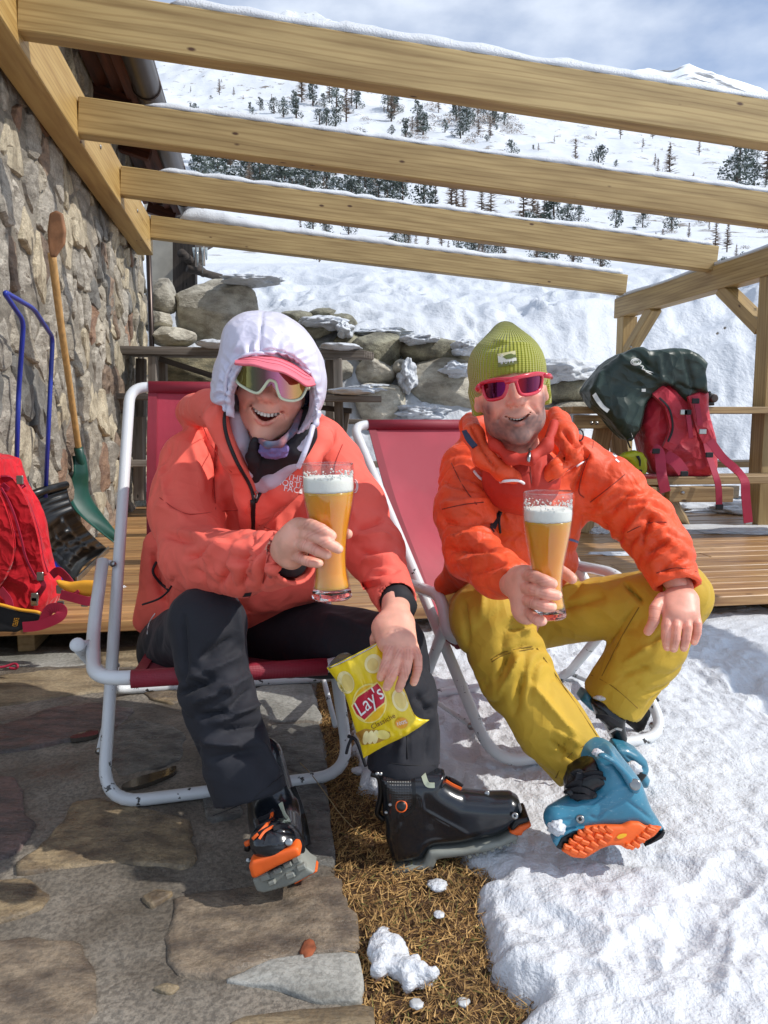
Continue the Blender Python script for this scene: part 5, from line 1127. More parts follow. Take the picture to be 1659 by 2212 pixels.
# ---- newer picnic table at the right
rt_ = thing('picnic_table', G(1420, 1150, DZ), 'new timber picnic table with benches beside the right hand posts', 'table')
z8 = lambda x, y: (1210 + x * .2709, 691.4 + y * .2709)
bo = P(1388, 1040, 5.25)
def rb(name, p, L, w, h, m=TABW, **kw): return board(name, p, p + WR * L, w, h, m, rt_, **kw)
rb('bench_plank', bo + WD * .07, 2.4, .135, .055); rb('bench_plank', bo + WD * .215, 2.4, .135, .055)
tp = P(1206, 886, 5.95)
for k in range(5): rb('tabletop_plank', tp + WD * (.145 * k - .2) + WR * (0 if k < 4 else .1), 3.2, .138, .05, TABW if k != 1 else TABW)
rb('bench_plank', P(1440, 1004, 6.5), 2.4, .14, .05); rb('bench_plank', P(1440, 1004, 6.5) + WD * .15, 2.4, .14, .05)
bpx('crossbeam', (1240, 911, 5.75), (1328, 912, 5.75), .07, .1, TABW, rt_); board('crossbeam', P(1392, 1069, 5.2), P(1588, 1062, 6.9), .07, .11, TABW, rt_); board('bench_support', P(1440, 1068, 5.25), P(1578, 1068, 5.3), .08, .1, TABW, rt_)
board('leg', P(1306, 915, 5.8), G(1258, 1150, DZ), .07, .13, TABW, rt_, up=WR); board('leg', P(1420, 1050, 5.5), G(1470, 1132, DZ), .07, .14, TABW, rt_, up=WR)
board('leg', P(1700, 900, 5.6), G(1740, 1150, DZ), .07, .13, TABW, rt_, up=WR); board('leg', P(1330, 912, 6.5), P(1350, 1080, 6.6), .07, .13, TABW, rt_, up=WR)
for q in ((250, 822, 5.70), (290, 822, 5.70), (975, 1378, 5.2)):
    V, F = lathe_geo([(.001, 0), (.014, 0), (.014, .006), (.001, .01)], P(*z8(q[0], q[1]), q[2]), (0, -1, 0), 12); add('bolt', V, F, STEEL, rt_, True)
# red pack with rain cover
REDP = mat('crimson_pack_fabric', (.46, .018, .038), .55, var=.15, vs=7, bump=.35, bs=22, bd=.008, sheen=.15)
COV = mat('rain_cover_fabric', '#1d322b', .42, var=.22, vs=5, bump=.3, bs=14, bd=.01)
crumple(REDP, 6, .7, .04); crumple(COV, 5, .7, .05)
z8l = lambda L: [z8(*q) for q in L]
b2 = thing('backpack', P(1490, 1028, 5.4), 'crimson backpack with hanging straps standing on the bench', 'backpack')
_, V, F = extr('body', z8l([(700, 500), (860, 500), (1000, 560), (1110, 570), (1150, 760), (1190, 1000), (1200, 1180), (1150, 1238), (1000, 1245), (760, 1245), (700, 1200), (640, 1050), (600, 850), (640, 650)]), 5.5, .19, .09, REDP, b2, res=.016, amp=.025, nf=5, stro=[(1350, 900, 1400, 960, 8, -.015), (1450, 960, 1500, 990, 10, .015), (1390, 960, 1440, 1010, 6, -.012), (1500, 880, 1520, 1000, 5, -.014)])
sf = Surf(V, F)
strap('shoulder_strap', z8l([(770, 560), (870, 650), (915, 760), (930, 860), (900, 950), (850, 1030)]), [.09, .11, .11, .07], REDP, b2, sf, .06, t=.04); strap('strap_edge', z8l([(790, 620), (860, 690), (890, 780), (895, 880), (860, 970)]), .012, GREYF, b2, sf, .085, t=.01)
strap('shoulder_strap', z8l([(1060, 600), (1095, 720), (1130, 850), (1180, 960), (1195, 1010)]), [.08, .09, .09, .07], REDP, b2, sf, .06, t=.03)
strap('webbing', [(*z8(740, 1020), 5.2), (*z8(790, 1060), 5.17), (*z8(805, 1200), 5.12), (*z8(815, 1260), 5.08), (*z8(840, 1372), 5.08)], .07, REDD, b2, t=.006)
strap('webbing', [(*z8(840, 1080), 5.2), (*z8(920, 1130), 5.17), (*z8(985, 1215), 5.14)], .08, REDD, b2, t=.006)
strap('webbing', [(*z8(1160, 960), 5.25), (*z8(1190, 1090), 5.2), (*z8(1240, 1240), 5.1), (*z8(1262, 1330), 5.08), (*z8(1268, 1495), 5.08)], .042, REDD, b2, t=.006)
strap('webbing', [(*z8(1180, 940), 5.25), (*z8(1290, 1090), 5.2), (*z8(1400, 1190), 5.15), (*z8(1470, 1280), 5.05), (*z8(1480, 1400), 5.04), (*z8(1500, 1615), 5.04)], [.06, .055, .055, .06, .06], REDD, b2, t=.006)
strap('hanging_strap', [(*z8(1015, 730), 5.2), (*z8(1030, 830), 5.18), (*z8(1045, 940), 5.18)], .03, REDD, b2, t=.006)
strap('hanging_strap', [(*z8(1075, 610), 5.22), (*z8(1100, 720), 5.2), (*z8(1115, 840), 5.2)], .035, REDD, b2, t=.006)
for c in ((765, 1045), (985, 735), (1015, 735), (1080, 645), (1135, 890), (990, 1225), (1270, 1490), (1500, 1612), (1190, 1075)):
    V, F = box_mesh(.05, .014, .035, .004); add('buckle', V + P(*z8(*c), 5.08 if c[1] > 1200 else 5.14), F, STEEL if c[0] in (1500, 1135, 985) else GREYF, b2)
cover = thing('rain_cover', P(1400, 900, 5.4), 'dark green rain cover draped over the crimson backpack', 'rain cover')
_, V, F = extr('cover', z8l([(188, 570), (230, 480), (330, 370), (480, 275), (560, 235), (620, 230), (660, 262), (750, 252), (830, 245), (970, 245), (1050, 275), (1100, 310), (1140, 350), (1115, 430), (1130, 590), (1080, 575), (990, 600), (985, 680), (900, 560), (850, 515), (740, 560), (650, 650), (615, 780), (590, 870), (520, 960), (430, 880), (360, 800), (300, 740), (240, 680)]), 5.40, .15, .05, COV, cover, res=.013, amp=.03, nf=4, seed=4,
  stro=[(1330, 765, 1400, 800, 6, .03), (1400, 800, 1440, 830, 6, -.02), (1375, 765, 1405, 800, 5, -.03), (1420, 770, 1430, 830, 8, .02), (1480, 770, 1500, 850, 5, -.02), (1340, 780, 1450, 830, 5, .03), (1450, 830, 1478, 872, 6, .03), (1300, 800, 1280, 860, 6, .02), (1460, 830, 1512, 850, 5, -.02), (1330, 850, 1350, 920, 12, .015)])
sf = Surf(V, F); WPR = mat('white_print', '#c9cccb', .6)
strap('reflective_strip', z8l([(270, 590), (300, 640), (340, 690), (385, 725)]), .03, WPR, cover, sf, .006, t=.003)
for rr3, a0, a1 in ((11, 0, 6.283), (7, .3, 5.2)): 
    cpx = z8(603, 335); q = [(cpx[0] + rr3 * math.cos(a), cpx[1] + rr3 * .62 * math.sin(a)) for a in np.linspace(a0, a1, 16)]; pth = sf.path(q, .008, 2); tube('ring_print', pth, .004, WPR, cover, seg=5)
for q in ([(640, 365), (665, 370), (650, 390), (675, 395)], [(670, 400), (740, 420)], [(680, 410), (720, 430)]): pth = sf.path(z8l(q), .008, 4); tube('print_mark', pth, .004, WPR, cover, seg=5)
strap('label_tag', z8l([(650, 560), (682, 560)]), .02, WPR, cover, sf, .006, t=.003)
tube('drawcord', catmull([P(*z8(560, 900), 5.2), P(*z8(575, 940), 5.18), P(*z8(540, 960), 5.18), P(*z8(560, 1020), 5.2)], 5), .006, BLACKP, cover, seg=6)
# yellow bag, tin, black gadget
yb = thing('pouch', P(1368, 1030, 5.3), 'small lime yellow zip pouch on the bench beside the crimson backpack', 'pouch'); LIME = mat('lime_fabric', '#b3ba1f', .4, var=.15, bump=.3, bs=20)
extr('body', z8l([(478, 1085), (520, 1055), (590, 1042), (650, 1060), (682, 1110), (680, 1190), (665, 1240), (600, 1250), (575, 1170), (540, 1120)]), 5.35, .06, .03, LIME, yb, res=.008, amp=.01, nf=12)
extr('flap', z8l([(600, 1085), (630, 1080), (645, 1120), (642, 1170), (632, 1170), (625, 1120)]), 5.27, .008, .004, GREYF, yb, res=.006, amp=0); extr('patch', z8l([(625, 1190), (655, 1190), (655, 1215), (625, 1215)]), 5.275, .006, .003, GREYF, yb, res=.006, amp=0)
extr('plastic_window', z8l([(500, 1100), (550, 1130), (575, 1190), (580, 1240), (540, 1200), (510, 1150)]), 5.33, .03, .02, mat('clear_plastic', '#b9bfae', .15, alpha=.6), yb, res=.008, amp=.006)
tn = thing('tin', P(1400, 1033, 5.2), 'small flat round tin with red rim on the bench', 'tin'); bpt = P(1400.5, 1033, 5.2); V, F = lathe_geo([(.001, 0), (.054, 0), (.056, .012), (.056, .013)], bpt, seg=28); add('body', V, F, mat('tin_red', '#9c2f38', .4), tn, True); V, F = lathe_geo([(.057, .0135), (.057, .024), (.05, .027), (.001, .027)], bpt, seg=28); add('lid', V, F, mat('tin_pink', '#b5666a', .4), tn, True)
gd = thing('camera', P(1532, 878, 5.7), 'small black camera like gadget on the table beside the backpack', 'camera'); extr('body', z8l([(1145, 600), (1180, 580), (1230, 595), (1240, 630), (1215, 655), (1220, 682), (1145, 682), (1160, 650), (1140, 640)]), 5.72, .04, .014, BLACKP, gd, res=.006, amp=.002); extr('strap_loop', z8l([(1175, 570), (1200, 566), (1205, 585), (1180, 590)]), 5.72, .01, .005, BLACKP, gd, res=.005, amp=0)
V, F = lathe_geo([(.001, .0), (.03, 0), (.03, .04), (.024, .045), (.001, .04)], P(*z8(1205, 625), 5.68), (.2, -1, 0), 18); add('lens', V, F, METALG, gd, True)
# ------------------------------------------------------------------ people
SKIN = mat('skin', (.80, .40, .29), .46, var=.10, vs=26, bump=.35, bs=75, bd=.0012, sss=.25, sssr=(1, .35, .2), vcol=True); P_(SKIN).inputs['Subsurface Scale'].default_value = .012
CORAL = mat('coral_shell_fabric', (.86, .145, .105), .72, var=.06, vs=5, bump=.35, bs=26, bd=.004, sheen=.04, spec=.25)
ORANGE = mat('orange_wind_fabric', (.80, .088, .024), .52, var=.14, vs=8, bump=.8, bs=30, bd=.005, sheen=.04, spec=.35)
RUSTL = mat('rust_midlayer', (.50, .028, .012), .7, var=.12, vs=9, bump=.3, bs=60, bd=.003)
NAVY = mat('charcoal_trouser_fabric', (.020, .021, .028), .78, var=.15, vs=5, bump=.35, bs=22, bd=.004, sheen=.05, spec=.35)
BLACKF = mat('black_fabric', (.010, .010, .014), .75, var=.2, bump=.3, bs=200, bd=.001)
MUST = mat('mustard_trouser_fabric', (.52, .335, .035), .70, var=.10, vs=5, bump=.4, bs=24, bd=.005, sheen=.04, spec=.3)
WHITEF = mat('white_puffer_fabric', (.62, .60, .72), .38, var=.04, vs=6, bump=.3, bs=45, bd=.004, sheen=.1, coat=.1)
LAVF = mat('lavender_lining', (.52, .50, .60), .6, var=.08); PURP = mat('purple_buff', (.22, .17, .42), .7, var=.3, vs=14, bump=.3, bs=60, bd=.003); BLUEB = mat('blue_buff', (.03, .05, .10), .75, var=.3, vs=20)
BUFF2 = mat('slate_blue_buff', (.07, .11, .18), .7, var=.5, vs=26, bump=.3, bs=60, bd=.003, col2=(.30, .12, .14)); PINKC = mat('pink_cap', (.80, .17, .22), .6, var=.05, bump=.2, bs=200, bd=.0006)
BEAN = mat('green_knit', (.32, .325, .03), .85, var=.08, vs=12, sheen=.35)
t_ = BEAN.node_tree; tc = [n for n in t_.nodes if n.type == 'TEX_COORD'][0]; sx = _n(t_, 'ShaderNodeSeparateXYZ'); t_.links.new(tc.outputs['Object'], sx.inputs[0]); at_ = _n(t_, 'ShaderNodeMath', operation='ARCTAN2'); t_.links.new(sx.outputs['X'], at_.inputs[0]); t_.links.new(sx.outputs['Y'], at_.inputs[1])
m1_ = _n(t_, 'ShaderNodeMath', operation='MULTIPLY'); m1_.inputs[1].default_value = 78; t_.links.new(at_.outputs[0], m1_.inputs[0]); s1_ = _n(t_, 'ShaderNodeMath', operation='SINE'); t_.links.new(m1_.outputs[0], s1_.inputs[0])
m2_ = _n(t_, 'ShaderNodeMath', operation='MULTIPLY'); m2_.inputs[1].default_value = 1500; t_.links.new(sx.outputs['Z'], m2_.inputs[0]); s2_ = _n(t_, 'ShaderNodeMath', operation='SINE'); t_.links.new(m2_.outputs[0], s2_.inputs[0]); a2_ = _n(t_, 'ShaderNodeMath', operation='MULTIPLY_ADD'); a2_.inputs[1].default_value = .3; t_.links.new(s2_.outputs[0], a2_.inputs[0]); t_.links.new(s1_.outputs[0], a2_.inputs[2])
relink_bump(BEAN, a2_.outputs[0], .9, .0016)
crumple(CORAL, 8, .5, .022); crumple(ORANGE, 12, .5, .013); crumple(NAVY, 7, .35, .018); crumple(MUST, 8, .5, .022); crumple(WHITEF, 13, .45, .011)
TEETH = mat('teeth', (.80, .76, .68), .22, var=.02, spec=.6); REDFR = mat('red_glossy_frame', (.55, .012, .035), .25, coat=.4, var=.03); PALEFR = mat('pale_green_frame', (.62, .70, .50), .3, var=.03, coat=.3)
def lens_mat(name, stops, axis='X', rough=.04, spread=.08):
    m = mat(name, (.5, .3, .3), rough, metal=.92, var=0); t = m.node_tree; tc = [n for n in t.nodes if n.type == 'TEX_COORD'][0]; sx = _n(t, 'ShaderNodeSeparateXYZ'); t.links.new(tc.outputs['Object'], sx.inputs[0]); mr = _n(t, 'ShaderNodeMapRange'); mr.inputs[1].default_value = -spread; mr.inputs[2].default_value = spread; t.links.new(sx.outputs[axis], mr.inputs[0])
    r = _n(t, 'ShaderNodeValToRGB'); t.links.new(mr.outputs[0], r.inputs[0]); e = r.color_ramp.elements; e[0].position = stops[0][0]; e[0].color = (*stops[0][1], 1); e[1].position = stops[-1][0]; e[1].color = (*stops[-1][1], 1)
    for p, c in stops[1:-1]: q = e.new(p); q.color = (*c, 1)
    t.links.new(r.outputs[0], P_(m).inputs['Base Color']); return m
LENS1 = lens_mat('gold_pink_mirror', [(0, (.34, .32, .08)), (.25, (.07, .07, .04)), (.42, (.10, .05, .05)), (.6, (.48, .15, .26)), (.78, (.45, .24, .10)), (1, (.30, .29, .05))])
LENS2 = lens_mat('red_violet_mirror', [(0, (.75, .05, .01)), (.25, (.40, .02, .02)), (.45, (.05, .004, .02)), (.62, (.14, .008, .08)), (.8, (.26, .01, .04)), (1, (.6, .08, .01))])

def merge(parts):
    V = []; F = []; C = []; b = 0
    for v, f, c in parts:
        V.append(v); F.append(np.asarray(f) + b); C.append(c if c is not None else np.ones((len(v), 3))); b += len(v)
    return np.vstack(V), np.vstack(F), np.vstack(C)
def head_frame(px, py, d, roll, yaw, pitch, s):
    ex = np.array([1., 0, 0]); ey = np.array([0, -1., 0]); ez = np.array([0, 0, 1.])
    def rot(v, ax, a):
        ax = ax / np.linalg.norm(ax); return v * math.cos(a) + np.cross(ax, v) * math.sin(a) + ax * (ax @ v) * (1 - math.cos(a))
    for ax, a in ((np.array([1., 0, 0]), pitch), (np.array([0, 0, 1.]), yaw), (np.array([0, 1., 0]), roll)): ex, ey, ez = rot(ex, ax, a), rot(ey, ax, a), rot(ez, ax, a)
    R = np.stack([ex, ey, ez], 1); o = P(px, py, d) - ey * .092 * s
    return R, o, s
def head_mesh(hf, female):
    R, o, s = hf; W = lambda x, y, z: o + R @ (np.array([x, y, z]) * s)
    f = Field(o - .2 * s, o + .2 * s, .0022); E = lambda c, r, k=.02, op='add', RR=None: f.ell(W(*c), np.array(r) * s, R if RR is None else RR, k * s, op)
    C = lambda a, b, r1, r2, k=.01, op='add', flat=None: f.rc(W(*a), W(*b), r1 * s, r2 * s, k * s, op=op)
    E((0, -.015, .024), (.074, .094, .080)); E((0, .018, -.025), (.065, .068, .082), .03)
    jw = .052 if female else .054
    E((0, .022, -.075), (jw, .05, .042), .03); E((0, .064, -.108), (.021, .018, .017), .026)
    if not female: E((.037, .022, -.074), (.016, .032, .020), .03); E((-.037, .022, -.074), (.016, .032, .020), .03)
    for sx in (-1, 1):
        E((sx * .038, .060, -.034), (.025, .024, .021), .02)                 # cheeks
        if female: E((sx * .033, .0745, .027), (.026, .011, .008), .016)                   # brow
        E((sx * .034, .098, .004), (.016, .016, .010), .018, 'sub'); E((sx * .034, .074, .003), (.0125, .0125, .0125), .006)   # eye
        E((sx * .073, -.008, -.012), (.009, .019, .032), .012); E((sx * .0745, -.004, -.034), (.007, .010, .010), .008)       # ear
    C((0, .083, .018), (0, .104, -.026), .0075, .0105, .018); E((0, .104, -.031), (.0125, .0125, .0105), .010)
    for sx in (-1, 1): E((sx * .0135, .094, -.034), (.0085, .011, .0075), .008); E((sx * .0068, .101, -.0425), (.0038, .006, .0034), .003, 'sub')
    E((0, .071, -.062), (.034, .022, .018), .022)                              # muzzle
    N = 8; sm = .013 if female else .009; mw = .0350 if female else .0290; zt = -.0585 if female else -.0625; zb = -.0855 if female else -.0735
    def lip(zc, corner, drop, y0, n=N):
        out = []
        for i in range(n + 1):
            t = i / n * 2 - 1; out.append((t * mw, y0 - .022 * t * t - (.0 if abs(t) < .9 else .002), zc + (corner - zc) * abs(t) ** drop))
        return out
    zt, zb, cz = (-.0590, -.0850, -.0505) if female else (-.0635, -.0790, -.0560)
    up = lip(zt, cz + .0008, 2.0, .0885); lo = lip(zb, cz - .0012, 1.9, .0865)
    for i in range(-6, 7):
        t = i / 7; zu = zt + (cz - zt) * abs(t) ** 2.0 - .0022; zl = zb + (cz - zb) * abs(t) ** 1.9 + .0034; hg = max((zu - zl) / 2, .0014)
        E((t * mw, .086 - .02 * t * t, (zu + zl) / 2), (.0042, .020, hg), .002, 'sub')
    for L, r in ((up, .0030), (lo, .0040)):
        for i in range(N): 
            t = abs((i + .5) / N * 2 - 1); f.rc(W(*L[i]), W(*L[i + 1]), (r * (1 - .55 * t)) * s, (r * (1 - .55 * t)) * s, .004 * s)
    # smile folds
    for sx in (-1, 1): f.chain([W(sx * .021, .0945, -.040), W(sx * .033, .0845, -.050), W(sx * .0405, .0725, -.064)], [.0012 * s] * 3, .008 * s, op='sub')
    if False:
        for sx in (-1, 1): f.chain([W(sx * .047, .064, -.050), W(sx * .050, .056, -.066)], [.0012 * s] * 2, .006 * s, op='sub')
    f.rc(W(0, -.02, -.08), W(0, -.05, -.15), .050 * s, .050 * s, .03 * s)       # neck
    V, F = f.mesh(2); L = ((V - o) @ R) / s
    c = np.ones((len(V), 3)); c *= (1 + .05 * fbm(L * 40, 3, 3))[:, None]
    def dist(L0, pts): 
        b = np.full(len(L0), 9.)
        for i in range(len(pts) - 1):
            a0, b0 = np.array(pts[i]), np.array(pts[i + 1]); e = b0 - a0; t = np.clip(((L0 - a0) @ e) / (e @ e), 0, 1); b = np.minimum(b, np.linalg.norm(L0 - a0 - t[:, None] * e, axis=1))
        return b
    g = lambda cc, r: np.exp(-(((L - cc) / r) ** 2).sum(1))
    for sx in (-1, 1): c *= 1 - g(np.array([sx * .04, .07, -.035]), .024)[:, None] * np.array([.02, .22, .20])
    c *= 1 - g(np.array([0, .108, -.03]), .016)[:, None] * np.array([.02, .2, .18])
    if not female:
        x, y, z = L.T; jaw = np.clip((-z - .050) / .02, 0, 1) * np.clip((y + .03) / .03, 0, 1); side = np.clip((np.abs(x) - .045) / .012, 0, 1) * np.clip((-z - .012) / .02, 0, 1) * np.clip((y + .0) / .02, 0, 1); ck = np.clip(1 - ((x / .047) ** 2 + ((z + .035) / .038) ** 2), 0, 1)
        mus = g(np.array([0, .09, -.052]), np.array([.03, .03, .0075])); bd = np.clip(np.maximum(jaw * (1 - ck), side) + mus * .55, 0, 1) * (.80 + .22 * fbm(L * 130, 2, 5)); bd *= np.clip((z + .16) / .03, 0, 1)
        c = c * (1 - bd[:, None] * np.array([.84, .80, .74]))
    dl = np.minimum(dist(L, up), dist(L, lo)); lm = np.clip((.0056 - dl) / .002, 0, 1)[:, None]; lip_c = np.array([.80, .42, .46] if female else [.78, .50, .50]); c = c * (1 - lm) + lip_c * lm
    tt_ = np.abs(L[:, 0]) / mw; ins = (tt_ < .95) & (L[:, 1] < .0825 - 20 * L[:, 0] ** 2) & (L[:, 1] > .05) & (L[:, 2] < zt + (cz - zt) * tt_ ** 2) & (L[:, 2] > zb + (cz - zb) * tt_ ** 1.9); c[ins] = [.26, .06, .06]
    brow = np.zeros(len(V))
    for sx in (-1, 1): brow = np.maximum(brow, g(np.array([sx * .034, .082, .030]), np.array([.020, .03, .0045])))
    c = c * (1 - .6 * np.clip(brow * 1.3, 0, 1)[:, None])
    # teeth
    mb = MB(); nT = 9 if female else 8; tw = .0066 if female else .0055
    for i in range(nT):
        t = (i - (nT - 1) / 2); x = t * tw; yy = .0800 - .020 * (x / mw) ** 2 * 1.2; hgt = (.0115 if female else .0066) * (1 - .38 * (t / (nT / 2)) ** 2); zc_ = zt + (cz - zt) * (abs(x) / mw) ** 2 - .0006 - hgt / 2
        Vb, Fb = box_mesh(tw * .95, .004, hgt, .0012); Vb = Vb + [x, yy, zc_]; mb.add(o + (Vb * s) @ R.T, Fb)
    if female:
        V2, F2 = lathe_geo([(.0005, -.003), (.012, -.002), (.014, 0), (.012, .002), (.0005, .003)], (0, 0, 0), seg=16, cap=False); V2 = V2 * [1, 1, .8] + [0, .066, -.0815]
        tongue = (o + (V2 * s) @ R.T, F2)
    return V, F, c, mb, W
JT = []
def finger(f, pts, r0, r1, d=None):
    q = catmull(pts, 3); n = len(q); rs = np.linspace(r0, r1, n) * .90; k = np.arange(n); rs = rs * (1 + .07 * (np.abs(k - 3) < 1) + .07 * (np.abs(k - 6) < 1)); f.chain(list(q), list(rs), .003)
    JT.extend([q[3], q[6]]) if n > 6 else None; return q
def nails(V, c, tips, r=.006):
    for t, nrm in tips:
        dd = np.linalg.norm(V - t, axis=1); k = dd < r; side = ((V - t) @ nrm) > 0; k &= side; c[k] = [1.12, 1.25, 1.25]
def tint_hand(V, c, knk):
    c[:] = c * (1 + .06 * fbm(V * 60, 3, 4))[:, None]
    for j in JT:
        d = V - j; m = np.linalg.norm(d, axis=1) < .016; ax = j * 0
        near = [q for q in JT if 0 < np.linalg.norm(q - j) < .05]
        if not near: continue
        ax = min(near, key=lambda q: np.linalg.norm(q - j)) - j; ax = ax / np.linalg.norm(ax)
        for off in (-.0028, .0028): c[m] *= 1 - .20 * np.exp(-(((d[m] @ ax) - off) / .0013) ** 2)[:, None] * np.array([.7, 1.2, 1.2])
    JT.clear()
    for k in knk: c *= 1 - np.exp(-((V - k) ** 2).sum(1) / .010 ** 2)[:, None] * np.array([.03, .20, .16])
def fold_noise(V, N, amp, nf, seed, aniso=(1, 1, 1)): return V + N * (amp * (np.abs(fbm(V * nf * np.array(aniso), 3, seed)) * 1.6 - .4))[:, None]
STG = 2.3
cam_dir = lambda p: (CAMP - p) / np.linalg.norm(CAMP - p)

# =========================================================== WOMAN
zg = lambda x, y: (259.3 + x * .4168, 648.2 + y * .4168)     # reading of her upper body
zh = lambda x, y: (674 + x * .323, 1296.5 + y * .323)        # reading of her lower hand and the bag
hfw = head_frame(584, 823, 1.70, math.radians(11.5), math.radians(2), math.radians(3), 1.12)
hV, hF, hC, tb, HW = head_mesh(hfw, True)
# hand on the glass
f = Field(P(590, 1290, 1.36), P(770, 1090, 1.52), .0019); f = Field(np.minimum(P(590, 1300, 1.5), P(590, 1300, 1.3)) - .02, np.maximum(P(775, 1090, 1.5), P(775, 1090, 1.32)) + [.02, .06, .02], .0019)
Q = lambda x, y, d: P(*zg(x, y), d)
f.rc(Q(800, 1320, 1.52), Q(862, 1300, 1.455), .031, .030, .02, flat=((0, 0, 1), 1.0)); f.rc(Q(880, 1265, 1.425), Q(930, 1225, 1.395), .032, .027, .02); f.rc(Q(890, 1330, 1.42), Q(905, 1250, 1.40), .024, .026, .02); f.rc(Q(870, 1290, 1.44), Q(930, 1190, 1.39), .022, .02, .02)
fing = [([Q(925, 1168, 1.385), Q(985, 1165, 1.345), Q(1045, 1190, 1.322), Q(1098, 1222, 1.326)], .0125, .0095), ([Q(930, 1215, 1.38), Q(1000, 1222, 1.336), Q(1070, 1255, 1.318), Q(1132, 1290, 1.322)], .0128, .0095), ([Q(915, 1265, 1.385), Q(970, 1275, 1.345), Q(1020, 1298, 1.330), Q(1073, 1320, 1.334)], .0122, .0092), ([Q(905, 1325, 1.40), Q(950, 1345, 1.365), Q(990, 1358, 1.352), Q(1034, 1364, 1.355)], .0112, .0085)]
for p_, a, b in fing: finger(f, p_, a, b)
finger(f, [Q(900, 1240, 1.43), Q(980, 1190, 1.455), Q(1090, 1190, 1.455), Q(1180, 1212, 1.43)], .014, .0105)
gV, gF = f.mesh(2); gC = np.ones((len(gV), 3)); nails(gV, gC, [(p_[0][-1] + cam_dir(p_[0][-1]) * .004 + np.array([.003, 0, 0]), cam_dir(p_[0][-1])) for p_ in fing], .0062); tint_hand(gV, gC, [p_[0][k] for p_ in fing for k in (0, 1, 2)])
# hand holding the bag
f = Field(P(780, 1560, 1.66) - .01, P(930, 1290, 1.48) + .02, .0019); f = Field(np.array([P(780, 1290, 1.6)[0] - .02, 1.46, P(850, 1530, 1.55)[2] - .02]), np.array([P(930, 1290, 1.6)[0] + .02, 1.72, P(850, 1290, 1.6)[2] + .03]), .0019)
Q = lambda x, y, d: P(*zh(x, y), d)
f.rc(Q(560, 20, 1.66), Q(560, 120, 1.615), .031, .032, .02); f.rc(Q(520, 170, 1.595), Q(530, 275, 1.555), .030, .026, .02); f.rc(Q(595, 170, 1.595), Q(620, 275, 1.555), .030, .026, .02); f.rc(Q(470, 190, 1.59), Q(510, 270, 1.56), .022, .02, .02)
fing2 = [([Q(510, 275, 1.552), Q(512, 350, 1.525), Q(490, 440, 1.512), Q(460, 515, 1.516)], .0128, .0098), ([Q(568, 285, 1.548), Q(572, 375, 1.518), Q(545, 480, 1.502), Q(500, 580, 1.508)], .0130, .0098), ([Q(622, 290, 1.55), Q(640, 380, 1.518), Q(625, 470, 1.504), Q(582, 590, 1.510)], .0125, .0095), ([Q(672, 290, 1.56), Q(702, 380, 1.53), Q(705, 460, 1.518), Q(680, 550, 1.522)], .0115, .0088)]
for p_, a, b in fing2: finger(f, p_, a, b)
finger(f, [Q(455, 200, 1.59), Q(425, 260, 1.60), Q(430, 330, 1.615), Q(450, 400, 1.62)], .014, .0105)
kV, kF = f.mesh(2); kC = np.ones((len(kV), 3)); nails(kV, kC, [(p_[0][-1] + cam_dir(p_[0][-1]) * .005 + np.array([0, 0, -.004]), cam_dir(p_[0][-1])) for p_ in fing2], .006); tint_hand(kV, kC, [p_[0][k] for p_ in fing2 for k in (0, 1, 2)])
# the hidden rest of the body inside the clothes
def core(shoulders, hips, arms, legs, neck):
    f = Field(np.min([*shoulders, *hips, *[p for a in arms for p in a], *[p for a in legs for p in a]], 0) - .15, np.max([*shoulders, *hips, neck, *[p for a in arms for p in a]], 0) + .15, .014)
    sc, hc = sum(shoulders) / 2, sum(hips) / 2; f.rc(sc, hc, .10, .11, .05); f.rc(shoulders[0], shoulders[1], .05, .05, .04); f.rc(sc, neck, .055, .05, .04); f.rc(hips[0], hips[1], .07, .07, .04)
    for a in arms: f.chain(a, [.045, .038, .028], .02)
    for a in legs: f.chain(a, [.06, .042, .028], .03)
    V, F = f.mesh(2); return V, F, None
cw = core([P(430, 1000, 2.12), P(720, 1010, 2.15)], [P(500, 1370, 2.25), P(620, 1370, 2.25)], [[P(410, 1010, 2.08), P(420, 1215, 1.86), P(590, 1205, 1.53)], [P(735, 1030, 2.1), P(790, 1170, 1.98), P(858, 1295, 1.68)]], [[P(500, 1370, 2.2), P(442, 1350, 1.78), P(560, 1690, 1.68)], [P(620, 1390, 2.2), P(850, 1395, 1.84), P(885, 1700, 1.72)]], P(580, 960, 1.95))
V, F, C_ = merge([(hV, hF, hC), (gV, gF, gC), (kV, kF, kC), cw])
woman = add('person', V, F, SKIN, None, True, origin=(*G(640, 1880)[:2], 0), colors=C_); tag(woman, 'laughing person in white hood and coral jacket sitting with raised beer and chips', 'person')
tb.build('teeth', TEETH, woman, False)
# dark balaclava, buff
R, o, s = hfw
f = Field(o - .24, o + .2, .0035); f.ell(o + R @ np.array([0, -.012, .01]) * s, np.array([.083, .098, .108]) * s, R, .01); f.rc(HW(0, -.025, -.08), HW(0, -.045, -.16), .06, .055, .03)
f.ell(HW(.0, .10, -.048), np.array([.0655, .085, .094]) * s, R, .006, 'sub'); f.ell(HW(0, .02, -.03), np.array([.068, .075, .085]) * s, R, .006, 'sub')
V, F = f.mesh(2); add('balaclava', fold_noise(V, vnormals(V, F), .002, 30, 4), F, BLUEB, woman, True)
f = Field(o - .28, o + .12, .0032); f.chain([P(532, 905, 1.80), P(550, 942, 1.745), P(578, 962, 1.70), P(606, 958, 1.70), P(634, 930, 1.73), P(650, 890, 1.77)], [.005, .007, .008, .008, .008, .007], .006)
V, F = f.mesh(2); V = fold_noise(V, vnormals(V, F), .002, 40, 9, (1, 1, 2)); add('neck_buff', V, F, BUFF2, woman, True)
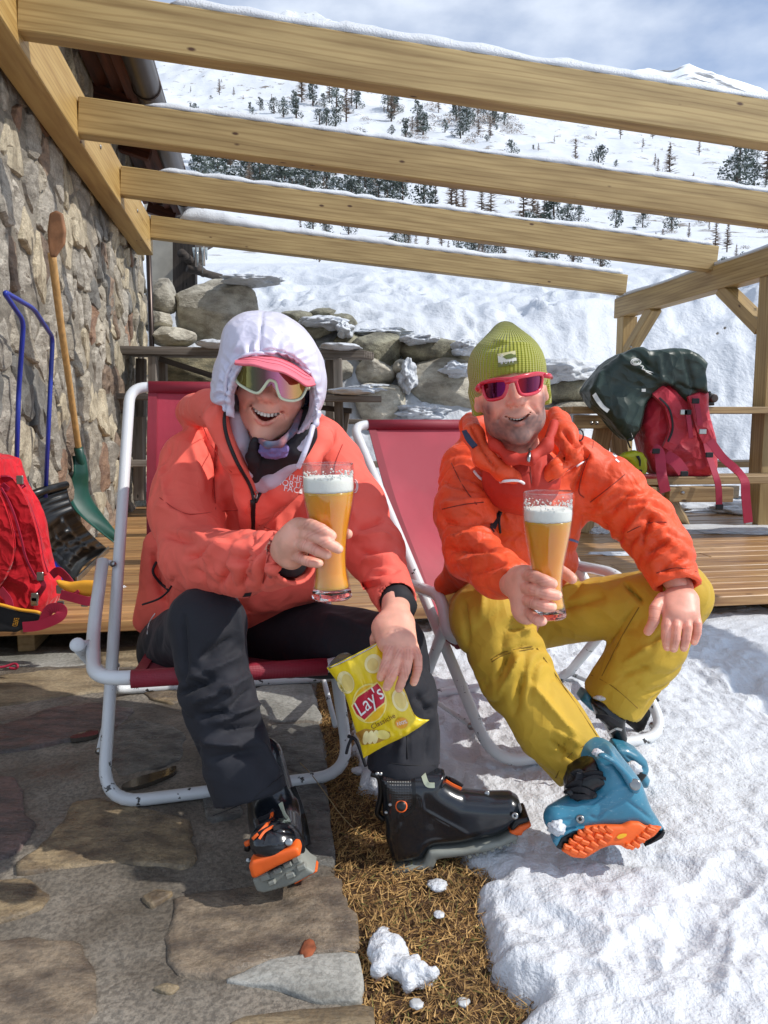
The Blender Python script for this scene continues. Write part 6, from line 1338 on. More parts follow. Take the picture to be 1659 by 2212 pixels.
f = Field(o - .28, o + .12, .0032); f.ell(P(588, 975, 1.735), (Rm(30, 1.73), .03, Rm(17, 1.73)), R, .01); f.ell(P(606, 968, 1.735), (Rm(20, 1.73), .03, Rm(14, 1.73)), R, .01); f.chain([P(566, 962, 1.72), P(590, 970, 1.705), P(616, 962, 1.715)], [.006, .008, .005], .006); f.chain([P(572, 985, 1.725), P(592, 984, 1.712), P(612, 975, 1.72)], [.005, .006, .004], .006)
V, F = f.mesh(1); V = fold_noise(V, vnormals(V, F), .004, 50, 9, (1, 1, 2)); add('neck_buff', V, F, PURP, woman, True, )
# pink cap brim
tp_ = [(506, 782), (520, 774), (540, 768), (562, 766), (590, 769), (622, 779), (652, 796), (678, 820)]; bt_ = [(508, 785), (528, 787), (549, 788), (582, 797), (611, 803), (641, 819), (661, 832), (680, 830)]
A_ = catmull([P(x, y, 1.665 + .045 * abs((x - 585) / 95) ** 1.6) for x, y in tp_], 6); B_ = catmull([P(x, y, 1.540 + .085 * abs((x - 580) / 98) ** 1.8) for x, y in bt_], 6); V = []; F = []; K = 12; n = len(A_)
for sgn in (0, 1):
    for i in range(n):
        for k in range(K):
            u = k / (K - 1); V.append(A_[i] * (1 - u) + B_[i] * u + np.array([0, 0, .006 * math.sin(math.pi * u) - .0035 * sgn]))
for sgn in (0, 1):
    for i in range(n - 1):
        for k in range(K - 1): q = (sgn * n * K + i * K + k, sgn * n * K + i * K + k + 1, sgn * n * K + (i + 1) * K + k + 1, sgn * n * K + (i + 1) * K + k); F.append(q if sgn else q[::-1])
for i in range(n - 1):
    for k in (0, K - 1): a = i * K + k; F.append((a, a + K, a + K + n * K, a + n * K))
cb = add('cap', V, F, PINKC, woman, True); tube('brim_piping', B_, .0026, PINKC, cb, seg=8)
for u in (.3, .55, .8): tube('stitch_line', np.array([A_[i] * (1 - u) + B_[i] * u + [0, -.001, .0068] for i in range(3, n - 3)]), .0006, mat('pink_thread', (.55, .09, .13), .7), cb, seg=4)
# shield sunglasses
def eyewear(name, lens_polys, curve, frame_m, lens_m, r, parent, frame_closed=True, bridge=None):
    """lens_polys: outlines in frame units; curve(px,py)->depth"""
    lead = None
    for k, pl in enumerate(lens_polys):
        q = catmull(np.array(pl, float), 5, True); rim = np.array([P(x, y, curve(x, y)) for x, y in q]); e = tube('frame' if k == 0 else 'frame', rim, r, frame_m, parent, seg=10, closed=True)
        c = q.mean(0); V = [P(c[0], c[1], curve(*c) + .001)]; N = len(q); RG = 6
        for j in range(1, RG + 1):
            for x, y in c + (q - c) * j / RG: V.append(P(x, y, curve(x, y) + .001))
        F = [(0, 1 + (i + 1) % N, 1 + i) for i in range(N)]
        for j in range(RG - 1):
            for i in range(N): a = 1 + j * N + i; b = 1 + j * N + (i + 1) % N; F.append((a, b, b + N, a + N))
        V2 = np.array(V); n1 = len(V2); V2 = np.vstack([V2, V2 + [0, .0018, 0]]); F2 = F + [tuple(i + n1 for i in f_)[::-1] for f_ in F]
        me = mesh_data('lens', V2, F2, lens_m, True); link('lens', me, e, origin=V2.mean(0)); lead = lead or e
    return lead
zf2 = lambda x, y: ((500 + x * .2411) / 1.157, (740 + y * .2411) / 1.157)
shp = [zf2(*q) for q in [(385, 705), (560, 718), (720, 752), (900, 800), (1040, 860), (1110, 905), (1090, 985), (1040, 1060), (960, 1085), (880, 1075), (830, 1045), (800, 970), (780, 895), (730, 872), (700, 890), (650, 960), (610, 1000), (560, 1000), (460, 950), (385, 890), (362, 800)]]
cvw = lambda x, y: 1.600 + 8.5e-6 * (x - 586) ** 2 + 1.0e-4 * (y - 823)
eyewear('shield', [shp], cvw, PALEFR, LENS1, .0031, woman)
tube('frame_arm', np.array([P(*zf2(372, 735), 1.655), P(*zf2(340, 745), 1.68), P(*zf2(318, 760), 1.73)]), .005, PALEFR, woman, seg=8); tube('frame_arm', np.array([P(*zf2(1108, 925), 1.655), P(*zf2(1120, 950), 1.68), P(*zf2(1120, 960), 1.74)]), .005, PALEFR, woman, seg=8)
# white puffer hood
f = Field(P(583, 830, 1.72) - [.22, .22, .26], P(583, 830, 1.72) + [.22, .26, .24], .0032)
hr = lambda px_: Rm(px_, 1.74) * .95; Rr = hfw[0]; cH = P(582, 816, 1.76)
f.ell(cH, (hr(119), .145, hr(143)), Rr, .02); f.ell(P(560, 740, 1.76), (hr(82), .11, hr(64)), Rr, .03); f.ell(P(645, 850, 1.76), (hr(56), .10, hr(92)), Rr, .03); f.ell(P(505, 850, 1.76), (hr(46), .10, hr(90)), Rr, .03)
f.rc(P(668, 900, 1.68), P(648, 965, 1.66), .022, .014, .03)
f.ell(P(585, 876, 1.60), (hr(97), .20, hr(110)), Rr, .008, 'sub'); f.rc(P(585, 900, 1.6), P(580, 1040, 1.6), hr(80), hr(80), .008, op='sub'); f.ell(P(585, 850, 1.78), (hr(98), .12, hr(124)), Rr, .008, 'sub')
f.cut(P(560, 990, 1.7), (-.1, .0, -1), None, 1e3, .01); f.cut(P(480, 872, 1.74), (-.2, 0, -1), P(470, 905, 1.74), .075, .01)
V, F = f.mesh(2); N = vnormals(V, F); px_ = topx(V); cx_, cy_ = 584, 868; th = np.arctan2(px_[:, 1] - cy_, px_[:, 0] - cx_); rr_ = np.hypot((px_[:, 0] - cx_) / 93, (px_[:, 1] - cy_) / 104)
g_ = np.exp(-((rr_ - 1.16) / .20) ** 2); V = V + N * ((.0048 * np.sin(th * 30 + 14 * fbm(V * 12, 2, 3)) * g_ * np.clip(.5 + 1.6 * fbm(V * 9, 2, 12), 0, 1)) + .005 * fbm(V * 16, 3, 8) - .007 * np.exp(-((rr_ - 1.07) / .022) ** 2))[:, None]
V = strokes(V, N, [(567, 668, 560, 770, 3.5, -.006), (565, 700, 600, 715, 9, .004), (610, 690, 640, 760, 12, .005), (530, 710, 500, 780, 10, .005), (640, 730, 670, 790, 8, .004), (480, 800, 462, 870, 6, .004), (690, 800, 700, 880, 6, .004)])
hd = add('hood', V, F, WHITEF, woman, True); hs = Surf(V, F)
ring = [(584 + 95 * math.cos(a) * .98 + 104 * math.sin(a) * -.10 * 0, 868 + 104 * math.sin(a)) for a in np.linspace(math.radians(200), math.radians(350), 26)]
tube('hood_binding', hs.path([zf2(*q) for q in [(262, 1020), (262, 900), (290, 780), (350, 690), (440, 625), (560, 592), (700, 600), (830, 632), (960, 690), (1060, 740), (1140, 800)]], .002, 5), .0042, WHITEF, hd, seg=8)
tube('zip_edge', catmull([P(676, 920, 1.66), P(668, 950, 1.64), P(655, 985, 1.63), P(644, 1010, 1.64)], 6), .006, WHITEF, hd, seg=8)
# coral jacket
f = Field([P(280, 1300, 2.0)[0] - .05, 1.40, P(600, 1400, 2.0)[2] - .02], [P(900, 1300, 1.9)[0] + .10, 2.5, P(500, 850, 2.1)[2] + .12], .0058)
f.ell(P(575, 1100, 2.14), (Rm(172, 2.14), .15, Rm(190, 2.14)), None, .05); f.ell(P(545, 1240, 2.2), (Rm(190, 2.2), .16, Rm(125, 2.2)), None, .05); f.ell(P(480, 1000, 2.12), (Rm(110, 2.12), .11, Rm(80, 2.12)), None, .05); f.ell(P(690, 1000, 2.14), (Rm(90, 2.14), .10, Rm(75, 2.14)), None, .05)
f.chain([P(415, 1000, 2.08), P(404, 1110, 1.98), P(425, 1205, 1.84)], [Rm(70, 2.08), Rm(76, 1.98), Rm(74, 1.84)], .04); f.chain([P(425, 1205, 1.84), P(520, 1218, 1.66), P(640, 1205, 1.475)], [Rm(74, 1.84), Rm(68, 1.66), Rm(60, 1.475)], .03)
f.chain([P(722, 1015, 2.10), P(765, 1100, 2.02), P(805, 1190, 1.92), P(858, 1298, 1.68)], [Rm(66, 2.1), Rm(66, 2.02), Rm(62, 1.92), Rm(46, 1.68)], .04)
f.rc(P(345, 1290, 2.3), P(350, 1180, 2.28), Rm(48, 2.3), Rm(40, 2.3), .05); f.rc(P(320, 1340, 2.28), P(420, 1300, 2.2), Rm(34, 2.2), Rm(50, 2.2), .04); f.rc(P(545, 1290, 2.02), P(680, 1260, 2.06), Rm(40, 2.0), Rm(44, 2.0), .04)
# collar and fallen hood around the neck
f.chain([P(420, 885, 2.06), P(450, 880, 1.86), P(482, 900, 1.73), P(508, 985, 1.76), P(538, 1075, 1.86), P(545, 1130, 1.94)], [Rm(34, 2.1), Rm(34, 1.92), Rm(26, 1.82), Rm(27, 1.82), Rm(26, 1.9), Rm(30, 1.94)], .03)
f.chain([P(700, 930, 2.04), P(688, 950, 1.88), P(664, 1000, 1.82), P(615, 1055, 1.84), P(565, 1108, 1.90)], [Rm(26, 2.1), Rm(26, 1.9), Rm(24, 1.82), Rm(25, 1.84), Rm(26, 1.9)], .03); f.rc(P(420, 890, 2.15), P(560, 900, 2.3), Rm(40, 2.1), Rm(60, 2.3), .04); f.rc(P(700, 940, 2.12), P(600, 900, 2.3), Rm(36, 2.1), Rm(60, 2.3), .04)
# open throat, cuffs
thr = [P(x, y, 1.80) for x, y in ((492, 850), (510, 925), (545, 1020), (552, 1062), (590, 1040), (640, 995), (668, 940), (672, 870))]; oo = P(585, 950, 1.80); rel = [((q - oo)[0], (q - oo)[2]) for q in thr]
f.poly(oo, (1, 0, 0), (0, 0, 1), rel, .12, .02, .012, 'sub'); f.ell(P(583, 880, 1.9), (Rm(80, 1.9), .16, Rm(85, 1.9)), None, .01, 'sub')
aw = P(640, 1205, 1.475) - P(520, 1218, 1.66); f.cut(P(640, 1205, 1.475), aw, P(655, 1200, 1.46), .10); f.rc(P(560, 1213, 1.60), P(680, 1200, 1.41), Rm(49, 1.5), Rm(51, 1.45), .006, op='sub')
bw = P(858, 1298, 1.68) - P(805, 1190, 1.92); f.cut(P(858, 1298, 1.68), bw, P(864, 1312, 1.66), .09); f.rc(P(840, 1262, 1.77), P(868, 1320, 1.62), Rm(37, 1.7), Rm(39, 1.66), .006, op='sub')
V, F = f.mesh(3); N = vnormals(V, F); V = fold_noise(V, N, .006, 7, 3); V = V + N * (.0016 * fbm(V * 24, 3, 5))[:, None]
for A_, B_, r_, fq_, am_, sk_ in ((P(425, 1205, 1.84), P(640, 1205, 1.475), .085, 19, .011, .7), (P(410, 1010, 2.08), P(425, 1205, 1.84), .09, 12, .009, -.5), (P(765, 1100, 2.02), P(858, 1298, 1.68), .085, 19, .010, .3), (P(560, 1080, 2.0), P(560, 1290, 2.1), .2, 8, .007, .9)): V = limb_folds(V, N, A_, B_, r_, fq_, am_, 3, sk_)
V = strokes(V, N, [(345, 1010, 365, 1090, 9, .006), (370, 960, 350, 1020, 8, -.005), (415, 960, 440, 1060, 9, .006), (470, 960, 466, 1080, 4, -.010), (450, 1180, 400, 1205, 8, -.013), (440, 1160, 385, 1150, 7, .008), (490, 1170, 450, 1215, 7, .012), (500, 1200, 470, 1270, 7, -.010), (525, 1170, 500, 1230, 8, .010), (540, 1185, 520, 1270, 6, -.009), (560, 1180, 545, 1245, 8, .009), (585, 1165, 565, 1260, 6, -.008), (600, 1170, 590, 1240, 7, .007), (420, 1230, 480, 1285, 8, -.008), (400, 1260, 470, 1310, 8, .008), (345, 1150, 420, 1170, 9, -.008), (340, 1090, 400, 1120, 9, .006),
 (740, 1060, 770, 1120, 7, .006), (770, 1140, 830, 1120, 6, -.009), (765, 1165, 840, 1160, 6, .009), (775, 1190, 850, 1185, 6, -.009), (785, 1215, 858, 1205, 6, .008), (800, 1240, 870, 1225, 6, -.006), (700, 1000, 690, 1080, 8, -.006), (545, 1090, 548, 1220, 4, -.006), (600, 1120, 590, 1240, 10, .006), (640, 1100, 655, 1200, 8, -.005), (500, 1080, 520, 1160, 8, -.006), (330, 1200, 350, 1300, 6, -.012), (372, 1250, 350, 1320, 5, -.009), (440, 880, 500, 1000, 9, .007), (430, 920, 480, 1030, 5, -.007), (465, 905, 478, 860, 6, .005)], STG)
jk = add('jacket', V, F, CORAL, woman, True); js = Surf(V, F); ZIP = mat('zip_black', (.008, .008, .01), .4, var=.2, bump=.6, bs=500, bd=.002)
for nm, L, r in (('zip', [(488, 868), (484, 905), (492, 950), (515, 1005), (538, 1045), (548, 1078), (549, 1140)], .0042), ('zip', [(672, 905), (662, 955), (640, 990), (600, 1030), (566, 1060), (552, 1085)], .0042), ('zip', [(546, 1080), (547, 1144)], .006)):
    tube(nm, js.path(L, .003, 7), r, ZIP, jk, seg=8)
mb = MB()                                                     # zip teeth as beads either side
for L in ([(488, 868), (484, 905), (492, 950), (515, 1005), (538, 1045), (548, 1078)], [(672, 905), (662, 955), (640, 990), (600, 1030), (566, 1060)]):
    pth = js.path(L, .007, 12)
    for q in pth[::1]: Vv, Ff = box_mesh(.004, .003, .0025, 0); mb.add(Vv + q, Ff)
mb.build('zip_teeth', ZIP, jk, kind='stuff')
for nm, L in (('seam', [(466, 960), (462, 1030), (466, 1100)]), ('seam', [(345, 1075), (400, 1110), (470, 1105), (545, 1100)]), ('seam', [(560, 1135), (620, 1150), (700, 1130)]), ('seam', [(598, 1168), (580, 1200), (568, 1260)]), ('seam', [(740, 960), (722, 1010), (730, 1060)]), ('seam', [(432, 900), (455, 960), (500, 1020)]), ('seam', [(880, 1270), (850, 1285), (822, 1305)])): tube(nm, js.path(L, .0016, 6), .0012, mat('seam_thread', (.42, .03, .02), .7), jk, seg=5)
tube('zip_pull', js.path([(552, 1062), (556, 1068), (553, 1078), (549, 1070)], .01, 4), .0018, STEEL, jk, seg=6)
flatshape('cuff_tab', js, [(778, 1258), (820, 1250), (824, 1262), (785, 1275)], mat('coral_tab', (.66, .06, .04), .7), jk, .004); flatshape('hem_tab', js, [(529, 1282), (544, 1280), (540, 1291), (522, 1293)], BLACKF, jk, .004)
WPRT = mat('white_lettering', (.82, .80, .80), .6)
for txt, cx, cy in (('THE', 637, 1033), ('NORTH', 627, 1045.5), ('FACE', 634, 1058)): text_on('lettering', js, txt, cx, cy, 18.5, .17, WPRT, jk, .0025, off=.02)
flatshape('logo_print', js, [(648, 1056), (654, 1057), (654, 1066), (645, 1065)], WPRT, jk, .0025)
cpx = (770, 1050)
for rr3 in (14, 9): tube('logo_print', js.path([(cpx[0] - 4 + rr3 * .5 * math.cos(a), cpx[1] + rr3 * math.sin(a)) for a in np.linspace(-1.6, 1.6, 12)], .002, 3), .0012, WPRT, jk, seg=5)
tube('drawcord', catmull([P(337, 1072, 2.1), P(338, 1085, 2.08), P(331, 1098, 2.07), P(318, 1104, 2.07)], 5), .0028, BLACKF, jk, seg=7)
tube('drawcord', catmull([P(378, 1240, 2.05), P(372, 1262, 2.0), P(360, 1280, 1.98), P(340, 1295, 2.0), P(308, 1306, 2.05)], 5), .0028, BLACKF, jk, seg=7); tube('pocket_zip', js.path([(338, 1214), (330, 1235), (345, 1258), (365, 1275)], .002, 6), .004, BLACKF, jk, seg=7)
# inner layers at the throat
f = Field(P(480, 1080, 1.8) - [.02, .12, .02], P(690, 880, 1.95) + [.02, .2, .02], .004)
f.chain([P(512, 905, 1.77), P(520, 955, 1.77), P(540, 1010, 1.80), P(553, 1062, 1.85)], [Rm(17, 1.77), Rm(20, 1.77), Rm(18, 1.8), Rm(10, 1.85)], .015); f.chain([P(655, 955, 1.78), P(628, 1000, 1.79), P(588, 1035, 1.82), P(557, 1064, 1.86)], [Rm(12, 1.8), Rm(17, 1.8), Rm(20, 1.82), Rm(10, 1.86)], .015)
V, F = f.mesh(2); V = fold_noise(V, vnormals(V, F), .003, 30, 3); add('inner_jacket', V, F, LAVF, woman, True)
f = Field(P(480, 1080, 1.8) - [.02, .15, .04], P(690, 860, 1.95) + [.05, .2, .05], .004)
f.ell(P(588, 985, 1.85), (Rm(76, 1.85), .07, Rm(56, 1.85)), None, .02); f.chain([P(549, 952, 1.72), P(547, 990, 1.75), P(550, 1035, 1.82)], [Rm(9, 1.7), Rm(12, 1.73), Rm(9, 1.79)], .02); f.chain([P(664, 890, 1.78), P(655, 935, 1.77), P(632, 970, 1.77), P(600, 1000, 1.80)], [Rm(14, 1.74), Rm(24, 1.75), Rm(26, 1.75), Rm(16, 1.8)], .03)
V, F = f.mesh(2); V = fold_noise(V, vnormals(V, F), .004, 26, 7); add('black_collar', V, F, BLACKF, woman, True)
V, F = tube_geo(np.array([P(834, 1262, 1.76), P(858, 1298, 1.675), P(866, 1316, 1.645)]), [Rm(34, 1.76), Rm(37, 1.68), Rm(37, 1.65)], 28); V = fold_noise(V, vnormals(V, np.array([f_ for f_ in F if len(f_) == 4])), .002, 40, 3); add('glove_liner_cuff', V, F, BLACKF, woman, True)
V, F = tube_geo(np.array([P(590, 1209, 1.55), P(632, 1206, 1.49)]), [.036, .037], 24); add('sleeve_liner', V, F, BLACKF, woman, True)
# trousers
f = Field([P(280, 1400, 2.0)[0] - .03, 1.42, P(560, 1780, 1.6)[2] - .06], [P(960, 1640, 1.7)[0] + .06, 2.45, P(440, 1250, 1.8)[2] + .06], .0062)
f.rc(P(375, 1400, 2.2), P(455, 1345, 1.74), Rm(80, 2.2), Rm(78, 1.74), .04); f.chain([P(440, 1345, 1.74), P(470, 1500, 1.70), P(545, 1730, 1.64)], [Rm(79, 1.74), Rm(78, 1.7), Rm(83, 1.64)], .03)
f.rc(P(600, 1375, 2.2), P(845, 1395, 1.84), Rm(90, 2.2), Rm(72, 1.84), .04); f.chain([P(848, 1400, 1.84), P(868, 1520, 1.78), P(873, 1660, 1.72)], [Rm(72, 1.84), Rm(76, 1.78), Rm(84, 1.72)], .03); f.ell(P(490, 1370, 2.28), (.2, .13, .13), None, .05)
cdir = P(545, 1730, 1.64) - P(470, 1500, 1.70); f.cut(P(543, 1722, 1.64), cdir + np.array([-.02, 0, -.0]), P(545, 1755, 1.64), .16); f.rc(P(522, 1660, 1.655), P(558, 1780, 1.625), Rm(64, 1.66), Rm(70, 1.62), .004, op='sub')
f.cut(P(873, 1652, 1.72), (.03, 0, -1), P(873, 1690, 1.72), .17); f.rc(P(872, 1590, 1.75), P(875, 1710, 1.70), Rm(64, 1.75), Rm(72, 1.7), .004, op='sub')
V, F = f.mesh(3); N = vnormals(V, F); V = fold_noise(V, N, .006, 6, 13, (1, 1, 1.6)); V = V + N * (.0014 * fbm(V * 22, 3, 5))[:, None]
for A_, B_, r_, fq_, am_, sk_ in ((P(455, 1430, 1.71), P(530, 1640, 1.66), .09, 12, .010, .8), (P(855, 1430, 1.82), P(872, 1600, 1.75), .09, 10, .009, -.6)): V = limb_folds(V, N, A_, B_, r_, fq_, am_, 5, sk_)
V = strokes(V, N, [(440, 1420, 500, 1380, 7, -.008), (400, 1470, 520, 1415, 9, .007), (380, 1500, 460, 1470, 7, -.012), (420, 1520, 540, 1460, 7, .010), (430, 1550, 500, 1540, 7, -.014), (460, 1560, 560, 1520, 7, .011), (480, 1580, 590, 1560, 7, -.010), (440, 1600, 520, 1610, 8, .010), (500, 1530, 540, 1490, 5, -.009), (450, 1640, 560, 1620, 9, -.007), (480, 1480, 500, 1500, 6, .010), (395, 1330, 400, 1480, 6, -.006), (560, 1600, 600, 1680, 8, .007), (510, 1300, 520, 1400, 7, .006), (400, 1610, 430, 1620, 6, -.008),
 (905, 1440, 870, 1470, 7, .007), (900, 1500, 930, 1540, 7, -.006), (880, 1560, 860, 1640, 8, .006), (930, 1560, 920, 1640, 7, -.005), (880, 1640, 878, 1500, 2.5, -.004), (700, 1330, 800, 1360, 12, .008), (330, 1340, 300, 1440, 7, -.012), (350, 1290, 345, 1400, 6, -.010)], STG)
tr = add('trousers', V, F, NAVY, woman, True); ts = Surf(V, F); tube('seam', ts.path([(318, 1370), (322, 1345), (335, 1325)], .001, 5), .0014, WPRT, tr, seg=5)
for L in ([(460, 1762), (540, 1728), (613, 1672)], [(795, 1640), (870, 1652), (950, 1654)], [(876, 1500), (880, 1640)]): tube('seam', ts.path(L, .0016, 6), .0012, mat('dark_seam', (.008, .008, .01), .7), tr, seg=5)
tube('drawcord', catmull([P(752, 1590, 1.69), P(768, 1598, 1.68), P(778, 1620, 1.68), P(790, 1655, 1.68)], 5), .004, BLACKF, tr, seg=7); tube('drawcord', catmull([P(760, 1592, 1.68), P(752, 1612, 1.67), P(748, 1628, 1.67)], 5), .0035, BLACKF, tr, seg=7)

# ---------------------------------------------------- ski boots
BOOTB = mat('black_boot_shell', (.010, .012, .016), .22, var=.2, vs=12, bump=.10, bs=50, bd=.0015, coat=.35); SOLEO = mat('orange_rubber', (.85, .13, .015), .55, var=.08, vs=20, bump=.3, bs=70, bd=.002); SOLEG = mat('grey_rubber', (.24, .25, .22), .6, var=.12, vs=20, bump=.3, bs=60, bd=.002)
BOOTT = mat('blue_boot_shell', (.035, .19, .29), .30, var=.14, vs=10, bump=.12, bs=60, bd=.0012, coat=.15); PALE = mat('pale_trim', (.55, .60, .45), .4)
t_ = BOOTT.node_tree; b_ = P_(BOOTT); base = b_.inputs['Base Color'].links[0].from_socket; tc = [n for n in t_.nodes if n.type == 'TEX_COORD'][0]; mp_ = _n(t_, 'ShaderNodeMapping'); mp_.inputs['Scale'].default_value = (30, 30, 110); mp_.inputs['Rotation'].default_value = (.3, .6, .4); t_.links.new(tc.outputs['Object'], mp_.inputs[0])
n = _n(t_, 'ShaderNodeTexNoise'); n.inputs['Scale'].default_value = 1.6; n.inputs['Detail'].default_value = 8; n.inputs['Roughness'].default_value = .75; t_.links.new(mp_.outputs[0], n.inputs[0]); r = _n(t_, 'ShaderNodeValToRGB'); r.color_ramp.elements[0].position = .58; r.color_ramp.elements[1].position = .66; t_.links.new(n.outputs[0], r.inputs[0]); mu = _n(t_, 'ShaderNodeMath', operation='MULTIPLY'); mu.inputs[1].default_value = .45; t_.links.new(r.outputs[0], mu.inputs[0])
mm = _n(t_, 'ShaderNodeMix', data_type='RGBA'); t_.links.new(mu.outputs[0], mm.inputs[0]); t_.links.new(base, mm.inputs[6]); mm.inputs[7].default_value = (.35, .50, .56, 1); t_.links.new(mm.outputs[2], b_.inputs['Base Color'])
CARB = weave(mat('carbon_cuff', (.02, .02, .022), .25, coat=.5, var=.3), 55, .6, .002, ('X', 'Z'))
zb_ = lambda x, y: ((780 + x * .3737) / 1.157, (1500 + y * .3737) / 1.157)
# boot standing on the grass, seen from the side
bt = [zb_(*q) for q in [(455, 1165), (470, 1150), (890, 1140), (885, 1200), (920, 1225), (1010, 1275), (1180, 1290), (1330, 1290), (1380, 1320), (1405, 1390), (1400, 1440), (1320, 1500), (1240, 1545), (1000, 1600), (820, 1620), (790, 1640), (740, 1700), (560, 1740), (525, 1700), (490, 1560), (485, 1480), (470, 1400), (475, 1300)]]
b1, V, F = extr('boot', bt, 1.665, .044, .038, BOOTB, woman, res=.0042, amp=.0008, nf=20, sm=2, stro=[(*zb_(725, 1300), *zb_(740, 1400), 2.2, .004), (*zb_(740, 1400), *zb_(1040, 1565), 2.0, .004), (*zb_(565, 1570), *zb_(600, 1500), 2, .003), (*zb_(1000, 1290), *zb_(1200, 1320), 8, .003)]); bs = Surf(V, F)
sole = [zb_(*q) for q in [(525, 1755), (560, 1735), (740, 1700), (775, 1610), (820, 1605), (1000, 1600), (1240, 1545), (1320, 1500), (1365, 1520), (1350, 1545), (1160, 1615), (1000, 1645), (830, 1665), (805, 1725), (700, 1750), (540, 1775)]]
so_, V, F = extr('sole', sole, 1.665, .046, .006, SOLEG, b1, res=.0042, amp=.0005)
for k, q in enumerate([(640, 1752), (690, 1742), (740, 1732), (785, 1718), (1040, 1640), (1090, 1625), (1140, 1612), (1190, 1595), (1240, 1578), (1290, 1560), (1335, 1545)]):
    Vv, Ff = box_mesh(.010, .088, .009, .002); add('lug', Vv + P(*zb_(q[0], q[1] + 8), 1.665), Ff, SOLEG, so_)
extr('toe_rubber', [zb_(*q) for q in [(1300, 1505), (1370, 1455), (1440, 1435), (1455, 1465), (1400, 1500), (1385, 1528), (1330, 1525)]], 1.66, .036, .008, SOLEO, b1, res=.0036, amp=.001); extr('heel_rubber', [zb_(*q) for q in [(520, 1765), (540, 1750), (670, 1765), (675, 1785), (540, 1790)]], 1.665, .042, .006, SOLEO, b1, res=.004, amp=.0005)
extr('toe_piece', [zb_(*q) for q in [(1310, 1470), (1345, 1410), (1430, 1400), (1442, 1430), (1370, 1455), (1320, 1500)]], 1.658, .038, .008, BLACKP, b1, res=.0036, amp=0)
def disc(name, surf, px, py, r, m, parent, lift=.002, t=.004, hole=None):
    h = surf.hit(px, py, lift); h = h if h is not None else P(px, py, 1.62); n = cam_dir(h); V, F = lathe_geo([(.0002, 0), (r, 0), (r, t * .7), (r * .85, t), (.0002, t)] if hole is None else [(hole, 0), (r, 0), (r, t), (hole, t)], h, n, 20, False); return add(name, V, F, m, parent, True)
disc('toe_pin', bs, *zb_(1357, 1442), .0075, STEEL, b1, .012); disc('toe_pin_hole', bs, *zb_(1357, 1442), .003, BLACKP, b1, .017)
disc('pivot_ring', bs, *zb_(597, 1378), .0135, SOLEO, b1, .004, .005); disc('pivot_cap', bs, *zb_(597, 1378), .0108, BLACKP, b1, .006, .006)
flatshape('carbon_cuff', bs, [zb_(*q) for q in [(475, 1165), (675, 1150), (682, 1375), (650, 1410), (590, 1430), (545, 1400), (520, 1340), (470, 1260)]], CARB, b1, .003)
strap('cuff_edge', [zb_(*q) for q in [(672, 1150), (682, 1300), (675, 1390), (610, 1440)]], .008, BLACKP, b1, bs, .004, t=.004); strap('pale_trim', [zb_(*q) for q in [(738, 1140), (755, 1200), (775, 1235), (820, 1238)]], .011, PALE, b1, bs, .003, t=.003)
strap('lace', [zb_(*q) for q in [(892, 1205), (940, 1235), (998, 1262)]], .006, SOLEO, b1, bs, .006, t=.004); strap('strap', [zb_(*q) for q in [(890, 1195), (945, 1215), (1000, 1250)]], .014, BLACKP, b1, bs, .003, t=.006); disc('eyelet', bs, *zb_(1170, 1290), .006, STEEL, b1, .003)
for q in ((375, 1160), (398, 1162), (462, 1368), (435, 1420)): disc('rivet', bs, *zb_(q[0] + 60, q[1]), .004, STEEL, b1, .003)
tube('rear_buckle', catmull([P(*zb_(395, 1160), 1.665), P(*zb_(450, 1190), 1.665), P(*zb_(462, 1300), 1.665), P(*zb_(445, 1380), 1.665), P(*zb_(440, 1430), 1.665), P(*zb_(480, 1470), 1.665)], 5), .007, BLACKP, b1, seg=8)
# boot propped on its heel, toe towards the camera
f = Field(P(600, 1900, 1.5) - [.16, .10, .07], P(600, 1620, 1.7) + [.14, .12, .08], .0036)
f.rc(P(565, 1640, 1.68), P(596, 1770, 1.66), Rm(50, 1.68), Rm(56, 1.66), .02); f.rc(P(598, 1775, 1.64), P(605, 1838, 1.52), Rm(58, 1.62), Rm(57, 1.54), .03); f.rc(P(616, 1790, 1.68), P(662, 1862, 1.68), Rm(46, 1.66), Rm(24, 1.66), .03); f.ell(P(590, 1815, 1.50), (Rm(54, 1.5), .045, Rm(40, 1.5)), None, .02)
c0 = P(610, 1862, 1.52); f.cut(c0, np.array([.30, -.38, -.9]), None, 1e3, .006)
V, F = f.mesh(2); N = vnormals(V, F); V = strokes(V, N, [(572, 1800, 560, 1840, 2.5, -.003), (585, 1793, 630, 1800, 2.5, -.003), (545, 1830, 650, 1815, 3, .002), (640, 1720, 665, 1850, 3, .004)]); b2_ = add('boot', V, F, BOOTB, woman, True); bs2 = Surf(V, F)
extr('toe_rubber', [(540, 1862), (548, 1850), (590, 1835), (640, 1820), (648, 1824), (651, 1838), (600, 1862), (556, 1886), (547, 1886)], 1.475, .02, .006, SOLEO, b2_, res=.0034, amp=.001)
sg, V, F = extr('sole', [(550, 1884), (600, 1862), (650, 1838), (668, 1858), (684, 1868), (650, 1886), (622, 1898), (575, 1911), (560, 1908)], 1.505, .03, .004, SOLEG, b2_, res=.0034, amp=.001); sgs = Surf(V, F)
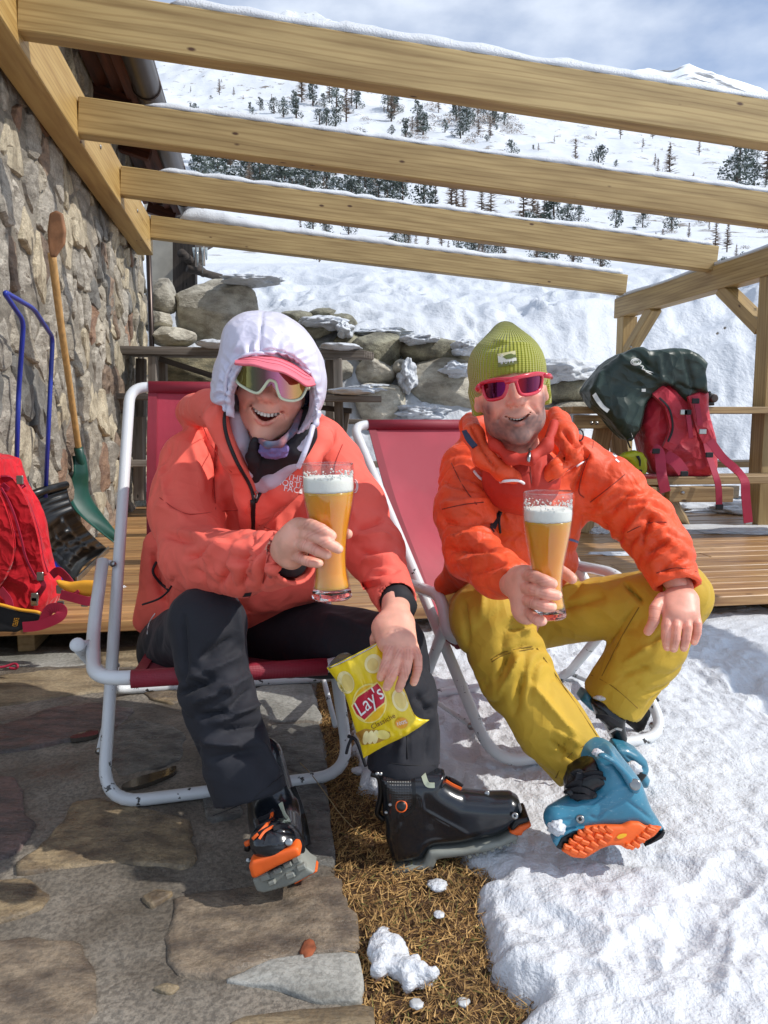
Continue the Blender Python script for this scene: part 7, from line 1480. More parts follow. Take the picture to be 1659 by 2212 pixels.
for k, (x, y, w, h, a) in enumerate([(572, 1893, .02, .016, .4), (600, 1880, .018, .012, .4), (622, 1866, .018, .012, .4), (640, 1856, .016, .012, .4), (588, 1905, .016, .010, .4), (628, 1889, .02, .012, .4), (652, 1872, .02, .012, .4)]):
    Vv, Ff = box_mesh(w, .014, h, .0025); ca, sa = math.cos(a), math.sin(a); Vv = Vv @ np.array([[ca, 0, sa], [0, 1, 0], [-sa, 0, ca]]); hh_ = sgs.hit(x, y, .002); add('lug', Vv + (hh_ if hh_ is not None else P(x, y, 1.47)), Ff, SOLEG, sg)
extr('heel_rubber', [(634, 1897), (650, 1884), (684, 1868), (687, 1873), (660, 1888), (640, 1900)], 1.55, .02, .003, SOLEO, b2_, res=.0034, amp=0)
disc('toe_pin', bs2, 624, 1819, .008, STEEL, b2_, .003); disc('toe_pin', bs2, 537, 1858, .006, STEEL, b2_, .003)
strap('lace', [(588, 1756), (584, 1772), (570, 1788), (558, 1800), (546, 1812)], .006, SOLEO, b2_, bs2, .006, t=.004); strap('lace', [(590, 1785), (572, 1795), (560, 1812)], .005, SOLEO, b2_, bs2, .006, t=.004)
for L in ([(560, 1770), (580, 1762), (590, 1750)], [(556, 1788), (575, 1780), (586, 1768)], [(552, 1803), (570, 1795), (600, 1778)], [(590, 1790), (612, 1783), (622, 1786)]): strap('strap', L, .008, BLACKF, b2_, bs2, .005, t=.005)
strap('pale_trim', [(606, 1735), (614, 1760), (624, 1774), (612, 1776)], .010, PALE, b2_, bs2, .003, t=.003); strap('strap', [(634, 1700), (650, 1740), (662, 1790), (668, 1825)], .010, BLACKP, b2_, bs2, .005, t=.006)
tube('lace_lock', np.array([P(536, 1822, 1.52), P(534, 1836, 1.52)]), .007, BLACKP, b2_, seg=8); tube('orange_tab', np.array([P(530, 1824, 1.515), P(542, 1818, 1.515)]), .006, SOLEO, b2_, seg=8)

# ---------------------------------------------------- bag of crisps
bag = thing('crisp_bag', P(820, 1640, 1.58), 'open yellow bag of crisps hanging from the hand of the woman', 'bag of crisps')
YEL = mat('yellow_foil', (.83, .60, .010), .28, var=.06, vs=14, bump=.35, bs=30, bd=.006, coat=.2); SILV = mat('silver_foil', (.62, .63, .64), .25, metal=.8, bump=.5, bs=40, bd=.004)
top_ = [(706, 1443), (745, 1424), (785, 1404), (824, 1384)]; rig = [(824, 1384), (850, 1440), (874, 1490), (897, 1545), (928, 1555)]; botm = [(785, 1638), (830, 1612), (881, 1587), (928, 1555)]; lef = [(706, 1443), (743, 1497), (766, 1571), (777, 1603), (785, 1638)]
def samp(L, t): L = np.array(L, float); q = catmull(L, 8); return np.stack([np.interp(t, np.linspace(0, 1, len(q)), q[:, i]) for i in (0, 1)], -1)
NU = NV = 44; us = np.linspace(0, 1, NU); T_, B_2, L_, Rg = samp(top_, us), samp(botm, us), samp(lef, us), samp(rig, us); V = []; F = []
for sgn in (-1, 1):
    for j in range(NV):
        for i in range(NU):
            u, v = us[i], us[j]; p = (1 - v) * T_[i] + v * B_2[i] + (1 - u) * L_[j] + u * Rg[j] - ((1 - u) * (1 - v) * T_[0] + u * (1 - v) * T_[-1] + (1 - u) * v * B_2[0] + u * v * B_2[-1])
            b = (math.sin(math.pi * u) ** .6) * (math.sin(math.pi * min(1, v * 1.0)) ** .5 if v > .5 else 1.0 * (1 - .35 * (1 - 2 * v))); op = (1 if v < .5 else 1)
            n_ = fbm(np.array([[u * 5, v * 5, 2.2 * sgn]]), 3, 4)[0]; cr = abs(fbm(np.array([[u * 9 + v * 4, v * 3, 1.0]]), 2, 8)[0]) * min(1, 3 * min(u, 1 - u, v + .1, 1 - v + .05) + .2)
            V.append(P(p[0], p[1], 1.572 + sgn * (.030 * b + .004) + .006 * n_ * b + sgn * .010 * cr))
for sgn in (0, 1):
    for j in range(NV - 1):
        for i in range(NU - 1): b = sgn * NU * NV + j * NU + i; q = (b, b + 1, b + NU + 1, b + NU); F.append(q[::-1] if sgn == 0 else q)
M_ = NU * NV
for j in range(NV - 1):
    for i in (0, NU - 1): a = j * NU + i; F.append((a, a + NU, a + NU + M_, a + M_))
for i in range(NU - 1): a = (NV - 1) * NU + i; F.append((a, a + 1, a + 1 + M_, a + M_))
add('body', V, F, YEL, bag, True); F4 = [f_ for f_ in F if len(f_) == 4]; V = np.array(V); sfb = Surf(V, F4)
# silver lining showing at the torn mouth
Lt = catmull([P(*q, 1.60) for q in [(706, 1442), (716, 1428), (733, 1413), (752, 1410), (770, 1417), (800, 1402), (824, 1384)]], 6); Lb = catmull([P(*q, 1.585) for q in [(708, 1446), (722, 1450), (745, 1444), (765, 1436), (785, 1424), (805, 1412), (825, 1392)]], 6); sheet('foil_lining', list(Lt[::3]), list(Lb[::3]), SILV, bag, n=20, k=8, t=.001, bow=-.012)
tube('torn_edge', sfb.path([(707, 1445), (745, 1428), (785, 1408), (822, 1388)], .0015, 6), .0014, SILV, bag, seg=5)
pm = lambda n, c, r=.4: mat(n, c, r, var=.08, vs=25)
ell_ = lambda cx, cy, rx, ry, a=0, n=22: [(cx + rx * math.cos(t) * math.cos(a) - ry * math.sin(t) * math.sin(a), cy + rx * math.cos(t) * math.sin(a) + ry * math.sin(t) * math.cos(a)) for t in np.linspace(0, 6.2832, n)[:-1]]
CR1 = pm('crisp_print', (.80, .62, .20)); CR2 = pm('crisp_print_light', (.86, .74, .36)); BRN = pm('potato_print', (.45, .24, .04)); OR1 = pm('orange_print', (.83, .36, .02)); LIGHTY = pm('light_yellow_print', (.88, .74, .22)); REDP2 = pm('red_ribbon_print', (.52, .012, .04)); WH = pm('white_print_bag', (.84, .83, .80)); DKR = pm('brown_lettering', (.16, .05, .01))
def bagp(name, pts, m, lift=.0012): return flatshape(name, sfb, pts, m, bag, lift, 5)
bagp('print', ell_(*zh(225, 550), 18, 25, -.3), CR2); bagp('print', ell_(*zh(238, 552), 12, 19, -.3), CR1, .0018); bagp('print', ell_(*zh(590, 670), 17, 25, -.35), CR2); bagp('print', ell_(*zh(590, 670), 12, 19, -.35), CR1, .0018); bagp('print', ell_(*zh(410, 425), 19, 21, .2), CR2); bagp('print', ell_(*zh(405, 430), 12, 14, .2), CR1, .0018)
bagp('print', [zh(*q) for q in [(290, 890), (350, 860), (520, 880), (525, 915), (440, 955), (335, 970)]], BRN); 
for k in range(3): bagp('print', ell_(*zh(360 + 32 * k, 920 - 3 * k), 6.5, 15, .15), CR2, .002)
bagp('print', ell_(*zh(475, 900), 15, 10, .2), LIGHTY, .002)
bagp('disc_rim', ell_(*zh(385, 690), 37, 43, .1, 30), LIGHTY, .0016); bagp('disc', ell_(*zh(385, 692), 34, 40, .1, 30), pm('disc_yellow', (.86, .50, .015)), .0022)
bagp('ribbon_edge', [zh(*q) for q in [(262, 706), (300, 640), (400, 570), (435, 545), (475, 590), (496, 650), (492, 690), (420, 745), (350, 812), (290, 768)]], LIGHTY, .0028); bagp('ribbon', [zh(*q) for q in [(272, 708), (305, 650), (405, 582), (437, 556), (468, 595), (487, 652), (483, 684), (415, 736), (350, 800), (298, 762)]], REDP2, .0034)
text_on('lettering', sfb, "Lay's", *zh(378, 680), 46, -.70, WH, bag, .0055, shear=.25, off=.045, sx=.80)
text_on('lettering', sfb, 'Classiche', *zh(476, 812), 15.5, -.48, DKR, bag, .003, off=.0); bagp('badge', ell_(*zh(600, 822), 14, 12, -.2), OR1, .002); text_on('lettering', sfb, '100%', *zh(600, 822), 11, -.3, WH, bag, .0035, off=.01)
text_on('lettering', sfb, 'MADE WITH 100%', *zh(665, 865), 5.5, -.28, DKR, bag, .003) if False else None

# =========================================================== MAN
zm = lambda x, y: (898.9 + x * .3959, 674.2 + y * .3959)
hfm = head_frame(1111, 834, 1.70, math.radians(-9.5), math.radians(-3), math.radians(1), 1.06)
hV, hF, hC, tb, HM = head_mesh(hfm, False)
f = Field([P(1085, 1300, 1.5)[0] - .03, 1.34, P(1160, 1370, 1.45)[2] - .02], [P(1250, 1220, 1.5)[0] + .03, 1.64, P(1150, 1215, 1.5)[2] + .03], .0019); Q = lambda x, y, d: P(*zm(x, y), d)
f.rc(Q(500, 1470, 1.62), Q(560, 1490, 1.54), .030, .031, .02); f.rc(Q(570, 1455, 1.52), Q(595, 1610, 1.50), .028, .028, .02); f.rc(Q(600, 1440, 1.49), Q(605, 1640, 1.48), .022, .022, .02)
fing = [([Q(605, 1435, 1.475), Q(650, 1445, 1.425), Q(700, 1465, 1.40), Q(745, 1482, 1.402)], .0130, .0105), ([Q(600, 1505, 1.47), Q(655, 1520, 1.415), Q(715, 1538, 1.395), Q(770, 1545, 1.40)], .0132, .0105), ([Q(605, 1570, 1.47), Q(650, 1590, 1.415), Q(700, 1605, 1.395), Q(742, 1608, 1.398)], .0128, .0102), ([Q(610, 1625, 1.475), Q(635, 1660, 1.43), Q(665, 1682, 1.41), Q(690, 1686, 1.412)], .0118, .0095)]
for p_, a, b in fing: finger(f, p_, a, b)
finger(f, [Q(600, 1440, 1.51), Q(690, 1400, 1.53), Q(790, 1415, 1.515), Q(850, 1455, 1.49)], .0155, .0115)
gV, gF = f.mesh(2); gC = np.ones((len(gV), 3)) * [.96, .92, .92]; nails(gV, gC, [(p_[0][-1] + cam_dir(p_[0][-1]) * .004 + np.array([.003, 0, 0]), cam_dir(p_[0][-1])) for p_ in fing], .0062); tint_hand(gV, gC, [p_[0][k] for p_ in fing for k in (0, 1, 2)])
f = Field([P(1390, 1300, 1.85)[0] - .02, 1.68, P(1450, 1420, 1.82)[2] - .02], [P(1530, 1300, 1.85)[0] + .03, 1.98, P(1450, 1270, 1.9)[2] + .04], .0021)
f.rc(Q(1440, 1500, 1.90), Q(1430, 1575, 1.86), .032, .034, .02); f.rc(Q(1385, 1585, 1.85), Q(1395, 1650, 1.82), .026, .024, .02); f.rc(Q(1480, 1575, 1.85), Q(1490, 1650, 1.82), .028, .025, .02); f.rc(Q(1430, 1590, 1.85), Q(1440, 1660, 1.815), .028, .024, .02)
fing2 = [([Q(1375, 1655, 1.815), Q(1366, 1710, 1.80), Q(1364, 1770, 1.795), Q(1370, 1828, 1.80)], .0132, .0108), ([Q(1424, 1665, 1.81), Q(1420, 1720, 1.79), Q(1415, 1780, 1.785), Q(1405, 1836, 1.79)], .0135, .0108), ([Q(1475, 1665, 1.81), Q(1480, 1720, 1.79), Q(1472, 1780, 1.785), Q(1460, 1832, 1.79)], .0130, .0104), ([Q(1522, 1650, 1.82), Q(1534, 1700, 1.80), Q(1532, 1750, 1.80), Q(1516, 1800, 1.805)], .0118, .0096)]
for p_, a, b in fing2: finger(f, p_, a, b)
finger(f, [Q(1345, 1560, 1.86), Q(1305, 1620, 1.83), Q(1298, 1680, 1.82), Q(1265, 1742, 1.82)], .0165, .0120)
kV, kF = f.mesh(2); kC = np.ones((len(kV), 3)) * [.98, .92, .92]; nails(kV, kC, [(p_[0][-1] + cam_dir(p_[0][-1]) * .006 + np.array([0, 0, .002]), cam_dir(p_[0][-1])) for p_ in fing2], .0066); tint_hand(kV, kC, [p_[0][k] for p_ in fing2 for k in (0, 1, 2)])
cm_ = core([P(1000, 1040, 2.0), P(1250, 1030, 2.02)], [P(1060, 1330, 2.2), P(1170, 1340, 2.2)], [[P(1005, 1030, 2.0), P(1012, 1200, 1.84), P(1110, 1262, 1.60)], [P(1265, 1010, 2.0), P(1385, 1130, 1.97), P(1465, 1270, 1.88)]], [[P(1060, 1340, 2.15), P(1070, 1345, 1.88), P(1275, 1680, 1.70)], [P(1170, 1345, 2.18), P(1465, 1290, 1.98), P(1320, 1540, 2.03)]], P(1125, 970, 1.88))
V, F, C_ = merge([(hV, hF, hC * [1.0, .96, .94]), (gV, gF, gC), (kV, kF, kC), cm_])
man = add('person', V, F, SKIN, None, True, origin=(*G(1300, 1830)[:2], 0), colors=C_); tag(man, 'smiling bearded person in green beanie and orange jacket sitting with beer glass', 'person'); tb.build('teeth', TEETH, man, False)
# beanie
R, o, s = hfm; Rr = R; zq = lambda x, y: ((1130 + x * .21097) / 1.157, (780 + y * .21097) / 1.157)
cB_ = P(1112, 792, 1.76); r_ = lambda p_: Rm(p_, 1.75)
f = Field(P(1112, 800, 1.76) - [.15, .17, .21], P(1112, 800, 1.76) + [.15, .2, .18], .0030)
f.ell(HM(0, -.010, .030), np.array([.0845, .108, .086]) * s, R, .02); f.ell(HM(0, -.010, .055), np.array([.075, .095, .062]) * s, R, .02); f.ell(HM(.010, -.02, .119), np.array([.016, .022, .018]) * s, R, .05)
for sx_, zz_ in ((-1, -.046), (1, -.046)): f.rc(HM(sx_ * .073, -.008, .0), HM(sx_ * .074, -.012, zz_), .0165 * s, .0135 * s, .015); f.ell(HM(sx_ * .055, -.05, -.02), np.array([.03, .04, .05]) * s, R, .02)
# opening for the face
zmk = [zq(*q) for q in [(385, 1060), (365, 960), (395, 850), (500, 775), (640, 735), (800, 712), (960, 712), (1060, 740), (1100, 830), (1120, 950), (1150, 1200), (700, 1700), (340, 1400)]]; oo = P(1115, 880, 1.66); rel = [((P(*q, 1.66) - oo)[0], (P(*q, 1.66) - oo)[2]) for q in zmk]
f.poly(oo, (1, 0, 0), (0, 0, 1), rel, .095, .004, .004, 'sub'); f.cut(HM(0, 0, -.052), -R[:, 2], None, 1e3)
V, F = f.mesh(2); N = vnormals(V, F); V = V + N * (.0016 * fbm(V * 25, 3, 3))[:, None]; V = strokes(V, N, [(1050, 755, 1140, 728, 5, -.004), (1070, 735, 1150, 745, 5, .004), (1180, 815, 1190, 860, 3, .003)]); bn = link('beanie', mesh_data('beanie', V, F, BEAN, True), man, origin=HM(0, -.01, .02)); bsf = Surf(V, F)
for m_, pts, lf in ((mat('patch_base', (.17, .18, .05), .7), [(535, 495), (750, 455), (775, 610), (545, 655)], .002), (mat('patch_top', (.62, .56, .30), .7), [(535, 495), (750, 455), (752, 500), (545, 540)], .0028), (mat('patch_pale', (.72, .70, .58), .7), [(540, 520), (620, 540), (760, 540), (765, 575), (548, 600)], .0032), (mat('patch_hill', (.12, .15, .03), .7), [(600, 530), (640, 505), (700, 490), (748, 510), (752, 530), (700, 550), (640, 558)], .004)): flatshape('patch', bsf, [zq(*q) for q in pts], m_, bn, lf, 4)
tube('sun_print', bsf.path([zq(590 + 12 * math.cos(a), 515 + 12 * math.sin(a)) for a in np.linspace(0, 6.2, 10)], .003, 2), .0006, WPRT, bn, seg=4)
text_on('lettering', bsf, 'B U F F', *zq(655, 590), 10.5, -.12, WPRT, bn, .0045, off=.03, sx=.95)
# red sunglasses
l1 = [zq(*q) for q in [(365, 850), (480, 818), (600, 808), (645, 830), (650, 900), (625, 970), (580, 1015), (480, 1040), (420, 1030), (385, 970)]]; l2 = [zq(*q) for q in [(765, 790), (900, 755), (1010, 738), (1060, 752), (1062, 830), (1040, 910), (990, 955), (880, 980), (810, 965), (775, 890)]]
cvm = lambda x, y: 1.595 + 1.3e-5 * (x - 1109) ** 2 + 1.0e-4 * (y - 836)
eyewear('sunglasses', [l1, l2], cvm, REDFR, LENS2, .0038, man)
tube('bridge', catmull([P(*zq(640, 835), cvm(1088, 830) - .001), P(*zq(700, 815), cvm(1105, 830) - .003), P(*zq(765, 795), cvm(1122, 830) - .001)], 5), [.006, .0048, .006], REDFR, man, seg=10)
tube('brow_bar', catmull([P(*zq(x, y), cvm(*zq(x, y)) - .0005) for x, y in [(320, 870), (360, 838), (480, 806), (600, 796), (700, 792), (770, 775), (900, 742), (1010, 725), (1090, 735)]], 5), .0040, REDFR, man, seg=10)
for a, b, c in (((318, 880), (300, 910), (330, 945)), ((1080, 745), (1150, 755), (1172, 775))): tube('frame_arm', np.array([P(*zq(*a), 1.645), P(*zq(*b), 1.675), P(*zq(*c), 1.75)]), [.0055, .006, .005], REDFR, man, seg=10)
# mid layer and collar
f = Field([P(1030, 1060, 1.9)[0] - .03, 1.66, P(1100, 1110, 1.9)[2] - .03], [P(1230, 1060, 1.9)[0] + .02, 2.1, P(1100, 900, 1.9)[2] + .06], .004)
f.ell(P(1125, 1035, 1.87), (Rm(84, 1.87), .105, Rm(78, 1.87)), None, .03); f.chain([P(1058, 925, 1.84), P(1070, 962, 1.77), P(1102, 990, 1.735), P(1145, 992, 1.725), P(1182, 962, 1.75), P(1196, 915, 1.82)], [Rm(11, 1.8)] * 6, .02)
V, F = f.mesh(2); V = fold_noise(V, vnormals(V, F), .004, 20, 3); N = vnormals(V, F); V = strokes(V, N, [(1143, 975, 1150, 1060, 2.5, -.004), (1080, 1000, 1120, 1040, 6, .004), (1170, 990, 1160, 1050, 6, .004)]); ml = add('mid_layer', V, F, RUSTL, man, True); mls = Surf(V, F)
tube('zip', mls.path([(1142, 980), (1145, 1010), (1148, 1045)], .001, 6), .0016, mat('dull_zip', (.2, .03, .02), .5), ml, seg=6); tube('zip_pull', mls.path([(1146, 972), (1143, 985), (1141, 998)], .006, 3), .004, STEEL, ml, seg=8)
# orange jacket
f = Field([P(945, 1200, 2.0)[0] - .08, 1.50, P(1100, 1330, 2.0)[2] - .02], [P(1520, 1280, 1.9)[0] + .08, 2.35, P(1100, 860, 2.0)[2] + .04], .0056)
f.ell(P(1118, 1090, 2.04), (Rm(148, 2.04), .125, Rm(150, 2.04)), None, .05); f.ell(P(1105, 1210, 2.08), (Rm(142, 2.08), .13, Rm(85, 2.08)), None, .05)
f.chain([P(1008, 1010, 2.0), P(1003, 1110, 1.90), P(1020, 1195, 1.80)], [Rm(58, 2.0), Rm(60, 1.9), Rm(56, 1.8)], .04); f.chain([P(1020, 1195, 1.80), P(1075, 1240, 1.66), P(1130, 1262, 1.56)], [Rm(58, 1.8), Rm(49, 1.66), Rm(42, 1.56)], .03)
f.chain([P(1245, 1000, 2.02), P(1320, 1060, 2.0), P(1392, 1128, 1.97)], [Rm(62, 2.02), Rm(62, 2.0), Rm(60, 1.97)], .04); f.chain([P(1392, 1128, 1.97), P(1432, 1190, 1.93), P(1466, 1272, 1.87)], [Rm(61, 1.97), Rm(58, 1.93), Rm(50, 1.87)], .03)
f.chain([P(1015, 905, 1.95), P(1022, 940, 1.84), P(1045, 988, 1.78), P(1088, 1020, 1.76), P(1138, 1042, 1.80)], [Rm(16, 2.0), Rm(21, 1.9), Rm(19, 1.84), Rm(14, 1.83), Rm(12, 1.86)], .02); f.chain([P(1200, 895, 1.95), P(1220, 938, 1.86), P(1234, 980, 1.80), P(1202, 1014, 1.78), P(1162, 1044, 1.80)], [Rm(18, 2.0), Rm(24, 1.92), Rm(21, 1.87), Rm(16, 1.84), Rm(12, 1.86)], .02)
f.rc(P(1020, 920, 2.02), P(1110, 930, 2.14), Rm(30, 2.0), Rm(50, 2.1), .04); f.rc(P(1205, 915, 2.02), P(1110, 930, 2.14), Rm(30, 2.0), Rm(50, 2.1), .04); f.rc(P(960, 1265, 2.15), P(1010, 1230, 2.1), Rm(24, 2.1), Rm(40, 2.1), .04)
oo = P(1130, 960, 1.80); thr = [(1052, 905), (1072, 960), (1100, 990), (1128, 1015), (1146, 1052), (1158, 1015), (1185, 985), (1200, 945), (1196, 890)]; rel = [((P(*q, 1.80) - oo)[0], (P(*q, 1.80) - oo)[2]) for q in thr]; f.poly(oo, (1, 0, 0), (0, 0, 1), rel, .12, .01, .012, 'sub'); f.ell(P(1122, 900, 1.9), (Rm(66, 1.9), .15, Rm(70, 1.9)), None, .01, 'sub')
aw = P(1130, 1262, 1.56) - P(1075, 1240, 1.66); f.cut(P(1122, 1260, 1.575), aw, P(1140, 1265, 1.55), .08); f.rc(P(1090, 1250, 1.64), P(1150, 1268, 1.52), Rm(33, 1.6), Rm(34, 1.56), .006, op='sub')
bw = P(1466, 1272, 1.87) - P(1432, 1190, 1.93); f.cut(P(1464, 1268, 1.875), bw + np.array([-.02, 0, 0]), P(1470, 1290, 1.86), .09); f.rc(P(1452, 1240, 1.9), P(1474, 1300, 1.85), Rm(40, 1.88), Rm(42, 1.86), .006, op='sub')
V, F = f.mesh(3); N = vnormals(V, F); V = fold_noise(V, N, .007, 8, 23); V = V + N * (.0015 * np.abs(fbm(V * 20, 3, 5)))[:, None] + N * (.0008 * ridged(V * 34, 2, 6))[:, None]
for A_, B_, r_, fq_, am_, sk_ in ((P(1008, 1010, 2.0), P(1020, 1195, 1.80), .08, 17, .009, .5), (P(1020, 1195, 1.80), P(1130, 1262, 1.56), .075, 18, .008, .5), (P(1245, 1000, 2.02), P(1392, 1128, 1.97), .085, 16, .009, .8), (P(1380, 1110, 1.97), P(1466, 1262, 1.87), .08, 18, .011, .4), (P(1110, 1080, 2.0), P(1110, 1260, 2.0), .2, 12, .007, .6)): V = limb_folds(V, N, A_, B_, r_, fq_, am_, 7, sk_)
V = strokes(V, N, [(960, 1040, 1040, 1060, 6, -.006), (955, 1090, 1050, 1080, 7, .006), (960, 1130, 1060, 1125, 5, -.007), (965, 1165, 1060, 1160, 7, .008), (975, 1190, 1070, 1185, 5, -.008), (985, 1215, 1080, 1205, 6, .008), (1010, 1245, 1090, 1215, 5, -.006), (1060, 1250, 1110, 1225, 5, .005), (1270, 980, 1240, 1060, 4, -.008), (1330, 1040, 1290, 1090, 8, .006), (1370, 1060, 1320, 1110, 5, -.007), (1400, 1090, 1350, 1150, 7, .009), (1410, 1110, 1385, 1175, 5, -.010), (1440, 1140, 1380, 1165, 6, .009), (1445, 1165, 1400, 1195, 5, -.010), (1470, 1175, 1405, 1215, 7, .008), (1480, 1200, 1425, 1235, 5, -.006), (1418, 1236, 1500, 1222, 3, -.004), (1225, 1000, 1260, 960, 6, .008), (1190, 960, 1240, 1010, 6, -.010), (1215, 930, 1250, 960, 6, -.008), (1240, 960, 1275, 990, 5, -.006), (1040, 960, 1070, 1010, 5, -.008), (1015, 910, 1040, 960, 4, -.006), (1060, 1070, 1100, 1120, 6, .005), (1190, 1080, 1210, 1200, 8, .006), (1150, 1050, 1148, 1200, 3, -.004)], STG)
jk2 = add('jacket', V, F, ORANGE, man, True); js2 = Surf(V, F)
tube('white_zip_edge', js2.path([(1024, 1018), (1040, 1035), (1066, 1043), (1100, 1038), (1125, 1040), (1143, 1055)], .010, 7), .0034, WPRT, jk2, seg=8); tube('white_zip_edge', js2.path([(1156, 1060), (1157, 1048)], .004, 4), .003, WPRT, jk2, seg=6); tube('white_zip_edge', js2.path([(1245, 1008), (1262, 996)], .003, 4), .0025, WPRT, jk2, seg=6)
dth = mat('dark_seam_orange', (.20, .02, .01), .7)
for L in ([(1268, 930), (1282, 960), (1262, 1010), (1250, 1060), (1262, 1075)], [(975, 1000), (1000, 1050), (1030, 1090)], [(955, 1100), (1000, 1090), (1045, 1085)], [(1275, 1085), (1320, 1050), (1350, 1025)], [(1040, 1035), (1100, 1048), (1130, 1060)], [(1418, 1238), (1460, 1226), (1510, 1236)], [(1165, 1055), (1220, 1020), (1270, 990)], [(1160, 1075), (1200, 1060), (1235, 1060)], [(1355, 1150), (1400, 1130), (1440, 1128)]): tube('seam', js2.path(L, .0016, 6), .0012, dth, jk2, seg=5)
strap('chest_pocket_zip', [zm(*q) for q in [(455, 1085), (435, 1130), (415, 1185)]], .016, BLACKF, jk2, js2, .002, t=.003); tube('pocket_pull', js2.path([zm(*q) for q in [(460, 1090), (452, 1140), (460, 1205)]], .008, 4), .0032, BLACKF, jk2, seg=7)
strap('side_zip', [zm(*q) for q in [(835, 1240), (870, 1250), (905, 1268)]], .006, mat('blue_zip', (.08, .12, .25), .5), jk2, js2, .002, t=.003); strap('collar_trim', [(1004, 930), (1012, 948), (1026, 965)], .014, mat('navy_trim', (.03, .04, .09), .6), jk2, js2, .003, t=.003)
tube('cord_loop', catmull([P(1250 + 8 * math.cos(a) + 2, 940 + 12 * math.sin(a), 1.87) for a in np.linspace(0, 6.2832, 13)[:-1]], 4, True), .0018, BLACKF, jk2, seg=6, closed=True)
flatshape('shoulder_print', js2, [(1326, 978), (1334, 985), (1330, 988), (1323, 981)], WPRT, jk2, .002); flatshape('shoulder_print', js2, [(1331, 990), (1339, 997), (1336, 999), (1329, 993)], WPRT, jk2, .002)
# mustard trousers
f = Field([P(970, 1300, 2.0)[0] - .08, 1.55, P(1250, 1720, 1.7)[2] - .05], [P(1530, 1280, 1.95)[0] + .07, 2.45, P(1400, 1200, 2.0)[2] + .05], .006)
f.rc(P(1045, 1330, 2.2), P(1062, 1332, 1.88), Rm(86, 2.2), Rm(84, 1.88), .03); f.chain([P(1062, 1340, 1.88), P(1110, 1450, 1.82), P(1190, 1570, 1.76), P(1270, 1668, 1.70)], [Rm(86, 1.88), Rm(78, 1.82), Rm(75, 1.76), Rm(70, 1.7)], .03)
f.rc(P(1140, 1340, 2.2), P(1462, 1285, 1.98), Rm(68, 2.2), Rm(68, 1.98), .04); f.chain([P(1464, 1288, 1.98), P(1400, 1400, 2.0), P(1315, 1525, 2.03)], [Rm(70, 1.98), Rm(72, 2.0), Rm(72, 2.03)], .03); f.ell(P(1080, 1320, 2.25), (.18, .12, .10), None, .04)
cd = P(1270, 1668, 1.70) - P(1190, 1570, 1.76); f.cut(P(1268, 1656, 1.70), cd + np.array([-.006, 0, 0]), P(1285, 1690, 1.69), .15); f.rc(P(1240, 1628, 1.725), P(1285, 1690, 1.69), Rm(54, 1.7), Rm(57, 1.7), .004, op='sub')
cd = P(1315, 1525, 2.03) - P(1400, 1400, 2.0); f.cut(P(1318, 1514, 2.03), cd, P(1300, 1545, 2.03), .15); f.rc(P(1345, 1480, 2.02), P(1305, 1545, 2.03), Rm(57, 2.03), Rm(58, 2.03), .004, op='sub')
V, F = f.mesh(3); N = vnormals(V, F); V = fold_noise(V, N, .006, 6, 33); V = V + N * (.0018 * fbm(V * 22, 3, 5))[:, None]
for A_, B_, r_, fq_, am_, sk_ in ((P(1070, 1340, 1.87), P(1150, 1500, 1.79), .09, 13, .012, -.7), (P(1190, 1570, 1.76), P(1265, 1660, 1.70), .09, 14, .006, .7), (P(1160, 1330, 2.15), P(1440, 1285, 1.98), .08, 9, .009, .9), (P(1440, 1330, 1.99), P(1330, 1500, 2.02), .085, 11, .008, -.6)): V = limb_folds(V, N, A_, B_, r_, fq_, am_, 9, sk_)
V = strokes(V, N, [(1050, 1240, 1040, 1330, 9, .006), (1110, 1330, 1140, 1370, 6, .010), (1100, 1360, 1160, 1350, 4, -.008), (1060, 1420, 1140, 1390, 2.5, -.004), (1120, 1420, 1080, 1500, 7, .009), (1100, 1410, 1070, 1470, 5, -.010), (1130, 1460, 1110, 1540, 8, -.008), (1150, 1480, 1250, 1600, 8, .006), (1190, 1600, 1240, 1640, 5, -.008), (1200, 1580, 1250, 1610, 6, .006), (1230, 1590, 1210, 1640, 5, -.006), (1140, 1300, 1260, 1260, 8, .006), (1150, 1330, 1300, 1290, 8, -.006), (1350, 1260, 1385, 1300, 4, -.012), (1370, 1310, 1280, 1440, 2.5, -.004), (1350, 1430, 1430, 1380, 6, .005), (1340, 1460, 1400, 1440, 5, -.005), (1400, 1400, 1450, 1350, 7, -.005), (1000, 1300, 1010, 1390, 5, -.008)], STG)
tr2 = add('trousers', V, F, MUST, man, True); ts2 = Surf(V, F); mst = mat('mustard_seam', (.22, .12, .004), .7)
for L in ([(1060, 1425), (1090, 1408), (1150, 1396)], [(1062, 1430), (1092, 1413), (1152, 1401)], [(1200, 1680), (1235, 1625), (1300, 1598)], [(1160, 1400), (1230, 1500), (1290, 1590)], [(1380, 1312), (1340, 1380), (1300, 1460)], [(1262, 1452), (1320, 1480), (1378, 1530)]): tube('seam', ts2.path(L, .0016, 6), .0012, mst, tr2, seg=5)
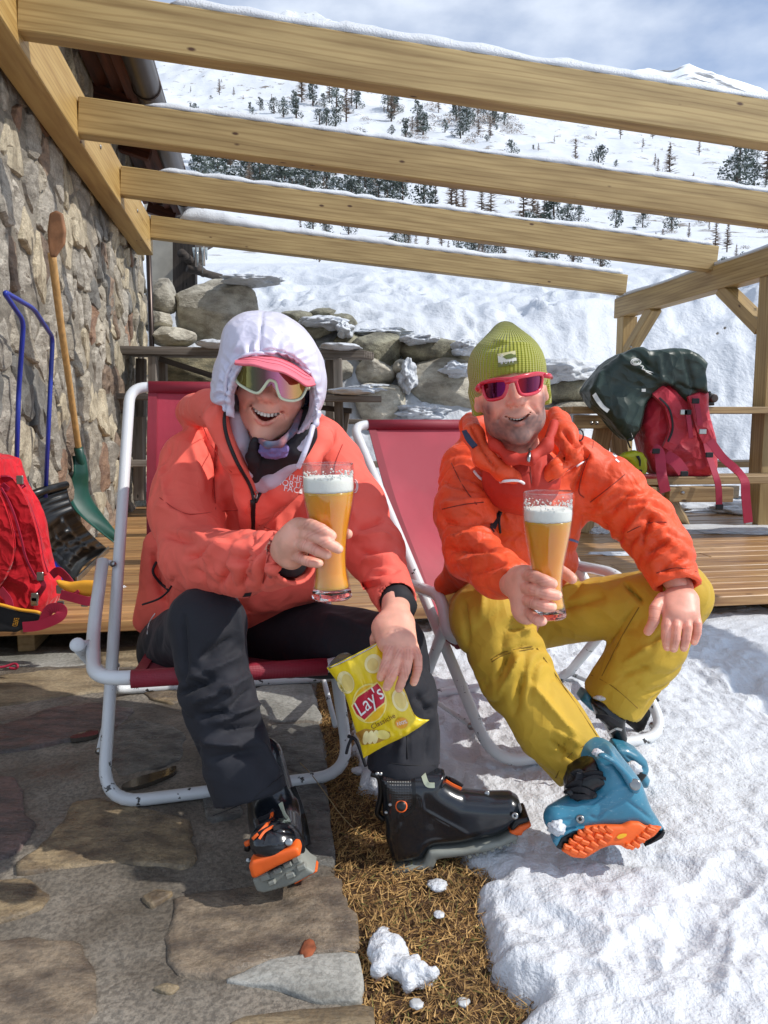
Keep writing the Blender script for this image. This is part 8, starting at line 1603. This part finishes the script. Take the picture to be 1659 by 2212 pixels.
# blue boots
zc = lambda x, y: ((1350 + x * .24858) / 1.157, (1650 + y * .24858) / 1.157)
ll = lambda L: [zc(*q) for q in L]
f = Field([P(1185, 1800, 1.6)[0] - .02, 1.50, P(1300, 1870, 1.6)[2] - .02], [P(1440, 1800, 1.6)[0] + .04, 1.80, P(1300, 1600, 1.7)[2] + .03], .0036)
def pl(L, d): 
    q = ll(L); c = np.mean(q, 0); oo = P(c[0], c[1], d); return oo, [((P(x, y, d) - oo)[0], (P(x, y, d) - oo)[2]) for x, y in q]
oo, rel = pl([(540, 960), (700, 890), (820, 1020), (1000, 1250), (1110, 1480), (1225, 1660), (1180, 1672), (900, 1640), (440, 1660), (330, 1700), (200, 1800), (130, 1780), (108, 1700), (115, 1560), (180, 1470), (420, 1360), (540, 1250)], 1.62); f.poly(oo, (1, 0, 0), (0, 0, 1), rel, .05, .042, .01)
f.rc(P(*zc(170, 1580), 1.59), P(*zc(420, 1480), 1.61), .030, .034, .03); f.rc(P(*zc(560, 1020), 1.68), P(*zc(760, 1300), 1.64), .055, .05, .03)
V, F = f.mesh(2); N = vnormals(V, F); V = strokes(V, N, [(*zc(430, 1560), *zc(780, 1290), 3, .004), (*zc(780, 1290), *zc(930, 1240), 3, .004), (*zc(560, 1600), *zc(860, 1400), 3, -.004), (*zc(860, 1400), *zc(1120, 1600), 3, -.004), (*zc(120, 1640), *zc(320, 1600), 4, -.006), (*zc(500, 1560), *zc(550, 1590), 3, -.003)])
bb = add('boot', V, F, BOOTT, man, True); bbs = Surf(V, F)
# sole facing the camera
sl_o, V, F = extr('sole', ll([(210, 1910), (330, 1800), (440, 1665), (620, 1650), (820, 1655), (900, 1615), (990, 1620), (1060, 1665), (1220, 1665), (1140, 1760), (1020, 1830), (930, 1895), (860, 1895), (800, 1855), (700, 1855), (600, 1890), (500, 1950), (440, 1985), (320, 1975)]), 1.56, .012, .008, SOLEO, bb, res=.0034, amp=.001, lean=.25); ss_ = Surf(V, F)
extr('toe_plate', ll([(160, 1880), (150, 1830), (200, 1750), (300, 1690), (440, 1668), (400, 1740), (320, 1810), (215, 1905)]), 1.575, .012, .008, BLACKP, bb, res=.0034, amp=.001, lean=.25); extr('heel_plate', ll([(1020, 1850), (1100, 1790), (1215, 1680), (1250, 1690), (1215, 1760), (1100, 1820), (1040, 1850)]), 1.60, .016, .006, BLACKP, bb, res=.0034, amp=.001)
extr('toe_lip', ll([(110, 1790), (150, 1700), (300, 1650), (440, 1640), (440, 1662), (310, 1690), (200, 1750), (150, 1850)]), 1.575, .02, .008, BOOTT, bb, res=.0034, amp=0)
rk = np.random.RandomState(4)
for q in [(280, 1880), (330, 1830), (380, 1790), (420, 1740), (340, 1920), (400, 1880), (450, 1830), (500, 1780), (480, 1720), (420, 1940), (480, 1900), (540, 1850), (590, 1770), (560, 1700), (620, 1700), (680, 1770), (690, 1700), (620, 1830), (960, 1850), (1010, 1800), (1060, 1760), (1110, 1710), (900, 1870), (1130, 1690)]:
    h = ss_.hit(*zc(*q), .001)
    if h is None: continue
    Vv, Ff = box_mesh(.019, .010, .010, .002); a = -.5 + rk.uniform(-.15, .15); ca, sa = math.cos(a), math.sin(a); Vv = Vv @ np.array([[ca, 0, sa], [0, 1, 0], [-sa, 0, ca]]); add('lug', Vv + h, Ff, SOLEO, sl_o)
flatshape('sole_badge', ss_, ll([(768, 1780), (790, 1755), (830, 1742), (872, 1745), (868, 1768), (830, 1790), (785, 1798)]), mat('yellow_badge', (.8, .42, .01), .5), sl_o, .003)
disc('toe_pin', bbs, *zc(402, 1598), .009, STEEL, bb, .004, .005); disc('toe_pin_hole', bbs, *zc(402, 1598), .004, BLACKP, bb, .010)
extr('spoiler_arm', ll([(560, 950), (640, 930), (760, 1000), (880, 1120), (990, 1250), (1010, 1300), (960, 1345), (900, 1300), (800, 1130), (700, 1020)]), 1.572, .010, .008, BOOTT, bb, res=.0034, amp=.0008); disc('arm_pivot', bbs, *zc(955, 1250), .012, STEEL, bb, .03, .004)
f = Field([P(1208, 1800, 1.6)[0] - .02, 1.52, P(1300, 1780, 1.6)[2] - .02], [P(1340, 1800, 1.6)[0] + .04, 1.80, P(1300, 1600, 1.7)[2] + .03], .0036)
oo, rel = pl([(250, 1260), (300, 1100), (530, 950), (560, 1000), (620, 1040), (730, 1130), (740, 1230), (620, 1230), (540, 1260), (500, 1330), (420, 1350), (270, 1410)], 1.63); f.poly(oo, (1, 0, 0), (0, 0, 1), rel, .052, .035, .01); V, F = f.mesh(2); V = fold_noise(V, vnormals(V, F), .003, 40, 5); tg = add('boot_tongue', V, F, BLACKP, man, True); tgs = Surf(V, F)
for L, w in (([(330, 1150), (400, 1130), (380, 1220)], .016), ([(260, 1330), (400, 1290), (540, 1350)], .012), ([(300, 1360), (440, 1370), (560, 1360)], .012), ([(440, 1140), (600, 1130), (760, 1190)], .008), ([(280, 1280), (360, 1230), (420, 1240)], .014), ([(440, 1200), (560, 1160), (720, 1220)], .006)): strap('buckle_strap', ll(L), w, BLACKF, tg, tgs, .005, t=.006)
for q in ((540, 1355), (765, 1195), (300, 1330)): disc('buckle_rivet', tgs, *zc(*q), .007, STEEL if q[0] > 700 else BLACKP, tg, .008, .006)
# second blue boot behind
f = Field([P(1245, 1600, 1.95)[0] - .03, 1.80, P(1300, 1700, 1.9)[2] - .02], [P(1400, 1600, 1.95)[0] + .05, 2.12, P(1300, 1470, 2.0)[2] + .05], .0042)
oo, rel = pl([(700, 880), (730, 810), (850, 830), (960, 890), (1050, 980), (1070, 1060), (1050, 1120), (1080, 1170), (1060, 1240), (1000, 1250), (900, 1120), (800, 1020)], 1.93); f.poly(oo, (1, 0, 0), (0, 0, 1), rel, .045, .03, .01); oo, rel = pl([(380, 370), (430, 290), (520, 340), (560, 420), (540, 500), (480, 470)], 2.02); f.poly(oo, (1, 0, 0), (0, 0, 1), rel, .04, .02, .01)
V, F = f.mesh(2); N = vnormals(V, F); V = strokes(V, N, [(*zc(860, 960), *zc(1060, 1100), 4, -.008), (*zc(800, 1000), *zc(900, 1100), 4, -.006)]); b3 = add('boot', V, F, BOOTT, man, True)
extr('boot_cuff', ll([(480, 380), (600, 370), (760, 450), (840, 540), (830, 620), (850, 760), (830, 800), (720, 800), (690, 740), (640, 640), (560, 560), (530, 480)]), 1.99, .05, .03, BLACKP, b3, res=.0045, amp=.003, nf=30); extr('heel_pad', ll([(880, 1000), (960, 1030), (1070, 1150), (1000, 1240), (960, 1200), (900, 1120)]), 1.895, .01, .008, BLACKP, b3, res=.004, amp=.001)
lump('clinging_snow', P(*zc(930, 1090), 1.875), (.022, .010, .018), SNOW, 5, parent=b3, flat=1, amp=.6, nf=4); lump('clinging_snow', P(*zc(640, 380), 1.965), (.025, .01, .008), SNOW, 8, parent=b3, flat=1, amp=.6, nf=4); lump('clinging_snow', P(*zc(165, 1680), 1.56), (.018, .02, .015), SNOW, 9, parent=bb, flat=1, amp=.6, nf=4); lump('clinging_snow', P(*zc(580, 930), 1.60), (.012, .010, .007), SNOW, 10, parent=bb, flat=1, amp=.5, nf=4)
strap('buckle_strap', [(*zc(560, 560), 1.925), (*zc(680, 580), 1.915), (*zc(780, 640), 1.915)], .012, BLACKF, b3, t=.006); strap('buckle_strap', [(*zc(690, 730), 1.92), (*zc(760, 690), 1.912), (*zc(820, 700), 1.915)], .006, STEEL, b3, t=.004)
